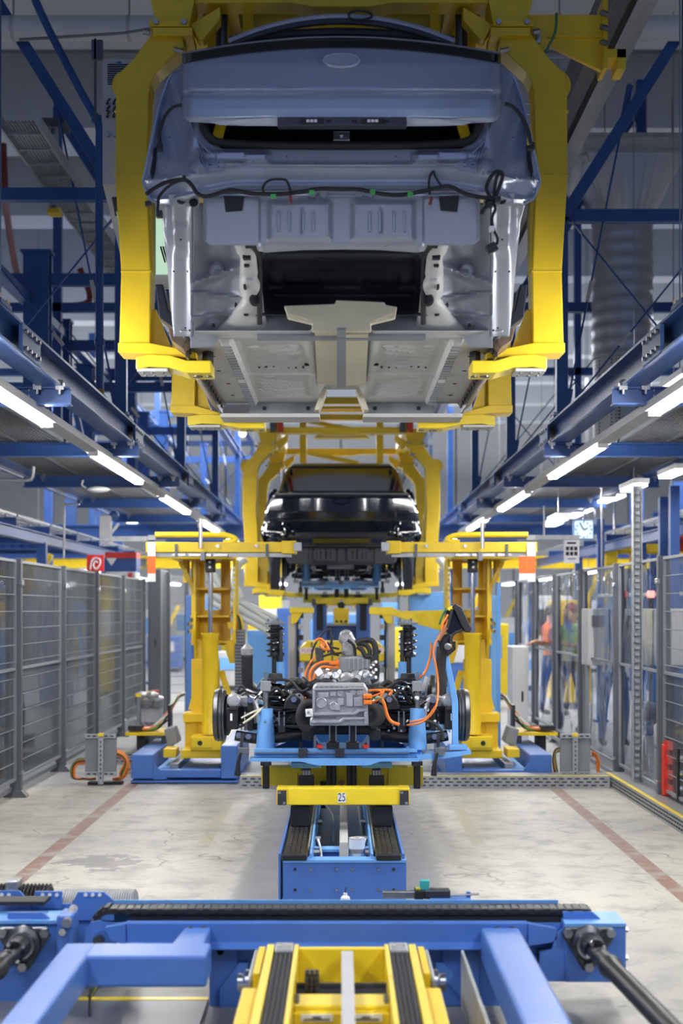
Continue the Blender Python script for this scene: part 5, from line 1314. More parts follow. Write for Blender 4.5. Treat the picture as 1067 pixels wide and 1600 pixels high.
for i in range(4): q = P(492, 1084 + i * 9, Yc); MB().cyl(q, q + Vector((0, -.010, 0)), .006, n=6).build('casing_bolt', 'steel', mc)
q = P(562, 1082, Yc); MB().cyl(q, q + Vector((0, -.012, 0)), .008, n=10).build('bore', 'ink', mc)
def sticker(pts, Yv): MB().pprism(pts, Yv, .004).build('paper_tag', 'label_white', ax)
sticker([(477, 1108), (488, 1107), (489, 1119), (478, 1120)], 8.8); sticker([(491, 1050), (500, 1043), (505, 1051), (497, 1057)], 9.2)
rel([(480, 1112), (483, 1112), (483, 1116), (480, 1116)], .05, 'mid_grey', 'tag_print')
# big black arc hoses either side of the casing
MB().tube(smooth([P(488, 1098, 8.95), P(476, 1100, 8.95), P(469, 1112, 8.95), P(468, 1124, 8.95), P(474, 1136, 8.95), P(484, 1140, 8.95)], 5), .026, 10).build('coolant_hose', 'rubber', ax, sm=True)
MB().tube(smooth([P(576, 1104, 9.0), P(584, 1106, 9.0), P(589, 1116, 9.0), P(586, 1128, 9.0), P(578, 1134, 9.0)], 5), .032, 10).build('coolant_hose', 'rubber', ax, sm=True)
MB().lathe(P(584, 1116, 9.05), (0, -1, 0), [(0, .075), (.06, .075), (.07, .06)], 20).build('axle_boot', 'rubber', ax, sm=True)
# orange high voltage plugs and cables
for y0 in (1085, 1094):
    MB().pbox(568, 581, y0, y0 + 7, 8.78, .08).build('hv_plug', 'orange_cable', ax, bevel=.006)
    MB().pbox(572, 578, y0 + 1.5, y0 + 5.5, 8.772, .02).build('plug_rib', 'orange_cable', ax)
def oc(pts, r=.012, Yv=8.85, n='hv_cable', m='orange_cable', par=None): return MB().tube(smooth([P(x, y, Yv) if len(q) == 2 else P(x, y, q[2]) for q in pts for x, y in [q[:2]]], 5), r, 8).build(n, m, par or ax, sm=True)
oc([(581, 1088), (590, 1085), (596, 1082), (590, 1078), (576, 1079)], .006); oc([(581, 1097), (590, 1094), (596, 1086), (600, 1080)], .007)
oc([(575, 1092), (590, 1091), (597, 1092)], .005, 8.83, 'earth_wire', 'green_wire')
oc([(595, 1090), (600, 1100), (605, 1118), (612, 1128), (624, 1132)], .011); oc([(608, 1086), (612, 1080), (604, 1078), (576, 1079)], .008, 8.95)
oc([(636, 1133), (660, 1128, 8.9), (678, 1110, 8.9), (684, 1088, 8.95), (684, 1062, 9.0), (681, 1040, 9.0), (677, 1020, 9.0), (682, 1002, 9.0), (690, 990, 9.0), (697, 976, 9.0), (700, 968, 9.0)], .0065, 8.95)
oc([(640, 1128), (665, 1122, 8.9), (680, 1104, 8.88)], .006, 8.95)
oc([(452, 1092), (468, 1091), (478, 1092)], .012, 9.2)
oc([(655, 1060), (664, 1050), (672, 1028), (674, 1004)], .008, 9.1)

# ---------------------------------------------------------------- front drive unit and struts
fx = T('front_drive_unit', 'further drive unit with grey inverter box, orange plugs and suspension struts on the tray', 'axle', (0, 11.6, .78))
Y = 10.4
iv = MB().pprism([(527, 1030), (562, 1027), (578, 1027), (578, 1044), (560, 1047), (560, 1050), (528, 1050)], Y, .35).build('inverter_box', 'mid_grey', fx, bevel=.006)
MB().pprism([(530, 1027), (578, 1024), (578, 1028), (530, 1031)], Y + .03, .3).build('inverter_lid', 'foil', iv)
for i in range(5): MB().pbox(545 + i * 7, 546.2 + i * 7, 1029, 1046, Y - .01, .02).build('box_rib', 'cast_aluminium', iv)
for y0 in (1033, 1041):
    MB().pbox(514, 529, y0, y0 + 6, Y - .03, .1).build('hv_plug', 'orange_cable', fx, bevel=.006)
    MB().pbox(524, 530, y0 - 2, y0 + 8, Y - .02, .1).build('plug_flange', 'orange_cable', fx, bevel=.004)
def fc(pts, r, n='hv_cable', m='orange_cable', Yv=10.3): return oc(pts, r, Yv, n, m, fx)
fc([(515, 1034), (502, 1035), (490, 1042), (484, 1054), (485, 1066), (488, 1072)], .011); fc([(515, 1043), (504, 1042), (494, 1050), (490, 1062), (492, 1070)], .010)
fc([(492, 1026), (482, 1040), (477, 1054), (478, 1068), (486, 1074)], .007); fc([(492, 1002), (500, 998), (508, 1004), (514, 1016)], .010); fc([(500, 1008), (506, 1014), (514, 1014)], .011)
# silver gear castings
for (x, y, r, m) in ((508, 1058, .05, 'cast_aluminium'), (522, 1056, .06, 'chrome'), (540, 1060, .05, 'cast_aluminium'), (556, 1060, .06, 'foil'), (568, 1056, .05, 'cast_aluminium'), (520, 1066, .04, 'foil')):
    MB().lathe(P(x, y, 10.4), (.15, -1, .1), [(-.1, r * 1.2), (0, r), (.05, r * .9), (.06, r * .5), (.08, r * .4)], 18).build('gear_housing', m, fx, sm=True)
MB().pprism([(500, 1054), (576, 1050), (580, 1070), (496, 1074)], 10.5, .3).build('gear_casing', 'cast_aluminium', fx, bevel=.015)
MB().pprism([(533, 1058), (545, 1054), (546, 1064), (531, 1066)], 10.25, .05).build('cast_bracket', 'foil', fx, bevel=.006)
for (x0, x1) in ((498, 520), (548, 562)):
    fc([(x0, 1074), (x0 + 2, 1068), ((x0 + x1) / 2, 1064), (x1 - 2, 1068), (x1, 1074)], .022, 'pipe_elbow', 'rubber', 9.9)
# foil wrapped compressor
MB().pprism([(528, 1002), (531, 988), (540, 983), (548, 986), (556, 1000), (555, 1020), (550, 1027), (538, 1027), (533, 1018), (534, 1006)], 10.6, .2).build('wrapped_compressor', 'foil', fx, bevel=.03, label='compressor wrapped in grey foil')
fc([(543, 1000), (551, 1006), (554, 1014), (555, 1026)], .012, 'strap', 'rubber', 10.5)
MB().pprism([(492, 1012), (505, 1012), (506, 1034), (494, 1036)], 10.5, .1).build('relay_box', 'dark_steel', fx, bevel=.006)
MB().pprism([(499, 998), (506, 1002), (508, 1012), (500, 1014)], 10.5, .08).build('relay_plug', 'orange_cable', fx, bevel=.006)
# coolant hose loops at the right and thin looms at the left
for pts, r in (([(556, 1006), (566, 1001), (580, 1001), (586, 1010), (587, 1030), (584, 1048)], .022), ([(558, 1010), (566, 1016), (572, 1026), (580, 1026), (584, 1036)], .018), ([(560, 1004), (572, 1008), (578, 1018), (576, 1026)], .018), ([(584, 1020), (590, 1020), (593, 1016)], .014), ([(586, 1034), (590, 1044), (588, 1060), (580, 1066)], .016), ([(582, 1040), (578, 1054), (568, 1066)], .014)):
    fc(pts, r, 'coolant_hose', 'rubber', 10.4)
for pts in ([(486, 1040), (488, 1018), (496, 1000), (508, 986), (518, 982)], [(516, 982), (518, 1000), (512, 1020)], [(505, 1018), (516, 1012), (530, 1014)], [(504, 1026), (516, 1022), (534, 1020)], [(520, 996), (516, 1010), (524, 1022)], [(506, 1020), (512, 1004), (518, 1020), (530, 1024)]):
    fc(pts, .008, 'thin_loom', 'rubber', 10.5)
for k in range(7): q = P(583 - k % 3 * 4, 1036 + k * 4, 10.3); MB().cyl(q, q + Vector((.02, -.03, .01)), .012, n=8).build('hose_clip', 'chrome', fx)
Ys = 11.95
for s in (-1, 1):
    mx = lambda px: px if s < 0 else 1067 - px
    q = P(mx(430), 1060, Ys); zz = lambda py: P(0, py, Ys).z - q.z
    MB().lathe(q, (0, 0, 1), [(0, .030), (zz(1027), .028), (zz(1026), .068), (zz(1024), .070), (zz(1023), .045), (zz(976), .04), (zz(974), .05)], 18).build('strut', 'black_plastic', fx, sm=True)
    rb = MB()
    for i in range(9): rb.lathe(q + Vector((0, 0, zz(1020 - i * 4.6))), (0, 0, 1), [(0, .041), (.008, .048), (.016, .041)], 14)
    rb.build('dust_boot', 'rubber', fx, sm=True, kind='stuff')
    pts = []
    for i in range(90):
        th = i * .31; f = i / 89; r = .072; pts.append((q.x + r * math.cos(th), Ys + r * math.sin(th), q.z + zz(1022 - f * 44)))
    MB().tube(pts, .008, 6)  .build('coil_spring', 'black_gloss', fx, sm=True)
    MB().lathe(q, (0, 0, 1), [(zz(976), .085), (zz(973), .09), (zz(971), .05), (zz(968), .03)], 18).build('top_mount', 'mid_grey', fx, sm=True)
    for k in range(3): a = q + Vector((.06 * math.cos(k * 2.1 + 1), .06 * math.sin(k * 2.1 + 1), zz(972))); MB().cyl(a, a + Vector((0, 0, .03)), .008, n=6).build('stud', 'chrome', fx)
    MB().tube(smooth([P(mx(440), 1062, Ys), P(mx(440), 1020, Ys), P(mx(438), 985, Ys)], 3), .010, 8).build('brake_hose', 'rubber', fx, sm=True)
    MB().pbox(*sorted((mx(424), mx(452))), 1062, 1082, Ys, .2).build('knuckle', 'black_plastic', fx, bevel=.02)
    MB().tube(smooth([P(mx(440), 1074, Ys), P(mx(470), 1072, 11.6), P(mx(500), 1072, 11)], 4), .04, 10).build('drive_shaft', 'black_plastic', fx, sm=True)
    MB().lathe((s * .80, Ys, hubz - .02), (-s, 0, 0), [(0, .05), (0, .15), (.02, .16), (.05, .16), (.06, .1), (.1, .06)], 28).build('brake_disc', 'dark_steel', fx, sm=True)
    MB().bar((s * .74, Ys, hubz - .02), (s * .3, Ys, hubz), .07, .07).build('axle_arm', 'black_plastic', fx)

# ---------------------------------------------------------------- charge socket carried on the leaning brace
cs = T('charge_socket', 'black charging socket module on an orange cable, held up on the leaning blue brace', 'socket', P(695, 1030, 9.0))
Yq = 9.0
MB().pprism([(706, 948), (712, 943), (721, 948), (737, 982), (734, 989), (728, 988), (722, 980), (711, 956)], Yq, .14).build('socket_face', 'black_plastic', cs, bevel=.006)
MB().pprism([(697, 956), (707, 948), (722, 980), (726, 986), (700, 992), (694, 975)], Yq + .02, .12).build('socket_body', 'black_gloss', cs, bevel=.006)
MB().pprism([(699, 951), (706, 946), (709, 951), (702, 955)], Yq + .01, .02).build('yellow_clip', 'yellow_gloss', cs)
MB().bar(P(706, 952, Yq), P(698, 984, Yq), .02, .015).build('socket_rib', 'rubber', cs)
MB().pprism([(698, 1024), (698, 990), (703, 988), (704, 1010), (707, 1012), (707, 1002), (712, 1002), (712, 1015), (702, 1024)], Yq + .02, .06).build('socket_bracket', 'black_plastic', cs, bevel=.004)
MB().tube(smooth([P(704, 1006, Yq), P(706, 994, Yq), (P(712, 988, Yq)), P(718, 986, Yq), P(722, 983, Yq)], 4), .009, 8).build('hinge_arm', 'rubber', cs, sm=True)
MB().lathe(P(699, 1010, Yq + .02), (0, -1, 0), [(0, .022), (.03, .022), (.032, .012), (.034, .012)], 12).build('clamp_knob', 'steel', cs)
MB().tube(smooth([P(690, 984, Yq), P(692, 974, Yq), P(697, 966, Yq), P(700, 960, Yq)], 4), .007, 8).build('hv_cable', 'orange_cable', cs, sm=True)
MB().tube(smooth([P(684, 1000, Yq), P(690, 990, Yq), P(697, 980, Yq)], 4), .016, 8).build('cable_sleeve', 'dust_cap', cs, sm=True)
MB().tube(smooth([P(686, 976, Yq + .05), P(690, 964, Yq + .05), P(697, 950, Yq + .05)], 4), .007, 6).build('earth_wire', 'green_wire', cs, sm=True)
for k in range(5): MB().tube(smooth([P(690 + k * 2, 1088 - k * 4, Yq), P(687 + k * 2, 1060, Yq + .02), P(688 + k * 2, 1030, Yq + .03), P(694 + k, 996, Yq)], 4), .006, 6).build('loom_wire', 'rubber', cs, sm=True)
MB().pprism([(684, 1000), (697, 990), (700, 1002), (700, 1030), (690, 1030)], Yq + .06, .05).build('mount_plate', 'black_plastic', cs, bevel=.006)
MB().tube(smooth([P(664, 1126, 8.95), P(678, 1130, 8.95), P(690, 1142, 8.95), P(692, 1156, 8.95)], 4), .010, 8).build('ground_strap', 'rubber', ax, sm=True)
# ================================================================ skid 25 and its conveyor
def chain_lane(x0, x1, xe0, xe1, Ya, Yb, z, parent, pitch=.03, name='chain_links'):
    """a lane of dark plastic chain links running along the line; returns a stuff part"""
    m = MB(); n = int((Yb - Ya) / pitch)
    for i in range(n):
        f = i / n; y = Ya + i * pitch; a = x0 + (xe0 - x0) * f; b = x1 + (xe1 - x1) * f; w_ = (b - a) / 4
        for k in range(4):
            if (i + k) % 2: m.box(a + k * w_ + .002, a + (k + 1) * w_ - .002, y + .003, y + pitch * 1.6, z, z + .012)
    return m.build(name, 'chain_black', parent, kind='stuff')

cv = T('skid_conveyor', 'low blue chain conveyor that the yellow skid 25 stands on, mid floor', 'conveyor', (0, 8.0, 0))
Y = 7.85
xa, xb = P(442, 0, Y).x, P(635, 0, Y).x
ep = MB().box(xa, xb, Y, Y + .03, .008, .262).build('end_panel', 'blue_conveyor', cv, bevel=.004)
MB().box(xa, xb, Y - .01, Y + .10, .255, .272).build('end_cap', 'blue_light', cv, bevel=.003)
for yy in (1358, 1390):
    for px in (461, 485, 526, 550, 591, 615): q = P(px, yy, Y); MB().cyl(q, q + Vector((0, -.010, 0)), .0085, n=6).build('bolt', 'steel' if px in (526, 550, 485, 591) else 'ink', ep)
for s in (-1, 1):
    xo = s * .343
    MB().box(xo - .006, xo + .006, Y + .02, 13.2, .0, .30).build('side_plate', 'blue_conveyor', cv)
    MB().box(s * .17 - .006, s * .17 + .006, Y + .02, 13.2, .10, .30).build('inner_plate', 'blue_light', cv)
    MB().box(s * .19, s * .33, Y + .05, 13.2, .25, .275).build('chain_bed', 'dark_steel', cv)
    chain_lane(min(s * .205, s * .315), max(s * .205, s * .315), min(s * .205, s * .315), max(s * .205, s * .315), Y + .02, 13.1, .275, cv)
    MB().box(min(s * .19, s * .33), max(s * .19, s * .33), Y - .02, Y + .03, .268, .305).build('end_wedge', 'black_plastic', cv, bevel=.008)
    MB().box(s * .187 - .004, s * .187 + .004, Y + .3, 13.0, .27, .295).build('wear_strip', 'galvanised', cv)
    for yy in (8.4, 8.9, 9.6): MB().cyl((s * .163, yy, .22), (s * .13, yy, .22), .022, n=8).build('stay_bolt', 'steel', cv)
    MB().tube(smooth([(s * .14, 8.5, .28), (s * .12, 8.4, .2), (s * .13, 8.2, .1), (s * .14, 8.0, .06)], 4), .008, 6).build('air_line', 'white_hose', cv, sm=True)
MB().box(-.165, .165, 8.55, 8.60, .02, .20).build('cross_plate', 'blue_conveyor', cv); MB().box(-.165, .165, 8.52, 8.64, .20, .215).build('cross_plate_flange', 'blue_light', cv)
lb2 = MB().box(-.14, -.02, 8.543, 8.549, .10, .14).build('label_plate', 'label_white', cv)
for k in range(2): MB().box(-.10 + .0 * k, -.03, 8.541, 8.543, .108 + k * .015, .114 + k * .015).build('label_print', 'ink', lb2)
MB().box(-.012, .040, 8.02, 13.0, .235, .26).build('centre_bar', 'light_grey', cv, bevel=.004)
MB().box(-.012, .040, 8.02, 8.5, .2601, .2605).build('bar_wear', 'mid_grey', cv)
MB().box(-.165, .165, 8.7, 13.0, .01, .03).build('tray_floor', 'mid_grey', cv)
MB().box(-.145, -.10, 10.1, 10.2, .24, .32).build('sensor_socket', 'black_plastic', cv, bevel=.006); MB().tube(smooth([(-.11, 10.0, .28), (-.08, 9.8, .26), (-.06, 9.6, .24), (-.055, 9.4, .12)], 4), .009, 8).build('sensor_cable', 'white_hose', cv, sm=True)
for s in (-1, 1):
    q = P(533.5 + s * 78, 1412, 7.6); q.z = 0
    t = T('floor_roller', 'red brown roller with yellow end caps on the floor, %s of the white bottle' % ('left' if s < 0 else 'right'), 'roller', q)
    MB().cyl((q.x - .034, 7.6, .055), (q.x + .034, 7.6, .055), .045, n=20).build('roller', 'dust_cap', t, sm=True)
    for dx in (-.045, .045): MB().cyl((q.x + dx - .01, 7.6, .050), (q.x + dx + .01, 7.6, .050), .026, n=12).build('cap', 'yellow_gloss', t)
    MB().box(q.x - .05, q.x + .05, 7.57, 7.63, 0, .02).build('stand', 'blue_conveyor', t)

t = T('clear_jar', 'clear cylindrical jar standing on the blue skid conveyor', 'jar', P(557, 1340, 8.2))
q = Vector((.09, 8.3, .215)); t.location = q
MB().box(.05, .14, 8.25, 8.36, .20, .215).build('base', 'blue_light', t)
MB().lathe(q, (0, 0, 1), [(0, .046), (.09, .048), (.10, .046)], 24).build('body', 'clear_bottle', t, sm=True)
MB().lathe(q + Vector((0, 0, .10)), (0, 0, 1), [(0, .047), (.006, .047), (.007, .012), (.012, .012)], 24).build('lid', 'light_grey', t, sm=True)
MB().lathe(q + Vector((0, 0, .02)), (0, 0, 1), [(0, .0485), (.025, .049)], 24).build('band', 'mid_grey', t, sm=True)

t = T('spray_bottle', 'small white plastic bottle with a thin nozzle on the floor before the blue end panel', 'bottle', P(540, 1455, 7.7)); q = Vector((P(539.5, 0, 7.7).x, 7.7, 0)); t.location = q
MB().lathe(q, (0, 0, 1), [(0, .026), (.075, .027), (.095, .024), (.105, .011), (.118, .010)], 18).build('body', 'label_white', t, sm=True)
MB().cyl(q + Vector((0, 0, .118)), q + Vector((.003, 0, .15)), .003, n=6).build('nozzle', 'ink', t)

# skid
sk = T('skid', 'yellow assembly skid numbered 25 under the blue tray', 'skid', (0, 9.2, .29))
Y = 8.9
z0, z1 = P(0, 1258, Y).z, P(0, 1231, Y).z
xa, xb = P(448, 0, Y).x, P(624, 0, Y).x
fb = MB().box(xa, xb, Y, Y + .12, z0, z1).build('front_beam', 'yellow_gloss', sk, bevel=.006)
for a, b in ((432, 449), (623, 640)): MB().pbox(a, b, 1231, 1258, Y - .01, .14).build('beam_end', 'yellow_paint', sk, bevel=.006)
for a, b in ((433.5, 447.5), (624.5, 638.5)):
    e = MB().pbox(a, b, 1235, 1258, Y - .014, .01).build('end_plate', 'dark_steel', sk)
    for (px, py, tx) in ((a + 3, 1238.5, '52'), (b - 3.5, 1255, '25')): text_mesh('stencil', tx, .018, P(px, py, Y - .0145), (math.pi / 2, 0, 0), 'label_white', e, .0004)
np_ = MB().pbox(527.5, 540.5, 1239, 1254, Y - .004, .006).build('number_plate', 'label_white', sk)
text_mesh('number', '25', .074, P(533.9, 1246.3, Y - .0045), (math.pi / 2, 0, 0), 'ink', np_, .0008, sx=.66)
Y2 = 9.55
MB().pbox(408, 465, 1198, 1228, Y2, .12).build('rear_beam', 'yellow_gloss', sk, bevel=.006); MB().pbox(606, 661, 1198, 1228, Y2, .12).build('rear_beam', 'yellow_gloss', sk, bevel=.006)
MB().pbox(465, 606, 1198, 1228, Y2 + .02, .10).build('rear_web', 'yellow_paint', sk)
MB().bar(P(464, 1200, Y2 - .01), P(480, 1226, Y2 - .01), .03, .02, (0, 1, 0)).build('gusset', 'yellow_paint', sk)
for s in (-1, 1):
    MB().box(s * .19, s * .33, Y + .65, 12.4, .40, .46).build('runner', 'yellow_paint', sk, bevel=.006)
    MB().box(s * .20, s * .32, Y + .04, Y + .14, .289, .415).build('slide_block', 'black_plastic', sk, bevel=.004)
    q = 533.5 + s * 55
    m = MB().pbox(q - 12, q + 12, 1213, 1231, Y + .25, .10).build('guide_block', 'black_plastic', sk, bevel=.005)
    MB().pbox(q - 7, q + 7, 1202, 1213, Y + .26, .08).build('guide_head', 'dark_steel', sk, bevel=.004)
    for k in range(3): MB().pbox(q - 6 + k * 4.5, q - 3 + k * 4.5, 1204, 1211, Y + .25, .02).build('guide_roll', 'steel', m)
    MB().pbox(q - 24, q + 24, 1192, 1200, Y + .2, .12).build('guide_saddle', 'blue_light', sk, bevel=.003)
    MB().cyl(P(533.5 + s * 0 + s * 20, 1196, 9.3), P(533.5 + s * 20, 1228, 9.3), .016, n=8).build('lift_pin', 'rubber', sk)
MB().pbox(500, 520, 1223, 1228, Y2 - .05, .1).build('buffer', 'rubber', sk); MB().lathe(P(534, 1222, Y2 - .02), (0, -1, 0), [(0, .02), (.03, .02)], 12).build('bumper', 'dust_cap', sk)

# reader arm on the floor right of the conveyor
t = T('reader_arm', 'black reader tool with a silver bar and teal cap on a blue floor stand', 'tool', (P(680, 0, 7.0).x, 7.0, 0))
Y = 7.0
MB().pbox(598, 652, 1393, 1404, Y, .04).build('silver_bar', 'steel', t, bevel=.004); MB().pbox(648, 662, 1392, 1418, Y - .03, .09).build('clamp', 'black_plastic', t, bevel=.004)
MB().pbox(662, 704, 1391, 1405, Y - .01, .07).build('housing', 'dark_steel', t, bevel=.006); MB().cyl(P(704, 1399, Y), P(748, 1397, Y), .006, n=8).build('probe', 'steel', t)
MB().pbox(656, 671, 1376, 1391, Y, .04).build('teal_cap', 'teal', t, bevel=.004); MB().pbox(650, 657, 1388, 1393, Y, .03).build('cap', 'yellow_gloss', t)
MB().pbox(672, 736, 1405, 1412, Y - .04, .12).build('stand_top', 'blue_conveyor', t, bevel=.003); MB().pbox(729, 735, 1394, 1408, Y, .03).build('stand_lug', 'blue_conveyor', t)
a = P(682, 1412, Y); b = P(715, 1412, Y); MB().box(a.x, b.x, Y, Y + .06, 0, a.z).build('stand_leg', 'blue_conveyor', t); MB().pbox(650, 653, 1404, 1420, Y - .02, .02).build('cable', 'rubber', t)

# ================================================================ foreground transfer conveyor
fc_ = T('transfer_conveyor', 'large blue transfer conveyor with black chain across the foreground', 'conveyor', (0, 5.9, 0))
Y = 5.95
def Zp(py, Y=Y): return P(0, py, Y).z
def Xp(px, Y=Y): return P(px, 0, Y).x
# chain: top run with rounded left end
top = Zp(1421); xl = Xp(170); rr_ = (Zp(1423) - Zp(1478)) / 2; zc = Zp(1423) - rr_
body = MB()
path = []
for i in range(13): th = math.pi * 1.5 - math.pi * i / 12; path.append((xl + rr_ * math.cos(th), zc + rr_ * math.sin(th)))
path.append((Xp(925), zc + rr_))
inner = [(x, z - .02) if i == 13 else (xl + (rr_ - .02) * math.cos(math.pi * 1.5 - math.pi * i / 12), zc + (rr_ - .02) * math.sin(math.pi * 1.5 - math.pi * i / 12)) for i, (x, z) in enumerate(path)]
body.prism(path + inner[::-1], Y + .02, Y + .13, 'y'); body.build('chain_band', 'rubber', fc_)
ck = MB(); n = 62
for i in range(n):
    x = xl + (Xp(922) - xl) * i / n; wd = (Xp(922) - xl) / n
    ck.box(x + .003, x + wd - .003, Y + .022, Y + .128, zc + rr_, zc + rr_ + .004)
    if i % 2: ck.box(x + .004, x + wd - .004, Y + .012, Y + .02, zc + rr_ - .010, zc + rr_ + .002)
for i in range(8):
    th = math.pi * 1.5 - math.pi * (i + .5) / 8; c = Vector((xl + (rr_ + .004) * math.cos(th), Y + .075, zc + (rr_ + .004) * math.sin(th)))
    tdir = Vector((-math.sin(th), 0, math.cos(th))); ck.bar(c - tdir * .010, c + tdir * .010, .10, .012, (math.cos(th), 0, math.sin(th)))
ck.build('chain_links', 'chain_black', fc_, kind='stuff')
MB().box(Xp(200), Xp(900), Y + .03, Y + .12, zc + rr_ - .06, zc + rr_ - .022).build('chain_guide', 'ink', fc_)
MB().box(Xp(170), Xp(880), Y + .14, Y + .15, Zp(1460), Zp(1417)).build('back_plate', 'blue_light', fc_)
# blue side plate with sprocket eye
m = MB().prism([(Xp(150), Zp(1478)), (Xp(133), Zp(1478)), (Xp(134), Zp(1452)), (Xp(142), Zp(1441)), (Xp(155), Zp(1438)), (Xp(168), Zp(1442)), (Xp(330), Zp(1442)), (Xp(880), Zp(1442)), (Xp(880), Zp(1520)), (Xp(330), Zp(1520)), (Xp(330), Zp(1478))], Y - .01, Y + .01, 'y').build('side_plate', 'blue_conveyor', fc_)
MB().cyl((Xp(156), Y - .012, Zp(1467)), (Xp(156), Y - .04, Zp(1467)), .022, n=16).build('sprocket_shaft', 'dark_steel', fc_); MB().lathe((Xp(156), Y - .008, Zp(1467)), (0, -1, 0), [(0, .04), (.008, .04)], 20).build('eye_ring', 'blue_conveyor', fc_)
# bright angle rail along the front
MB().prism([(Y - .06, Zp(1437)), (Y - .012, Zp(1437)), (Y - .012, Zp(1472)), (Y - .10, Zp(1476)), (Y - .10, Zp(1473)), (Y - .06, Zp(1468))], Xp(200), Xp(822), 'x').build('angle_rail', 'blue_conveyor', fc_, bevel=.004)
MB().prism([(Xp(168), Zp(1444)), (Xp(200), Zp(1438)), (Xp(200), Zp(1470)), (Xp(175), Zp(1462))], Y - .07, Y - .02, 'y').build('rail_end', 'blue_conveyor', fc_); MB().prism([(Xp(822), Zp(1438)), (Xp(866), Zp(1446)), (Xp(866), Zp(1462)), (Xp(858), Zp(1466)), (Xp(822), Zp(1472))], Y - .07, Y - .02, 'y').build('rail_end', 'blue_conveyor', fc_)
for px in (297, 318, 778, 800): q = P(px, 1453, Y - .06); MB().lathe(q, (0, -1, 0), [(0, .017), (.008, .017), (.016, .010), (.017, .004)], 14).build('button_screw', 'chrome', fc_)
for px, py in ((345, 1468), (345, 1485), (750, 1463), (750, 1484), (822, 1463)): q = P(px, py, Y - .01); MB().cyl(q, q + Vector((0, -.02, 0)), .017, n=6).build('hex_bolt', 'steel', fc_)
MB().cyl((Xp(190), Y - .03, Zp(1472)), (Xp(178), Y - .08, Zp(1482)), .013, n=8).build('tension_bolt', 'steel', fc_)
# box legs running toward the camera
zl = .335
def leg(x0, x1, Ya, Yb, z=zl, h=.12): return MB().box(x0, x1, Ya, Yb, z - h, z)
leg(Xp(145, 5.6), Xp(330, 5.6), 5.40, 5.62).build('cross_box', 'blue_conveyor', fc_, bevel=.012)
MB().prism([(Xp(280, 5.9), 5.60), (Xp(330, 5.9), 5.60), (Xp(330, 5.9), 5.94), (Xp(290, 5.9), 5.94)], zl - .10, zl, 'z').build('cross_box_head', 'blue_conveyor', fc_, bevel=.01)
leg(-1.09, -.965, 4.2, 5.62).build('leg_box', 'blue_conveyor', fc_, bevel=.012)
leg(.575, .735, 4.0, 5.88, .338, .14).build('leg_box', 'blue_conveyor', fc_, bevel=.014)
# upright plates with diagonal gussets
for (a, b) in ((328, 372), (690, 748)):
    MB().box(Xp(a), Xp(b), Y - .03, Y + .05, 0, Zp(1478)).build('upright_plate', 'blue_conveyor', fc_, bevel=.004)
MB().prism([(Xp(345), Zp(1540)), (Xp(375), Zp(1500)), (Xp(388), Zp(1500)), (Xp(388), Zp(1600)), (Xp(345), Zp(1600))], Y - .05, Y - .03, 'y').build('gusset', 'blue_conveyor', fc_)
MB().prism([(Xp(680), Zp(1500)), (Xp(692), Zp(1500)), (Xp(748), Zp(1560)), (Xp(748), Zp(1585)), (Xp(680), Zp(1512))], Y - .05, Y - .03, 'y').build('gusset', 'blue_conveyor', fc_)
MB().box(Xp(690), Xp(800), Y - .01, Y + .02, Zp(1600), Zp(1578)).build('foot_rail', 'blue_conveyor', fc_)
MB().box(Xp(748), Xp(790), Y - .02, Y + .04, 0, Zp(1482)).build('upright_plate', 'blue_conveyor', fc_)
MB().box(Xp(370), Xp(692), Y - .005, Y + .03, Zp(1520), Zp(1477)).build('web_plate', 'blue_conveyor', fc_)
# right gear end box with bearing and drive shaft
gb = MB().box(Xp(878), Xp(972), Y - .08, Y + .14, Zp(1527), Zp(1441)).build('gear_box', 'blue_conveyor', fc_, bevel=.004)
MB().box(Xp(878), Xp(972), Y - .085, Y + .15, Zp(1441), Zp(1436)).build('gear_lid', 'blue_light', fc_)
MB().prism([(Xp(880), Zp(1436)), (Xp(938), Zp(1436)), (Xp(925), Zp(1425)), (Xp(880), Zp(1425))], Y + .0, Y + .02, 'y').build('chain_cover', 'blue_conveyor', fc_)
MB().prism([(Xp(800), Zp(1527)), (Xp(878), Zp(1527)), (Xp(878), Zp(1445)), (Xp(866), Zp(1452)), (Xp(858), Zp(1478)), (Xp(840), Zp(1482)), (Xp(838), Zp(1510)), (Xp(800), Zp(1510))], Y - .07, Y - .05, 'y').build('end_bracket', 'blue_conveyor', fc_)
MB().box(Xp(838), Xp(866), Y - .04, Y - .02, Zp(1508), Zp(1480)).build('end_window', 'ink', fc_)
def bearing(px, py, s, par, Yb):
    x, z = Xp(px, Yb), Zp(py, Yb)
    pl = MB().prism([(x - .10 * s, z + .065), (x + .10 * s, z + .065), (x + .112 * s, z + .03), (x + .02 * s, z - .115), (x - .02 * s, z - .115), (x - .108 * s, z + .03)], Yb - .02, Yb + .0, 'y').build('bearing_plate', 'dark_steel', par, bevel=.008)
    for (dx, dz) in ((-.085, .045), (.09, .045), (0, -.095)): MB().cyl((x + dx * s, Yb - .02, z + dz), (x + dx * s, Yb - .045, z + dz), .020, n=6).build('bearing_bolt', 'steel', pl)
    MB().lathe((x, Yb - .02, z), (0, -1, 0), [(0, .075), (.02, .072), (.03, .055), (.05, .05)], 24).build('bearing_hub', 'dark_steel', pl, sm=True)
    MB().lathe((x, Yb - .06, z), (0, -1, 0), [(0, .055), (.012, .055)], 24).build('collar', 'steel', pl, sm=True)
    return Vector((x, Yb - .07, z))
c = bearing(918, 1472, 1, fc_, Y - .08)
sh = T('drive_shaft', 'black universal joint drive shaft running to the camera at lower right', 'shaft', c + Vector((.03, -.4, -.0)))
e = Vector((1.115, 4.3, c.z - .02))
d = e - c
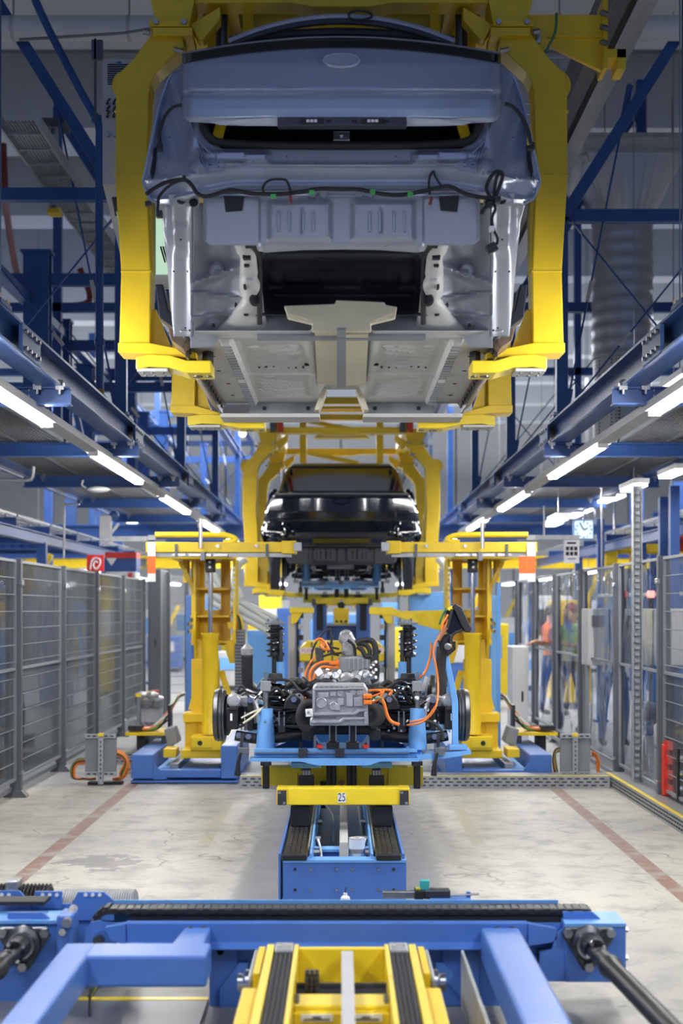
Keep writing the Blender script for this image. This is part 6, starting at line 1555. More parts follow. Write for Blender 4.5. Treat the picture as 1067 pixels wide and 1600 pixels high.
MB().cyl(c, c + d * .05, .045, n=16).build('flange', 'black_plastic', sh)
for k in range(4): a_ = k * 1.57 + .5; o_ = Vector((.036 * math.cos(a_), -.012, .036 * math.sin(a_))); MB().cyl(c + d * .04 + o_, c + d * .055 + o_, .010, n=6).build('flange_bolt', 'chrome', sh)
MB().bar(c + d * .05, c + d * .11, .07, .035).build('fork', 'black_plastic', sh, bevel=.01)
MB().sphere(c + d * .12, .038, 14).build('cross_joint', 'black_plastic', sh, sm=True)
MB().lathe(c + d * .13, d, [(0, .034), (.10, .036), (.11, .046), (.14, .046), (.16, .038), (1.5, .038)], 22).build('shaft_tube', 'black_plastic', sh, sm=True)
for k in range(3): q = P(974, (1452, 1496, 1517)[k], Y - .02); MB().cyl(q, q + Vector((.018, 0, 0)), .013, n=6).build('hex_bolt', 'steel', gb)
# left drive end
lg = T('drive_station', 'blue drive end housing with a black bearing and shaft at lower left', 'drive', (-1.28, 5.9, 0))
MB().box(Xp(-20), Xp(106), Y - .02, Y + .16, Zp(1527), Zp(1441)).build('gear_box', 'blue_conveyor', lg, bevel=.004)
MB().box(Xp(-20), Xp(98), Y - .03, Y + .17, Zp(1441), Zp(1436)).build('gear_lid', 'blue_light', lg)
MB().box(Xp(-20), Xp(60), Y + .12, Y + .24, Zp(1424), Zp(1418)).build('chain_band', 'rubber', lg); MB().prism([(Xp(12), Zp(1436)), (Xp(78), Zp(1436)), (Xp(66), Zp(1426)), (Xp(12), Zp(1426))], Y + .0, Y + .02, 'y').build('chain_cover', 'blue_conveyor', lg)
MB().box(Xp(92), Xp(117), Y - .05, Y + .10, Zp(1500), Zp(1426)).build('end_plate', 'blue_conveyor', lg, bevel=.01)
MB().cyl((Xp(108), Y + .1, Zp(1428)), (Xp(109), Y - .07, Zp(1437)), .020, n=16).build('spindle', 'mid_grey', lg, sm=True); MB().cyl((Xp(102), Y - .05, Zp(1450)), (Xp(103), Y - .08, Zp(1450)), .016, n=6).build('hex_bolt', 'chrome', lg)
MB().box(Xp(-20), Xp(110), Y - .03, Y - .02, 0, Zp(1500)).build('skirt_plate', 'blue_conveyor', lg)
c = bearing(38, 1472, 1, lg, Y - .06)
sh = T('drive_shaft', 'black universal joint drive shaft leaving the frame at lower left', 'shaft', c + Vector((-.05, -.3, 0)))
e = Vector((c.x - .10, 4.6, c.z - .06)); d = e - c
MB().cyl(c, c + d * .07, .045, n=16).build('flange', 'black_plastic', sh); MB().bar(c + d * .06, c + d * .14, .07, .035).build('fork', 'black_plastic', sh, bevel=.01)
for k in range(4): a_ = k * 1.57 + .5; o_ = Vector((.036 * math.cos(a_), -.012, .036 * math.sin(a_))); MB().cyl(c + d * .05 + o_, c + d * .075 + o_, .010, n=6).build('flange_bolt', 'chrome', sh)
MB().sphere(c + d * .15, .038, 14).build('cross_joint', 'black_plastic', sh, sm=True); MB().lathe(c + d * .16, d, [(0, .034), (.08, .036), (.09, .046), (.12, .046), (.14, .040), (1.0, .040)], 22).build('shaft_tube', 'black_plastic', sh, sm=True)

# grooved motors behind the conveyor at left
t = T('finned_motor', 'black finned motor lying behind the blue drive end at lower left', 'motor', (P(35, 0, 6.4).x, 6.4, 0))
Y6 = 6.42; cz = .31
for i in range(17):
    px = -18 + i * 5.9
    if 24 < px < 30: continue
    x = Xp(px, Y6); MB().lathe((x, Y6, cz), (1, 0, 0), [(0, .095), (.004, .105), (.009, .095)], 24).build('fin', 'dark_steel', t, sm=True)
MB().cyl((Xp(-20, Y6), Y6, cz), (Xp(80, Y6), Y6, cz), .088, n=20).build('core', 'rubber', t, sm=True)
MB().pbox(8, 28, 1377, 1394, Y6 - .05, .1).build('terminal_box', 'foil', t, bevel=.006)
MB().box(Xp(-20, 6.3), Xp(80, 6.3), 6.25, 6.6, 0, .23).build('plinth', 'blue_conveyor', t)
t2 = T('ribbed_drum', 'silver ribbed drum behind the conveyor at lower left', 'drum', (P(155, 0, 6.5).x, 6.5, 0))
Y7 = 6.52; prof = []
n = 30; L_ = Xp(212, Y7) - Xp(100, Y7)
for i in range(n * 2 + 1): prof.append((L_ * i / (2 * n), .125 if i % 2 else .118))
MB().lathe((Xp(100, Y7), Y7, .245), (1, 0, 0), prof, 36).build('drum', 'galvanised', t2, sm=True); MB().cyl((Xp(98, Y7), Y7, .245), (Xp(213, Y7), Y7, .245), .05, n=16).build('axle', 'steel', t2)
MB().box(Xp(104, Y7), Xp(208, Y7), 6.45, 6.6, 0, .14).build('cradle', 'mid_grey', t2)
t3 = T('motor_bracket', 'row of blue folded bracket plates before the finned motor and ribbed drum', 'bracket', (P(90, 0, 6.25).x, 6.25, 0))
for poly in ([(-20, 1392), (30, 1392), (48, 1412), (48, 1430), (-20, 1430)], [(55, 1393), (97, 1393), (97, 1420), (52, 1420)], [(122, 1394), (162, 1394), (183, 1412), (183, 1438), (106, 1438), (112, 1412)]):
    k = MB().prism([(P(x, 0, 6.22).x, P(0, y, 6.22).z) for x, y in poly], 6.22, 6.235, 'y').build('plate', 'blue_conveyor', t3)
    for i in range(3):
        px = poly[0][0] + 12 + i * 11; q = P(px, 1398, 6.22); MB().cyl(q, q + Vector((0, -.008, 0)), .008, n=8).build('slot', 'label_white', k)
MB().box(P(-20, 0, 6.24).x, P(185, 0, 6.24).x, 6.236, 6.25, 0, P(0, 1412, 6.24).z).build('base_plate', 'blue_conveyor', t3)

# floor tread plate with yellow edge, lower left
t = T('tread_plate', 'steel tread plate with a yellow painted edge on the floor at lower left', 'floor plate', (-1.3, 5.6, 0))
xr = P(325, 0, 5.96).x
MB().box(-1.9, xr, 5.55, 5.96, 0, .02).build('plate', 'tread_plate', t); MB().box(-1.9, xr, 5.94, 5.985, 0, .022).build('yellow_edge', 'yellow_gloss', t); MB().box(-1.9, xr, 5.54, 5.56, 0, .023).build('front_edge', 'light_grey', t)
t = T('floor_tube', 'grey floor conduit with loose green and black wires behind the tread plate', 'conduit', (-1.2, 6.15, 0))
MB().cyl((-1.9, 6.25, .03), (P(140, 0, 6.25).x, 6.25, .03), .018, n=10).build('conduit', 'galvanised', t, sm=True)
for i, mt in enumerate(('green_wire', 'green_wire', 'yellow_paint', 'light_grey', 'rubber')): MB().tube(smooth([P(150 + i * 3, 1528, 6.0), P(147 + i, 1545, 6.0), P(136 + i * 2, 1558, 6.05), P(130 + i * 6, 1565, 6.1)], 4), .004, 6).build('wire', mt, t, sm=True)
MB().tube(smooth([P(148, 1528, 5.95), P(142, 1545, 5.9), P(140, 1570, 5.8), P(140, 1610, 5.6)], 4), .006, 6).build('wire', 'rubber', t, sm=True)
MB().tube(smooth([P(2, 1555, 6.0), P(16, 1545, 6.0), P(34, 1530, 6.0)], 4), .014, 8).build('hose', 'rubber', t, sm=True); MB().tube(smooth([P(0, 1548, 6.0), P(20, 1540, 6.0), P(42, 1530, 6.0)], 4), .006, 8).build('wire', 'yellow_paint', t, sm=True)

# yellow skid at the front
fs = T('front_skid', 'yellow skid with two black chain lanes coming toward the camera at the bottom', 'skid', (0, 5.0, .2))
zt = .33
def lane(px0, px1, qx0, qx1):
    return None
for s in (-1, 1):
    xo = s * .222           # lane centre at far end
    MB().box(xo - .035, xo + .035, 4.0, 5.58, zt - .03, zt - .01).build('chain_bed', 'dark_steel', fs)
    chain_lane(xo - .034, xo + .034, xo - .034, xo + .034, 4.0, 5.5, zt - .010, fs, .02)
    MB().box(xo - .036, xo + .036, 5.47, 5.60, zt - .008, zt + .012).build('lane_cap', 'galvanised', fs, bevel=.006)
    for dx in (-.018, .018): MB().cyl((xo + dx, 5.53, zt + .012), (xo + dx, 5.53, zt + .018), .008, n=8).build('cap_screw', 'chrome', fs)
    for q, w_ in ((s * .277, .030), (s * .176, .018)):
        MB().box(q - w_ / 2, q + w_ / 2, 4.0, 5.60, zt - .16, zt + .005).build('lane_wall', 'yellow_gloss', fs, bevel=.004)
    MB().box(s * .295, s * .352, 4.0, 5.05, zt - .20, zt - .02).build('outer_rail', 'yellow_paint', fs, bevel=.008)
    MB().box(s * .30, s * .325, 5.2, 5.62, .0, zt - .01).build('side_plate', 'yellow_paint', fs)
    br = MB().box(s * .328, s * .345, 5.2, 5.66, .05, zt - .03).build('bearing_flange', 'galvanised', fs, bevel=.006)
    MB().lathe((s * .345, 5.42, zt - .10), (s, 0, 0), [(0, .05), (.02, .05), (.03, .035), (.05, .035)], 18).build('bearing', 'chrome', br, sm=True)
    MB().cyl((s * .30, 4.86, zt - .05), (s * .29, 4.86, zt - .05), .016, n=6).build('bolt', 'steel', fs)
MB().box(-.168, .168, 5.56, 5.60, zt - .14, zt - .005).build('end_plate', 'yellow_gloss', fs, bevel=.004)
MB().cyl((-.168, 5.28, zt - .11), (.168, 5.28, zt - .11), .045, n=20).build('cross_shaft', 'black_plastic', fs, sm=True)
spk = MB()
for k in range(3): spk.lathe((-.135 + k * .018, 5.26, zt - .09), (1, 0, 0), [(0, .065), (.003, .07), (.013, .07), (.016, .065)], 22)
sp = spk.build('chain_wheel', 'rubber', fs, sm=True, kind='stuff')
tt_ = MB()
for i in range(20):
    a_ = i * math.tau / 20
    for k in range(3): c = Vector((-.127 + k * .018, 5.26 + .071 * math.cos(a_), zt - .09 + .071 * math.sin(a_))); tt_.box(c.x - .007, c.x + .007, c.y - .006, c.y + .006, c.z - .006, c.z + .006)
tt_.build('wheel_tooth', 'dark_steel', sp, kind='stuff')
MB().box(-.167, .167, 4.94, 5.10, zt - .10, zt - .055).build('cross_box', 'yellow_gloss', fs, bevel=.008)
cp = MB().box(-.165, .165, 4.90, 4.94, 0, zt - .07).build('cover_panel', 'yellow_gloss', fs, bevel=.004)
for s in (-1, 1):
    k = MB().box(min(s * .03, s * .14), max(s * .03, s * .14), 4.893, 4.899, zt - .097, zt - .072).build('label_plate', 'label_white', fs)
    for i, (w_, dz) in enumerate(((.03, 0), (.09, -.008))): MB().box(s * .085 - w_ / 2, s * .085 + w_ / 2, 4.890, 4.893, zt - .081 + dz - .002, zt - .081 + dz + .002).build('label_print', 'ink', k)
    MB().cyl((s * .155, 4.94, zt - .02), (s * .155, 4.9, zt - .03), .010, n=6).build('hex_bolt', 'steel', fs)
MB().box(-.0, .045, 4.0, 5.53, zt - .03, zt - .005).build('centre_bar', 'light_grey', fs, bevel=.004)
MB().box(.47, .48, 4.6, 5.6, .1, zt - .02).build('steel_strip', 'galvanised', fs)
# ================================================================ safety fences
def fence(s):
    side = 'left' if s < 0 else 'right'
    X = s * (2.87 if s < 0 else 2.68)
    ys = [10.55, 12.55, 14.55, 16.55, 18.55, 20.5] if s < 0 else [10.0, 11.85, 13.75, 15.8, 17.75, 19.7, 21.6]
    H = 2.10
    t = T('safety_fence', 'dark grey mesh safety fence with clear panels along the left' if s < 0 else 'grey safety fence with crinkled clear film panels along the right', 'fence', (X, ys[2], 0))
    for yy in ys:
        p = MB().box(X - .05, X + .05, yy - .035, yy + .035, .01, H).build('post', 'fence_grey', t, bevel=.004)
        MB().prism([(X - .10, 0), (X + .10, 0), (X + .10, .015), (X + .055, .06), (X - .055, .06), (X - .10, .015)], yy - .06, yy + .06, 'y').build('post_foot', 'fence_grey', p)
        for zz in (.22, H - .22, 1.9):
            MB().box(X - s * .05 - .012, X - s * .05 + .012, yy - .05, yy + .05, zz - .012, zz + .012).build('panel_clip', 'chrome', p, bevel=.004)
    for k, (a, b) in enumerate(zip(ys, ys[1:])):
        a, b = a + .05, b - .05; z0, z1, zm = .16, H - .02, 1.13
        f = MB()
        for z in (z0, zm, z1): f.box(X - .012, X + .012, a, b, z - .012, z + .012)
        for y in (a, b): f.box(X - .012, X + .012, y - .012, y + .012, z0, z1)
        fr = f.build('panel_frame', 'mid_grey', t)
        mesh = s < 0 or k == 0
        if mesh:
            w_ = MB()
            n = 13
            for i in range(n): z = z0 + (z1 - z0) * i / n; w_.box(X - .004, X + .004, a, b, z - .004, z + .004)
            m = int((b - a) / .05)
            for i in range(m): y = a + (b - a) * i / m; w_.box(X - .0016, X + .0016, y - .0016, y + .0016, z0, z1)
            w_.build('wire_mesh', 'mid_grey', t, kind='stuff')
        if s < 0:
            MB().box(X - .022, X - .018, a, b, z0, z1).build('clear_panel', 'acrylic', t)
        elif k == 0:
            MB().box(X + .018, X + .022, a, b, z0, 1.10).build('dark_screen', 'dark_mesh', t)
        else:
            rows = []
            for i in range(25):
                y = a + (b - a) * i / 24
                rows.append([(X + .02 + .018 * math.sin(y * 9 + z * 2.3 + k) * math.sin(z * 3.1 + k * 1.7), y, z) for z in lin(z0, z1, 24)])
            MB().grid(rows).build('film_panel', 'film', t, sm=True)
    # loose floor rail below
    MB().box(X - .06, X - .03, ys[0], ys[-1], .05, .09).build('floor_rail', 'mid_grey', t)
    return t
fence(-1); fence(1)

# slotted channel stand near the right fence
t = T('channel_post', 'tall slotted grey steel channel standing before the right fence', 'post', (P(1000, 0, 12.7).x, 12.7, 0))
x0 = P(995, 0, 12.7).x
a, b = P(985, 757, 12.6), P(1003, 1200, 12.6)
m = MB(); m.box(x0 - .042, x0 - .034, 12.66, 12.74, 0, a.z); m.box(x0 + .034, x0 + .042, 12.66, 12.74, 0, a.z); m.box(x0 - .042, x0 + .042, 12.73, 12.74, 0, a.z); m.build('channel', 'galvanised', t)
m = MB()
for i in range(44): z = .1 + i * .06; m.box(x0 - .022, x0 + .022, 12.69, 12.72, z, z + .03)
m.build('slot_web', 'galvanised', t, kind='stuff')
MB().tube(smooth([(x0, 12.64, .05), (x0 - .03, 12.6, .02), (x0 + .2, 12.4, .02), (x0 + .35, 12.3, .04)], 4), .012, 6).build('earth_wire', 'green_wire', t)

# perforated cable duct on the floor, right and across
def floor_duct(name, label, p0, p1, w_, h):
    p0, p1 = Vector(p0), Vector(p1); d = (p1 - p0).normalized(); n = Vector((-d.y, d.x, 0)); L_ = (p1 - p0).length
    t = T(name, label, 'cable duct', (p0 + p1) / 2)
    m = MB(); m.add([p0, p1, p1 + n * w_, p0 + n * w_] + [q + Vector((0, 0, h)) for q in (p0, p1, p1 + n * w_, p0 + n * w_)], [(0, 3, 2, 1), (4, 5, 6, 7), (0, 1, 5, 4), (1, 2, 6, 5), (2, 3, 7, 6), (3, 0, 4, 7)]); m.build('duct_body', 'galvanised', t)
    q = n * .0 + Vector((0, 0, h)); MB().bar(p0 + q + n * .02, p1 + q + n * .02, .035, .006).build('yellow_edge', 'yellow_gloss', t)
    MB().add([p0 + n * .04 + q + Vector((0, 0, .002)), p1 + n * .04 + q + Vector((0, 0, .002)), p1 + n * w_ + q + Vector((0, 0, .002)), p0 + n * w_ + q + Vector((0, 0, .002))], [(0, 1, 2, 3)]).build('tread_cover', 'tread_plate', t, solid=.004)
    s_ = MB(); k = int(L_ / .075)
    for r, z in enumerate((h * .25, h * .52, h * .78)):
        for i in range(k):
            a = p0 + d * (.02 + (i + (r % 2) * .4) * .075) - n * .002; s_.bar(a + Vector((0, 0, z)), a + d * .045 + Vector((0, 0, z)), .004, .012)
    s_.build('slot', 'ink', t, kind='stuff')
    return t
cx = 2.49
floor_duct('floor_duct', 'slotted steel cable duct with yellow edge crossing the floor under the tray', (P(375, 0, 13.14).x, 13.14, 0), (cx - .01, 13.14, 0), .28, .115)
floor_duct('floor_duct', 'slotted steel cable duct with yellow edge running toward the camera at the right', (2.49, 13.45, 0), (2.52, 8.5, 0), .55, .115).scale.x = 1
t = floor_duct('floor_duct', 'short slotted cable duct behind the grey board at the left', (-2.75, 15.2, 0), (-1.75, 15.2, 0), .5, .13)

# grey boards with cable loops
for s in (-1, 1):
    side = 'left' if s < 0 else 'right'
    Y = 13.35
    x0, x1 = (133, 181) if s < 0 else (876, 922)
    t = T('terminal_board', 'grey slotted terminal board with orange cable loops standing %s of the %s' % (side, 'left lift base' if s < 0 else 'right lift base'), 'board', (P((x0 + x1) / 2, 0, Y).x, Y, 0))
    MB().pbox(x0, x1, 1150, 1209, Y, .06).build('board', 'mid_grey', t, bevel=.004)
    for yy in (1147, 1206):
        r = MB().pbox(x0 - .5, x1 + .5, yy, yy + 6.5, Y - .03, .03).build('slotted_rail', 'galvanised', t)
        for i in range(5): MB().pbox(x0 + 3 + i * 9, x0 + 8 + i * 9, yy + 2.2, yy + 4.2, Y - .033, .01).build('slot', 'ink', r)
    xc = (x0 + x1) / 2
    pq = MB().pbox(xc - 4, xc + 4, 1150, 1226, Y - .06, .04).build('post', 'galvanised', t, bevel=.003)
    for i in range(9): MB().pbox(xc - 1, xc + 1, 1158 + i * 7, 1161 + i * 7, Y - .063, .01).build('slot', 'ink', pq)
    MB().pbox(xc - 4, xc + 4, 1146, 1151, Y - .065, .06).build('cap', 'yellow_gloss', t, bevel=.003)
    MB().pbox(xc - 20, xc + 34, 1222, 1226, Y + .05, .1).build('foot', 'ink', t)
    rn = random.Random(3 + s)
    for k in range(13):
        m = ('orange_cable', 'orange_cable', 'orange_cable', 'green_wire', 'rubber')[k % 5]
        r = rn.random()
        if s < 0:
            if k % 2: pts = [(140, 1186 + r * 6), (122, 1186 + r * 8), (112 + r * 5, 1200), (113 + r * 4, 1214), (126, 1220 + r * 3), (150, 1216 + r * 4)]
            else: pts = [(178, 1172 + r * 6), (192, 1176 + r * 8), (201 - r * 6, 1192), (198 - r * 10, 1208), (188, 1218 - r * 4), (176, 1220)]
        else:
            if k % 2: pts = [(925, 1174 + r * 6), (932, 1180 + r * 4), (936 - r * 4, 1194), (934, 1206)]
            else: pts = [(878, 1168 + r * 6), (868, 1172 + r * 4), (864 + r * 4, 1188), (867 + r * 4, 1206)]
        MB().tube(smooth([P(x, min(y, 1217), Y + .12 + .02 * (k % 4)) for x, y in pts], 5), .013, 6).build('cable_loop', m, t, sm=True)

# red rack at the right edge
t = T('red_rack', 'red steel rack with black clamp bar at the right edge of the floor', 'rack', (P(1060, 0, 11.6).x, 11.6, 0))
x0 = P(1040, 0, 11.75).x
MB().box(x0 - .03, x0 + .05, 11.7, 11.78, .12, P(0, 1163, 11.75).z).build('post', 'red_paint', t, bevel=.006)
for z in (.18, .30, .42, .54): MB().bar((x0, 11.74, z), (x0 + .25, 10.9, z), .05, .07).build('bar', 'red_paint', t, bevel=.006)
MB().box(x0 + .20, x0 + .28, 10.85, 10.93, .12, .60).build('post', 'red_paint', t, bevel=.006)
k = MB().box(P(1060, 0, 11.3).x - .02, P(1060, 0, 11.3).x + .02, 11.26, 11.30, .14, .55).build('clamp_bar', 'black_plastic', t)
for z in (.24, .36, .48): MB().cyl((P(1060, 0, 11.3).x, 11.24, z), (P(1060, 0, 11.3).x + .10, 11.2, z), .022, n=10).build('clamp_screw', 'chrome', t)

# fire hose sign on the left
t = T('fire_sign', 'red fire hose sign with a white pictogram above the left fence', 'sign', P(149, 880, 19))
Y = 19
MB().pbox(135.5, 162, 867, 893, Y, .03).build('plate', 'sign_red', t)
MB().tube(smooth([P(141, 890, Y - .008), P(143, 878, Y - .008), P(148, 872, Y - .008), P(156, 874, Y - .008), P(156, 882, Y - .008), P(150, 889, Y - .008), P(146, 883, Y - .008), P(149, 877, Y - .008), P(153, 879, Y - .008)], 5), .012, 6).build('pictogram', 'label_white', t)
MB().pbox(147, 150, 893, 925, Y, .03).build('stem', 'mid_grey', t)
t = T('hose_cabinet', 'red topped white cabinet with a white triangle beside the fire sign', 'cabinet', (P(195, 0, 21).x, 21, 0))
MB().box(P(165, 0, 21).x, P(212, 0, 21).x, 21, 21.4, 0, P(0, 893, 21).z).build('body', 'white_paint', t, bevel=.01); MB().pbox(164, 213, 863, 893, 21, .4).build('upper_box', 'blue_steel', t); MB().pbox(164, 213, 863, 872, 20.98, .42).build('red_band', 'red_paint', t)
MB().pprism([(166, 872), (182, 872), (174, 884)], 20.98, .02).build('triangle', 'label_white', t); MB().pbox(200, 206, 895, 902, 20.97, .04).build('red_button', 'red_paint', t)

# wall clock and paper sign at the right
t = T('hall_clock', 'square pale blue lit clock hanging above the right fence', 'clock', P(912, 828, 21))
Y = 21
MB().pbox(896, 928, 812, 843, Y, .12).build('housing', 'blue_light', t, bevel=.02); f = MB().pbox(898, 926, 814, 841, Y - .006, .01).build('dial', 'clock_glow', t)
for i in range(12): a_ = i * math.tau / 12; q = P(912 + 11.5 * math.cos(a_), 827.5 + 11.5 * math.sin(a_), Y - .01); MB().box(q.x - .012, q.x + .012, q.y - .003, q.y + .003, q.z - .012, q.z + .012).build('mark', 'ink_blue', f)
for (dx, dy) in ((-5, -9), (7, -3)): MB().bar(P(912, 828, Y - .014), P(912 + dx, 828 + dy, Y - .014), .02, .004, (0, 1, 0)).build('hand', 'ink', f)
MB().cyl(P(912, 812, Y + .06), P(912, 780, Y + .06), .012, n=6).build('hanger', 'steel', t)
t = T('paper_sign', 'white paper sign with black squares hanging from a grey bar right of the right lift', 'sign', P(893, 860, 16))
Y = 16
MB().pbox(834, 905, 836, 843, Y, .08).build('hanger_bar', 'galvanised', t); pg = MB().pbox(881, 905, 844, 880, Y, .006).build('sheet', 'label_white', t)
for i in range(3):
    for j in range(2): MB().pbox(884 + i * 6.5, 889 + i * 6.5, 854 + j * 8, 860 + j * 8, Y - .003, .003).build('square', 'ink', pg)
MB().pbox(886, 900, 847, 850, Y - .003, .003).build('line', 'ink', pg); MB().pbox(887, 899, 872, 874, Y - .003, .003).build('line', 'mid_grey', pg)
MB().cyl(P(850, 836, Y + .04), P(850, 790, Y + .04), .01, n=6).build('drop_rod', 'steel', t)
t = T('extinguisher', 'red fire extinguisher hung on a blue column at the right edge', 'extinguisher', P(1063, 850, 19))
MB().lathe(P(1064, 862, 19), (0, 0, 1), [(0, .08), (.01, .085), (.22, .085), (.27, .04), (.30, .03)], 18).build('bottle', 'red_paint', t, sm=True); MB().pbox(1060, 1068, 824, 832, 18.95, .1).build('valve', 'ink', t)

# people working beyond the right fence
def person(name, label, x, y, h, top, legs, head_mat, face=-1, arm=0.2, step=.12):
    k = h / 1.75
    t = T(name, label, 'person', (x, y, 0))
    pts = {'pel': (0, 0, .95), 'che': (0, .02, 1.28), 'nek': (0, .02, 1.46), 'hed': (0, -.02 * 1, 1.60), 'top': (0, -.01, 1.72),
           'ls': (-.19, .02, 1.40), 'le': (-.25, -.05, 1.12), 'lw': (-.20, -.25 - arm, 1.02 + arm), 'rs': (.19, .02, 1.40), 're': (.26, -.02, 1.12), 'rw': (.22, -.20 - arm, 1.0 + arm),
           'lh': (-.10, 0, .90), 'lk': (-.11, -step, .50), 'la': (-.11, -step * .6, .09), 'lt': (-.12, -step * .6 - .17, .04), 'rh': (.10, 0, .90), 'rk': (.11, step * .6, .50), 'ra': (.11, step, .09), 'rt': (.13, step - .17, .04)}
    rad = {'pel': (.15, .11), 'che': (.17, .12), 'nek': (.058, .058), 'hed': (.085, .10), 'top': (.06, .07), 'ls': (.065, .065), 'le': (.047, .047), 'lw': (.034, .034), 'rs': (.065, .065), 're': (.047, .047), 'rw': (.034, .034),
           'lh': (.10, .10), 'lk': (.065, .065), 'la': (.045, .045), 'lt': (.04, .03), 'rh': (.10, .10), 'rk': (.065, .065), 'ra': (.045, .045), 'rt': (.04, .03)}
    ed = [('pel', 'che'), ('che', 'nek'), ('nek', 'hed'), ('hed', 'top'), ('che', 'ls'), ('ls', 'le'), ('le', 'lw'), ('che', 'rs'), ('rs', 're'), ('re', 'rw'), ('pel', 'lh'), ('lh', 'lk'), ('lk', 'la'), ('la', 'lt'), ('pel', 'rh'), ('rh', 'rk'), ('rk', 'ra'), ('ra', 'rt')]
    # fingers
    for sd, w_ in (('l', 'lw'), ('r', 'rw')):
        bx, by, bz = pts[w_]
        pm = sd + 'p'; pts[pm] = (bx, by - .07, bz - .01); rad[pm] = (.036, .018); ed.append((w_, pm))
        for i, (dx, L_) in enumerate(((-.028, .065), (-.010, .078), (.010, .072), (.027, .055))):
            a_, b_ = '%sf%d' % (sd, i), '%sg%d' % (sd, i)
            pts[a_] = (bx + dx, by - .10 - L_ * .5, bz - .02); pts[b_] = (bx + dx, by - .10 - L_, bz - .05); rad[a_] = (.010, .010); rad[b_] = (.008, .008); ed += [(pm, a_), (a_, b_)]
        q = 1 if sd == 'l' else -1
        pts[sd + 'u'] = (bx + q * .045, by - .09, bz - .02); rad[sd + 'u'] = (.011, .011); ed.append((pm, sd + 'u'))
    names = list(pts); me = bpy.data.meshes.new('body')
    me.from_pydata([tuple(c * k for c in pts[n_]) for n_ in names], [(names.index(a_), names.index(b_)) for a_, b_ in ed], [])
    o = bpy.data.objects.new('body', me); COL.objects.link(o); o.parent = t; o.rotation_euler.z = face
    m = o.modifiers.new('skin', 'SKIN'); o.modifiers.new('sub', 'SUBSURF').render_levels = 2
    for i, n_ in enumerate(names):
        me.skin_vertices[0].data[i].radius = tuple(r * k for r in rad[n_]); me.skin_vertices[0].data[i].use_root = (n_ == 'pel')
    m.use_smooth_shade = True
    # clothing by height: trousers, top, skin, as one procedural material
    mt = bpy.data.materials.new(name + '_clothes'); mt.use_nodes = True; nt = mt.node_tree; L = nt.links.new; b = nt.nodes['Principled BSDF']; b.inputs['Roughness'].default_value = .8
    tc = nt.nodes.new('ShaderNodeTexCoord'); sp = nt.nodes.new('ShaderNodeSeparateXYZ'); L(tc.outputs['Object'], sp.inputs[0])
    cr = nt.nodes.new('ShaderNodeValToRGB'); cr.color_ramp.interpolation = 'CONSTANT'; e = cr.color_ramp.elements
    mp = nt.nodes.new('ShaderNodeMath'); mp.operation = 'DIVIDE'; mp.inputs[1].default_value = 1.8 * k; L(sp.outputs[2], mp.inputs[0]); L(mp.outputs[0], cr.inputs[0])
    stops = [(0, (.03, .03, .035)), (.07, legs), (.53, top), (.815, (.50, .28, .20)), (.925, head_mat)]
    e[0].position = 0; e[0].color = (*stops[0][1], 1); e[1].position = stops[1][0]; e[1].color = (*stops[1][1], 1)
    for p_, c_ in stops[2:]: n_ = e.new(p_); n_.color = (*c_, 1)
    # hands and forearms show skin
    fy = nt.nodes.new('ShaderNodeMath'); fy.operation = 'LESS_THAN'; fy.inputs[1].default_value = -.20 * k; L(sp.outputs[1], fy.inputs[0])
    hz_ = nt.nodes.new('ShaderNodeMath'); hz_.operation = 'GREATER_THAN'; hz_.inputs[1].default_value = .7; L(sp.outputs[2], hz_.inputs[0])
    an = nt.nodes.new('ShaderNodeMath'); an.operation = 'MULTIPLY'; L(fy.outputs[0], an.inputs[0]); L(hz_.outputs[0], an.inputs[1])
    mx = nt.nodes.new('ShaderNodeMix'); mx.data_type = 'RGBA'; L(an.outputs[0], mx.inputs[0]); L(cr.outputs[0], mx.inputs[6]); mx.inputs[7].default_value = (.50, .28, .20, 1); L(mx.outputs[2], b.inputs['Base Color'])
    me.materials.append(mt)
    R = Matrix.Rotation(face, 3, 'Z')
    def hp(p): return Vector((x, y, 0)) + R @ (Vector(p) * k)
    hr = MB(); hr.sphere(hp((0, .015, 1.655)), .105 * k, 14, (.92, 1.05, .85)); M['_h'] = M['hair']; hr.build('hair', head_hair.get(name + label, 'hair'), t, sm=True)
    MB().bar(hp((0, -.105, 1.60)), hp((0, -.135, 1.575)), .025 * k, .03 * k).build('nose', 'skin', t, bevel=.006)
    for sx in (-1, 1):
        MB().sphere(hp((sx * .033, -.103, 1.625)), .012 * k, 8).build('eye', 'ink', t, sm=True); MB().sphere(hp((sx * .09, -.01, 1.61)), .022 * k, 8, (.5, 1, 1.3)).build('ear', 'skin', t, sm=True)
    MB().bar(hp((-.028, -.112, 1.545)), hp((.028, -.112, 1.545)), .012 * k, .01 * k).build('mouth', 'cap_maroon', t)
    return t, hp
head_hair = {}
lbl = 'person in a green high visibility vest, dark trousers and maroon cap behind the right fence'
head_hair['person' + lbl] = 'cap_maroon'
pg_, hp_ = person('person', lbl, 3.10, 19.2, 1.76, (.42, .44, .52), (.03, .07, .22), (.2, .04, .07), -.9)
m = MB()
for s in (-1, 1): m.sphere(hp_((s * .075, .0, 1.24)), .13, 12, (.85, 1.05, 1.7))
m.build('vest', 'vest_green', pg_, sm=True, label='green safety vest')
person('person', 'person in an orange shirt and blue trousers further behind the right fence', 3.25, 22.0, 1.74, (.85, .18, .05), (.04, .09, .27), (.03, .02, .01), 1.9)
person('person', 'reflected figure in a grey jacket and blue jeans, added behind the film panel nearest the slotted post', 3.25, 17.0, 1.66, (.30, .34, .44), (.03, .10, .32), (.03, .02, .01), 2.6)  # a reflection in the film, built as a whole figure
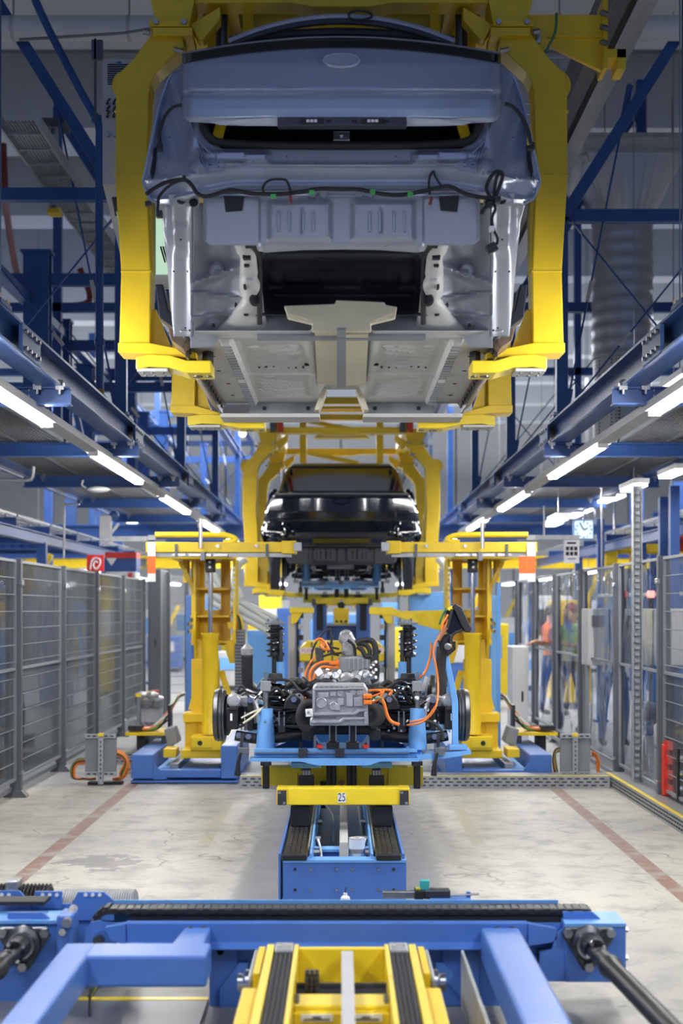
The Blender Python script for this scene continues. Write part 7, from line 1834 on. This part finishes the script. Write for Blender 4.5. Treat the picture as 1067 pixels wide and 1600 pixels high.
# ================================================================ next station and the hall beyond
def moved(o, label, dx=0, dy=0, dz=0, skip=()):
    c = copy_tree(o, skip=skip); c.location += Vector((dx, dy, dz)); c['label'] = label; return c
tray2 = moved(tray, 'raised blue assembly tray right under the black car body', 0, 10.4, 1.28, ('leaning_brace', 'brace_foot', 'outrigger_plate', 'lever_handle'))
moved(ax, 'raised drive axle with brake drums half inside the black car body', 0, 10.4, 1.28, ('hv_cable', 'paper_tag', 'hose', 'tag_print'))
skid2 = moved(sk, 'raised yellow skid under the black car, further down the line', 0, 10.4, 1.28, ('stencil',))
t = T('scissor_lift', 'blue lift table pushing the second skid up below the black car', 'lift', (0, 19.4, 0))
Y = 19.3
for s in (-1, 1):
    x = 533.5 + s * 34
    MB().pbox(x - 11, x + 11, 942, 1000, Y, .2).build('lift_post', 'blue_conveyor', t, bevel=.01); MB().pbox(x - 5, x + 5, 944, 985, Y - .02, .05).build('post_chain', 'rubber', t)
MB().pbox(490, 577, 978, 1010, Y + .1, .4).build('lift_box', 'blue_steel', t, bevel=.02)
a = P(490, 1010, Y); b = P(577, 1010, Y); MB().box(a.x, b.x, Y, Y + 1.2, 0, a.z).build('lift_base', 'blue_steel', t)
k = MB().pbox(521, 545, 950, 966, Y - .2, .2).build('drive_box', 'yellow_paint', t, bevel=.01); MB().pbox(521, 545, 966, 975, Y - .25, .2).build('drive_cover', 'yellow_gloss', t)
for xx in (526, 533, 540): MB().cyl(P(xx, 971, Y - .25), P(xx, 971, Y - .27), .02, n=8).build('screw', 'ink', k)
MB().lathe(P(533, 946, Y - .1), (0, -1, 0), [(0, .05), (.06, .05), (.08, .02)], 14).build('motor', 'ink', t)

t = T('bolt_station', 'yellow bolting machine with red lettered strips behind the drive unit', 'machine', (0, 15.8, 0))
Y = 15.8
MB().pprism([(468, 1034), (468, 1012), (478, 1002), (590, 1002), (600, 1012), (600, 1034)], Y, .5).build('housing', 'yellow_gloss', t, bevel=.02)
a = P(475, 1034, Y); b = P(593, 1034, Y); MB().box(a.x, b.x, Y + .1, Y + .5, 0, a.z).build('plinth', 'mid_grey', t)
for px in (480, 588): 
    q = MB().pbox(px - 11, px + 11, 1012, 1021, Y - .008, .01).build('name_strip', 'label_white', t); text_mesh('lettering', 'FLEX', .058, P(px, 1016.5, Y - .009), (math.pi / 2, 0, 0), 'red_paint', q, .001)
for k in range(6): MB().pbox(486 + k * 16, 488 + k * 16, 1003, 1033, Y - .005, .01).build('panel_joint', 'dark_steel', t)

for s in (-1, 1):
    side = 'left' if s < 0 else 'right'
    t = T('guide_pillar', 'grey guide pillar with yellow top arm in the middle distance, %s of the drive unit' % side, 'pillar', (s * .55, 16.5, 0))
    mx = lambda px: px if s < 0 else 1067 - px
    Y = 16.5
    MB().pbox(*sorted((mx(450), mx(462))), 962, 1075, Y, .12).build('pillar', 'light_grey', t, bevel=.01); a = P(mx(456), 1075, Y); MB().box(a.x - .08, a.x + .08, Y, Y + .2, 0, a.z).build('pillar_base', 'mid_grey', t)
    MB().pbox(*sorted((mx(463), mx(467))), 955, 1090, Y - .02, .06).build('pillar_chain', 'rubber', t)
    MB().pbox(*sorted((mx(452), mx(490))), 949, 958, Y - .1, .2).build('top_arm', 'yellow_gloss', t, bevel=.01)
    MB().pprism([(mx(x), y) for x, y in ((455, 958), (472, 958), (464, 972), (455, 976))], Y - .08, .1).build('arm_bracket', 'yellow_gloss', t)
    for k in range(6): q = P(mx(470), 962 + k * 17, Y); MB().box(q.x - .03, q.x + .03, Y - .05, Y, q.z - .03, q.z + .03).build('switch_box', ('ink', 'foil')[k % 2], t)
    if s > 0:
        MB().pprism([(577, 950), (612, 948), (625, 955), (700, 953), (700, 975), (690, 986), (650, 975), (615, 962), (577, 960)], 15.4, .12).build('long_arm', 'yellow_gloss', t, bevel=.01)
t = T('service_pipes', 'bundle of white curved supply pipes behind the left lifting column', 'pipes', (-1.5, 17, 0))
for pts, r in (([(384, 872), (372, 882), (367, 900), (369, 916), (377, 934)], .055), ([(325, 905), (345, 925), (372, 938), (400, 955), (432, 978)], .045), ([(325, 922), (350, 940), (376, 952), (405, 968), (430, 986)], .045), ([(330, 940), (355, 955), (380, 966), (410, 982), (428, 996)], .04), ([(366, 925), (372, 938), (392, 948), (432, 966)], .04), ([(322, 872), (328, 890), (337, 905), (346, 918)], .05)):
    MB().tube(smooth([P(x, y, 17.2) for x, y in pts], 5), r, 10).build('pipe', 'white_hose', t, sm=True)
MB().pbox(376, 379, 935, 1160, 17.3, .08).build('pipe_stand', 'mid_grey', t); MB().pbox(430, 433, 962, 1160, 17.3, .08).build('pipe_stand', 'mid_grey', t)
t = T('supply_hose', 'white curved supply hose behind the right lifting column', 'hose', (1.3, 17, 0))
MB().tube(smooth([P(684, 872, 17.2), P(694, 884, 17.2), P(698, 904, 17.2), P(695, 925, 17.2)], 5), .05, 10).build('hose', 'white_hose', t, sm=True); MB().pbox(694, 697, 925, 1160, 17.2, .08).build('hose_stand', 'mid_grey', t)
def cab(name, label, px0, px1, py0, Y, mt, d=.5, z0=0, group=None, det=None):
    t = T(name, label, 'cabinet', (P((px0 + px1) / 2, 0, Y).x, Y, z0), group)
    a, b = P(px0, py0, Y), P(px1, py0, Y); MB().box(a.x, b.x, Y, Y + d, z0, a.z).build('housing', mt, t, bevel=.01)
    w_ = b.x - a.x
    MB().box(a.x + .03, b.x - .03, Y - .012, Y, z0 + .06, a.z - .04).build('door', mt, t, bevel=.004)
    MB().box(b.x - .09, b.x - .07, Y - .035, Y - .012, (z0 + a.z) / 2 - .06, (z0 + a.z) / 2 + .06).build('handle', 'ink', t)
    return t, a, b
cab('blue_cabinet', 'light blue machine housing with flat front behind the right strut', 640, 704, 925, 18.5, 'blue_light')
cab('blue_cabinet', 'blue machine column behind the left damper, between two grey pillars', 386, 428, 985, 18.8, 'blue_light')
cab('blue_cabinet', 'darker blue machine housing left of the lift table in the middle distance', 432, 470, 950, 24, 'blue_conveyor')
cab('grey_cabinet', 'pale grey switch cabinet seen through the fence just right of the right lifting column', 800, 826, 1010, 17.2, 'white_paint')
t, a, b = cab('tall_cabinet', 'dark grey tall machine enclosure behind the far end of the left fence', 231, 251, 890, 22, 'fence_grey', 1.0)
cab('tall_cabinet', 'light grey tall cabinet just behind the far left fence posts', 163, 212, 902, 21.5, 'light_grey', .3)

# long machine enclosure behind the left fence
t = T('machine_enclosure', 'long grey machine enclosure with blue racks behind the left fence', 'enclosure', (-4.2, 15, 0))
MB().box(-5.2, -4.9, 10, 22, 0, 2.0).build('back_panel', 'mid_grey', t); 
for i in range(7): MB().box(-4.9, -4.86, 10 + i * 1.8, 10.06 + i * 1.8, 0, 2.05).build('panel_rib', 'light_grey', t)
for i in range(8): MB().box(-4.86, -4.80, 11.1 + i * 1.0, 11.18 + i * 1.0, 0, 1.6 + .35 * (i % 2)).build('rack_post', 'blue_steel', t)
for z in (.35, .85, 1.3): MB().box(-4.88, -4.80, 11, 18.2, z, z + .06).build('rack_shelf', 'blue_steel', t)
for i in range(5): MB().box(-4.4, -3.7, 13.2 + i * 1.9, 13.9 + i * 1.9, 0, (1.15, 1.5, .9, 1.4, 1.2)[i]).build('equipment_box', ('light_grey', 'mid_grey', 'fence_grey', 'light_grey', 'mid_grey')[i], t, bevel=.02)
k = MB().box(-3.69, -3.685, 15.25, 15.55, .75, 1.05).build('notice', 'label_white', t)
MB().box(-4.9, -4.85, 12, 20, 1.88, 1.96).build('top_rail', 'light_grey', t)
t = T('wall_lamp_row', 'row of small bright lamps behind the left fence', 'lamp', (-4.7, 14, 1.95))
for y in (12.3, 15.2, 15.9, 17.6, 18.6): MB().box(-4.82, -4.74, y, y + .42, 1.82, 1.88).build('lamp_tube', 'lamp_glow', t)
MB().box(-4.86, -4.82, 12, 19.2, 1.80, 1.90).build('lamp_rail', 'light_grey', t)

# control boxes on a frame behind the right fence
t = T('control_stand', 'row of grey vented control boxes on legs behind the right fence', 'cabinet', (3.6, 15.2, 0))
Y = 15.2
for i, (x0, x1, mt) in enumerate(((918, 951, 'light_grey'), (953, 972, 'cabinet_grey'), (974, 1000, 'mid_grey'), (1002, 1020, 'beige_coat'), (1022, 1046, 'cabinet_grey'), (1048, 1085, 'light_grey'))):
    bx_ = MB().pbox(x0, x1, 951, 1040, Y + .05 * (i % 2), .4).build('control_box', mt, t, bevel=.01)
    if i in (0, 2):
        for j in range(7): MB().pbox(x0 + 6, x1 - 6, 962 + j * 2.6, 963.2 + j * 2.6, Y - .008 + .05 * (i % 2), .01).build('vent_slot', 'dark_steel', bx_)
for px in (920, 972, 1021, 1083): q = P(px, 0, Y); MB().box(q.x - .02, q.x + .02, Y + .1, Y + .14, 0, P(0, 1040, Y).z).build('leg', 'mid_grey', t)
t = T('beacon_rail', 'white tube rail with two red signal beacons above the control boxes', 'rail', (3.5, 16, 1.8))
MB().cyl(P(935, 931, 16), P(1090, 927, 16), .022, n=10).build('tube', 'white_paint', t)
for px in (976, 1018): MB().pbox(px - 5, px + 5, 923, 934, 15.93, .08).build('beacon', 'red_glow' if px > 1000 else 'red_paint', t, bevel=.01); MB().pbox(px - 3, px + 3, 934, 951, 15.95, .05).build('beacon_foot', 'ink', t)
for px in (940, 1060): MB().cyl(P(px, 931, 16), P(px, 760, 16), .012, n=6).build('drop_rod', 'steel', t)
t = T('blue_bin', 'blue plastic bin with dark sacks on the floor behind the right fence', 'bin', (P(1008, 0, 14.2).x, 14.2, 0))
MB().pbox(1003, 1022, 1128, 1150, 14.2, .4).build('bin', 'blue_steel', t, bevel=.02); MB().box(P(1003, 0, 14.2).x, P(1022, 0, 14.2).x, 14.2, 14.6, 0, P(0, 1150, 14.2).z).build('stand', 'light_grey', t); MB().sphere(P(1013, 1115, 14.4), .12, 12, (1, 1, 1.1)).build('sack', 'fence_grey', t, sm=True)

# lamps of the hall (hung between the gantries and the far wall)
LAMPS = {}
def lamp(p, w_, L_, label, group):
    t = T('hall_lamp', label, 'lamp', p, group)
    MB().box(p.x - w_ / 2, p.x + w_ / 2, p.y - L_ / 2, p.y + L_ / 2, p.z, p.z + .05).build('reflector', 'white_paint', t)
    MB().box(p.x - w_ / 2 + .015, p.x + w_ / 2 - .015, p.y - L_ / 2 + .02, p.y + L_ / 2 - .02, p.z - .03, p.z).build('light_tube', 'lamp_glow', t)
    MB().cyl((p.x, p.y, p.z + .05), (p.x, p.y, 8.7), .006, n=6).build('hanger', 'steel', t)
    LAMPS.setdefault(group, []).append(t)
for px, py, Y in ((866, 817, 20), (872, 811, 17.5), (898, 804, 22), (945, 781, 19), (962, 776, 20), (990, 760, 15), (1052, 738, 14.5), (915, 797, 26), (780, 800, 27), (792, 797, 30), (1062, 596, 11.5)):
    lamp(P(px, py, Y), .16, .8, 'bright fluorescent hall lamp hanging right of the line', 'hall lamps right of the line')
for px, py, Y in ((60, 905, 26), (200, 812, 26), (150, 770, 24)):
    lamp(P(px, py, Y), .22, 1.2, 'fluorescent hall lamp hanging left of the line', 'hall lamps left of the line')
for r, Y in enumerate((26, 32, 38)):
    for x in (-1.6, 1.6, 4.5, -4.5): lamp(Vector((x, Y, 2.35)), .25, 1.8, 'low bright work lamp far down the line', 'work lamps far down the line')
ordinal_labels(LAMPS['hall lamps right of the line'], 'bright fluorescent hall lamps right of the line')
ordinal_labels(LAMPS['hall lamps left of the line'], 'fluorescent hall lamps left of the line')
t3_ = LAMPS['work lamps far down the line']; ordinal_labels(t3_, 'low bright work lamps far down the line')
for k, o in enumerate(t3_[11:]): o['label'] = 'rightmost of the low bright work lamps far down the line'
t = T('bulb_lamp', 'small warm round bulb below the left carrier foot', 'lamp', P(379, 676, 17))
MB().sphere(P(379, 677, 17), .045, 12).build('bulb', 'bulb_glow', t, sm=True); MB().lathe(P(379, 672, 17), (0, 0, 1), [(0, .12), (.03, .10), (.08, .03)], 16).build('shade', 'light_grey', t); MB().cyl(P(379, 660, 17), Vector((P(379, 0, 17).x, 17, 8.7)), .008, n=6).build('hanger', 'steel', t)
MB().box(-1.55, -.9, 16.95, 17.05, P(0, 655, 17).z, P(0, 632, 17).z).build('ballast_box', 'cabinet_grey', t)

# oval lamp and boxes under the left deck
t = T('deck_lamp', 'oval cream bulkhead lamp under the left walkway deck', 'lamp', P(154, 764, 15))
MB().sphere(P(154, 765, 15), .12, 16, (1, .6, .28)).build('diffuser', 'white_paint', t, sm=True); MB().tube(smooth([P(134, 762, 15), P(128, 758, 15), P(130, 750, 15)], 4), .01, 6).build('cable', 'light_grey', t)
t = T('ladder_pipe', 'grey handrail pipe with an elbow hanging from the left deck', 'pipe', P(50, 735, 15))
MB().tube(smooth([P(52, 715, 15), P(52, 735, 15), P(50, 746, 15), P(40, 750, 15), P(-10, 749, 15)], 4), .022, 8).build('pipe', 'galvanised', t, sm=True); MB().cyl(P(101, 790, 15.5), P(100, 872, 15.5), .012, n=6).build('drop_pipe', 'galvanised', t); MB().cyl(P(101, 788, 15.5), P(124, 788, 15.5), .012, n=6).build('cross_pipe', 'galvanised', t)
t = T('junction_cabinet', 'light grey wall box with a conduit arm above the left fence', 'box', P(165, 825, 15.8))
MB().pbox(155, 172, 805, 842, 15.8, .15).build('box', 'cabinet_grey', t, bevel=.01); MB().pbox(160, 230, 838, 846, 15.75, .08).build('arm', 'galvanised', t); MB().bar(P(172, 835, 15.8), P(186, 818, 15.8), .03, .03).build('stay', 'galvanised', t); MB().sphere(P(178, 806, 16), .06, 10).build('motor', 'blue_steel', t, sm=True)
# lower side platform on the left and structure seen beneath the decks
for s in (-1, 1):
    t = T('side_platform', 'blue side platform with mesh decks reaching away beyond the %s fence' % ('left' if s < 0 else 'right'), 'platform', (s * 6, 18, 2.6))
    for i in range(8):
        y = 15.5 + i * 2.0; m = MB(); m.ibeam((s * 4.0, y, 2.72), (s * 9, y, 2.72), .1, .14, .014); m.build('platform_beam', 'blue_steel', t)
        d = MB()
        for k in range(34): d.box(s * (4.0 + k * .15) - .012, s * (4.0 + k * .15) + .012, y + .05, y + 1.95, 2.80, 2.83)
        d.build('deck_grating', 'galvanised', t, kind='stuff')
    for x in (4.0, 6.5, 9.0): m = MB(); m.ibeam((s * x, 15.4, 2.60), (s * x, 31, 2.60), .1, .14, .014); m.build('platform_girder', 'blue_steel', t)
    for x in (4.0, 6.5):
        for y in (19, 24, 30): MB().box(s * x - .06, s * x + .06, y - .06, y + .06, 0, 2.55).build('platform_leg', 'blue_steel', t)
    for z in (3.3, 3.8): MB().cyl((s * 4.0, 15.4, z), (s * 4.0, 31, z), .02, n=6).build('handrail', 'blue_steel', t)
# far blue columns
rn = random.Random(21)
COLS = []
for i in range(12):
    s = -1 if i % 2 else 1
    x = s * (2.6 + rn.random() * 7); y = 27 + rn.random() * 20; wd = .07 + rn.random() * .06
    t = T('hall_column', 'blue steel column far down the hall', 'column', (x, y, 0), 'blue columns far down the hall')
    MB().box(x - wd, x + wd, y - wd, y + wd, 0, 4.2).build('shaft', 'blue_steel', t); MB().box(x - wd * 1.8, x + wd * 1.8, y - wd * 1.8, y + wd * 1.8, 0, .06).build('base_plate', 'blue_steel', t); COLS.append(t)
ordinal_labels(COLS, 'blue steel columns far down the hall')
# far machines, cabinets and conveyors
kinds = [('yellow', 'yellow_paint'), ('white', 'white_paint'), ('blue', 'blue_light'), ('grey', 'cabinet_grey'), ('white', 'white_paint'), ('yellow', 'yellow_gloss'), ('blue', 'blue_conveyor')]
MACH = {}; SPOTS = [(o.location.x, o.location.y) for o in COLS]
for i in range(44):
    x = -8.5 + 17 * rn.random(); y = 23 + rn.random() * 24
    if abs(x) < .9 and y < 30: x += 1.8
    for _ in range(40):
        if all(abs(x - q[0]) > 1.5 or abs(y - q[1]) > 1.8 for q in SPOTS): break
        x = -8.5 + 17 * rn.random(); y = 23 + rn.random() * 24
    else: continue
    if abs(x) < 1.2 and y < 30: continue
    SPOTS.append((x, y))
    cn, mt = kinds[i % 7]; w_, d_, h_ = .35 + rn.random() * .9, .5 + rn.random(), .7 + rn.random() * 1.4
    t = T('far_machine', 'blurred %s machine housing far down the hall' % cn, 'machine', (x, y, 0), 'far %s machines' % cn)
    MB().box(x - w_ / 2, x + w_ / 2, y, y + d_, .1, h_).build('housing', mt, t, bevel=.02); MB().box(x - w_ / 2 + .04, x + w_ / 2 - .04, y + .03, y + d_, 0, .1).build('plinth', 'dark_steel', t)
    MB().box(x - w_ * .35, x + w_ * .35, y - .02, y, h_ * .55, h_ * .85).build('front_panel', ('label_white', 'blue_light', 'dark_steel')[i % 3], t)
    MACH.setdefault(cn, []).append(t)
    if i % 3 == 0: MB().bar((x, y + .2, h_), (x + .4, y + .2, h_ + .8), .09, .09).build('arm', 'yellow_paint', t)
for cn, l_ in MACH.items(): ordinal_labels(l_, 'blurred %s machine housings far down the hall' % cn)
for k, (z, y, mt) in enumerate(((2.9, 25, 'blue_steel'), (2.5, 29, 'yellow_paint'), (3.2, 33, 'blue_light'), (3.7, 38, 'light_grey'), (2.7, 36, 'blue_steel'), (4.2, 30, 'blue_steel'))):
    if k in (2, 3, 5): continue
    t = T('cross_conveyor', ('dark blue girder crossing the hall beyond the black car', 'yellow girder crossing the hall above head height beyond the second lift', 'pale blue conveyor girder crossing far down the hall', 'pale grey duct crossing far down the hall', 'lower dark blue girder crossing far down the hall', 'topmost dark blue girder crossing far down the hall')[k], 'girder', (0, y, z))
    MB().box(-9, 9, y, y + .3, z, z + .22).build('girder', mt, t); MB().box(-9, 9, y - .05, y + .35, z + .22, z + .25).build('flange', mt, t)
    for x in (-7.5, 7.5): MB().box(x - .08, x + .08, y, y + .2, 0, z).build('leg', mt, t)
t = T('far_wall_panels', 'pale panelled partition closing the far end of the hall', 'partition', (0, 50, 0))
for i in range(14): MB().box(-14 + i * 2, -12.05 + i * 2, 49.4, 49.5, 0, 8.6).build('panel', 'white_paint', t)
# yellow equipment above the right fence and red pipes beyond
t = T('robot_carriage', 'yellow overhead carriage with hooks above the right fence, far right', 'carriage', (5, 22, 2.5))
for i in range(5): q = P(955 + i * 22, 870 - (i % 2) * 25, 22); MB().box(q.x - .10, q.x + .10, 22, 22.3, q.z - .18, q.z + .18).build('hook_block', 'yellow_paint', t, bevel=.02)
MB().box(P(940, 0, 22).x, P(1090, 0, 22).x, 22.05, 22.2, P(0, 865, 22).z, P(0, 855, 22).z).build('carriage_beam', 'yellow_paint', t); MB().cyl(P(960, 845, 22), P(960, 770, 22), .02, n=6).build('drop_rod', 'steel', t); MB().cyl(P(1050, 845, 22), P(1050, 750, 22), .02, n=6).build('drop_rod', 'steel', t)
t = T('red_pipe_run', 'red sprinkler pipe crossing behind the clock at the right', 'pipe', P(890, 826, 26))
MB().cyl(P(850, 827, 26), P(1090, 822, 26), .05, n=10).build('pipe', 'red_paint', t, sm=True); MB().cyl(P(930, 824, 26), P(930, 780, 26), .02, n=6).build('drop_rod', 'steel', t)
# blue columns right behind the fence that carry the platform
for px, Y in ((1036, 17), (1053, 15.5), (938, 21), (1020, 24)):
    q = P(px, 0, Y); t = T('platform_column', 'blue column beyond the right fence', 'column', (q.x, Y, 0), 'blue columns beyond the right fence')
    MB().box(q.x - .05, q.x + .05, Y - .05, Y + .05, 0, 3.0).build('shaft', 'blue_steel', t); MB().box(q.x - .1, q.x + .1, Y - .1, Y + .1, 0, .03).build('base_plate', 'blue_steel', t)

t = T('cross_fence', 'grey mesh fence panels crossing behind the left lifting column', 'fence', (-2.4, 22.6, 0))
for px in (254, 263, 292): q = P(px, 0, 22.6); MB().box(q.x - .03, q.x + .03, 22.57, 22.63, 0, 2.25).build('post', 'fence_grey', t)
a, b = P(254, 0, 22.6).x, P(330, 0, 22.6).x
m = MB()
for i in range(16): m.box(a, b, 22.59, 22.605, .2 + i * .13, .21 + i * .13)
for i in range(24): m.box(a + (b - a) * i / 24 - .003, a + (b - a) * i / 24 + .003, 22.59, 22.6, .2, 2.2)
m.build('wire_mesh', 'light_grey', t, kind='stuff')
# dense blue support steel behind the left gantry
SUP = []
for px, wpx, Y, zt in ((56, 40, 15.5, 5.55), (100, 18, 17.5, 5.2), (132, 26, 19.5, 5.0), (205, 14, 21, 5.4), (222, 20, 23.5, 4.9), (255, 12, 25.5, 5.2), (318, 10, 28.0, 4.9)):
    q = P(px, 0, Y); hw = wpx * Y / F / 2
    t = T('support_column', 'blue support column', 'column', (q.x, Y, 0), 'blue support columns behind the left gantry'); SUP.append(t)
    z0 = 3.36 if q.x > -3.6 else 2.86
    m = MB(); m.box(q.x - hw, q.x + hw, Y, Y + .02, z0, zt); m.box(q.x - hw, q.x + hw, Y + .16, Y + .18, z0, zt); m.box(q.x - .012, q.x + .012, Y + .02, Y + .16, z0, zt); m.build('shaft', 'blue_steel', t)
    MB().box(q.x - hw * 1.2, q.x + hw * 1.2, Y - .02, Y + .2, zt, zt + .03).build('head_plate', 'blue_steel', t)
    MB().box(q.x - hw * 1.3, q.x + hw * 1.3, Y - .03, Y + .21, z0 - .03, z0).build('foot_plate', 'blue_steel', t)
    MB().box(q.x - 1.6, q.x + 1.2, Y + .04, Y + .14, zt - .35, zt - .22).build('side_arm', 'blue_steel', t)
ordinal_labels(SUP, 'blue support columns behind the left gantry')
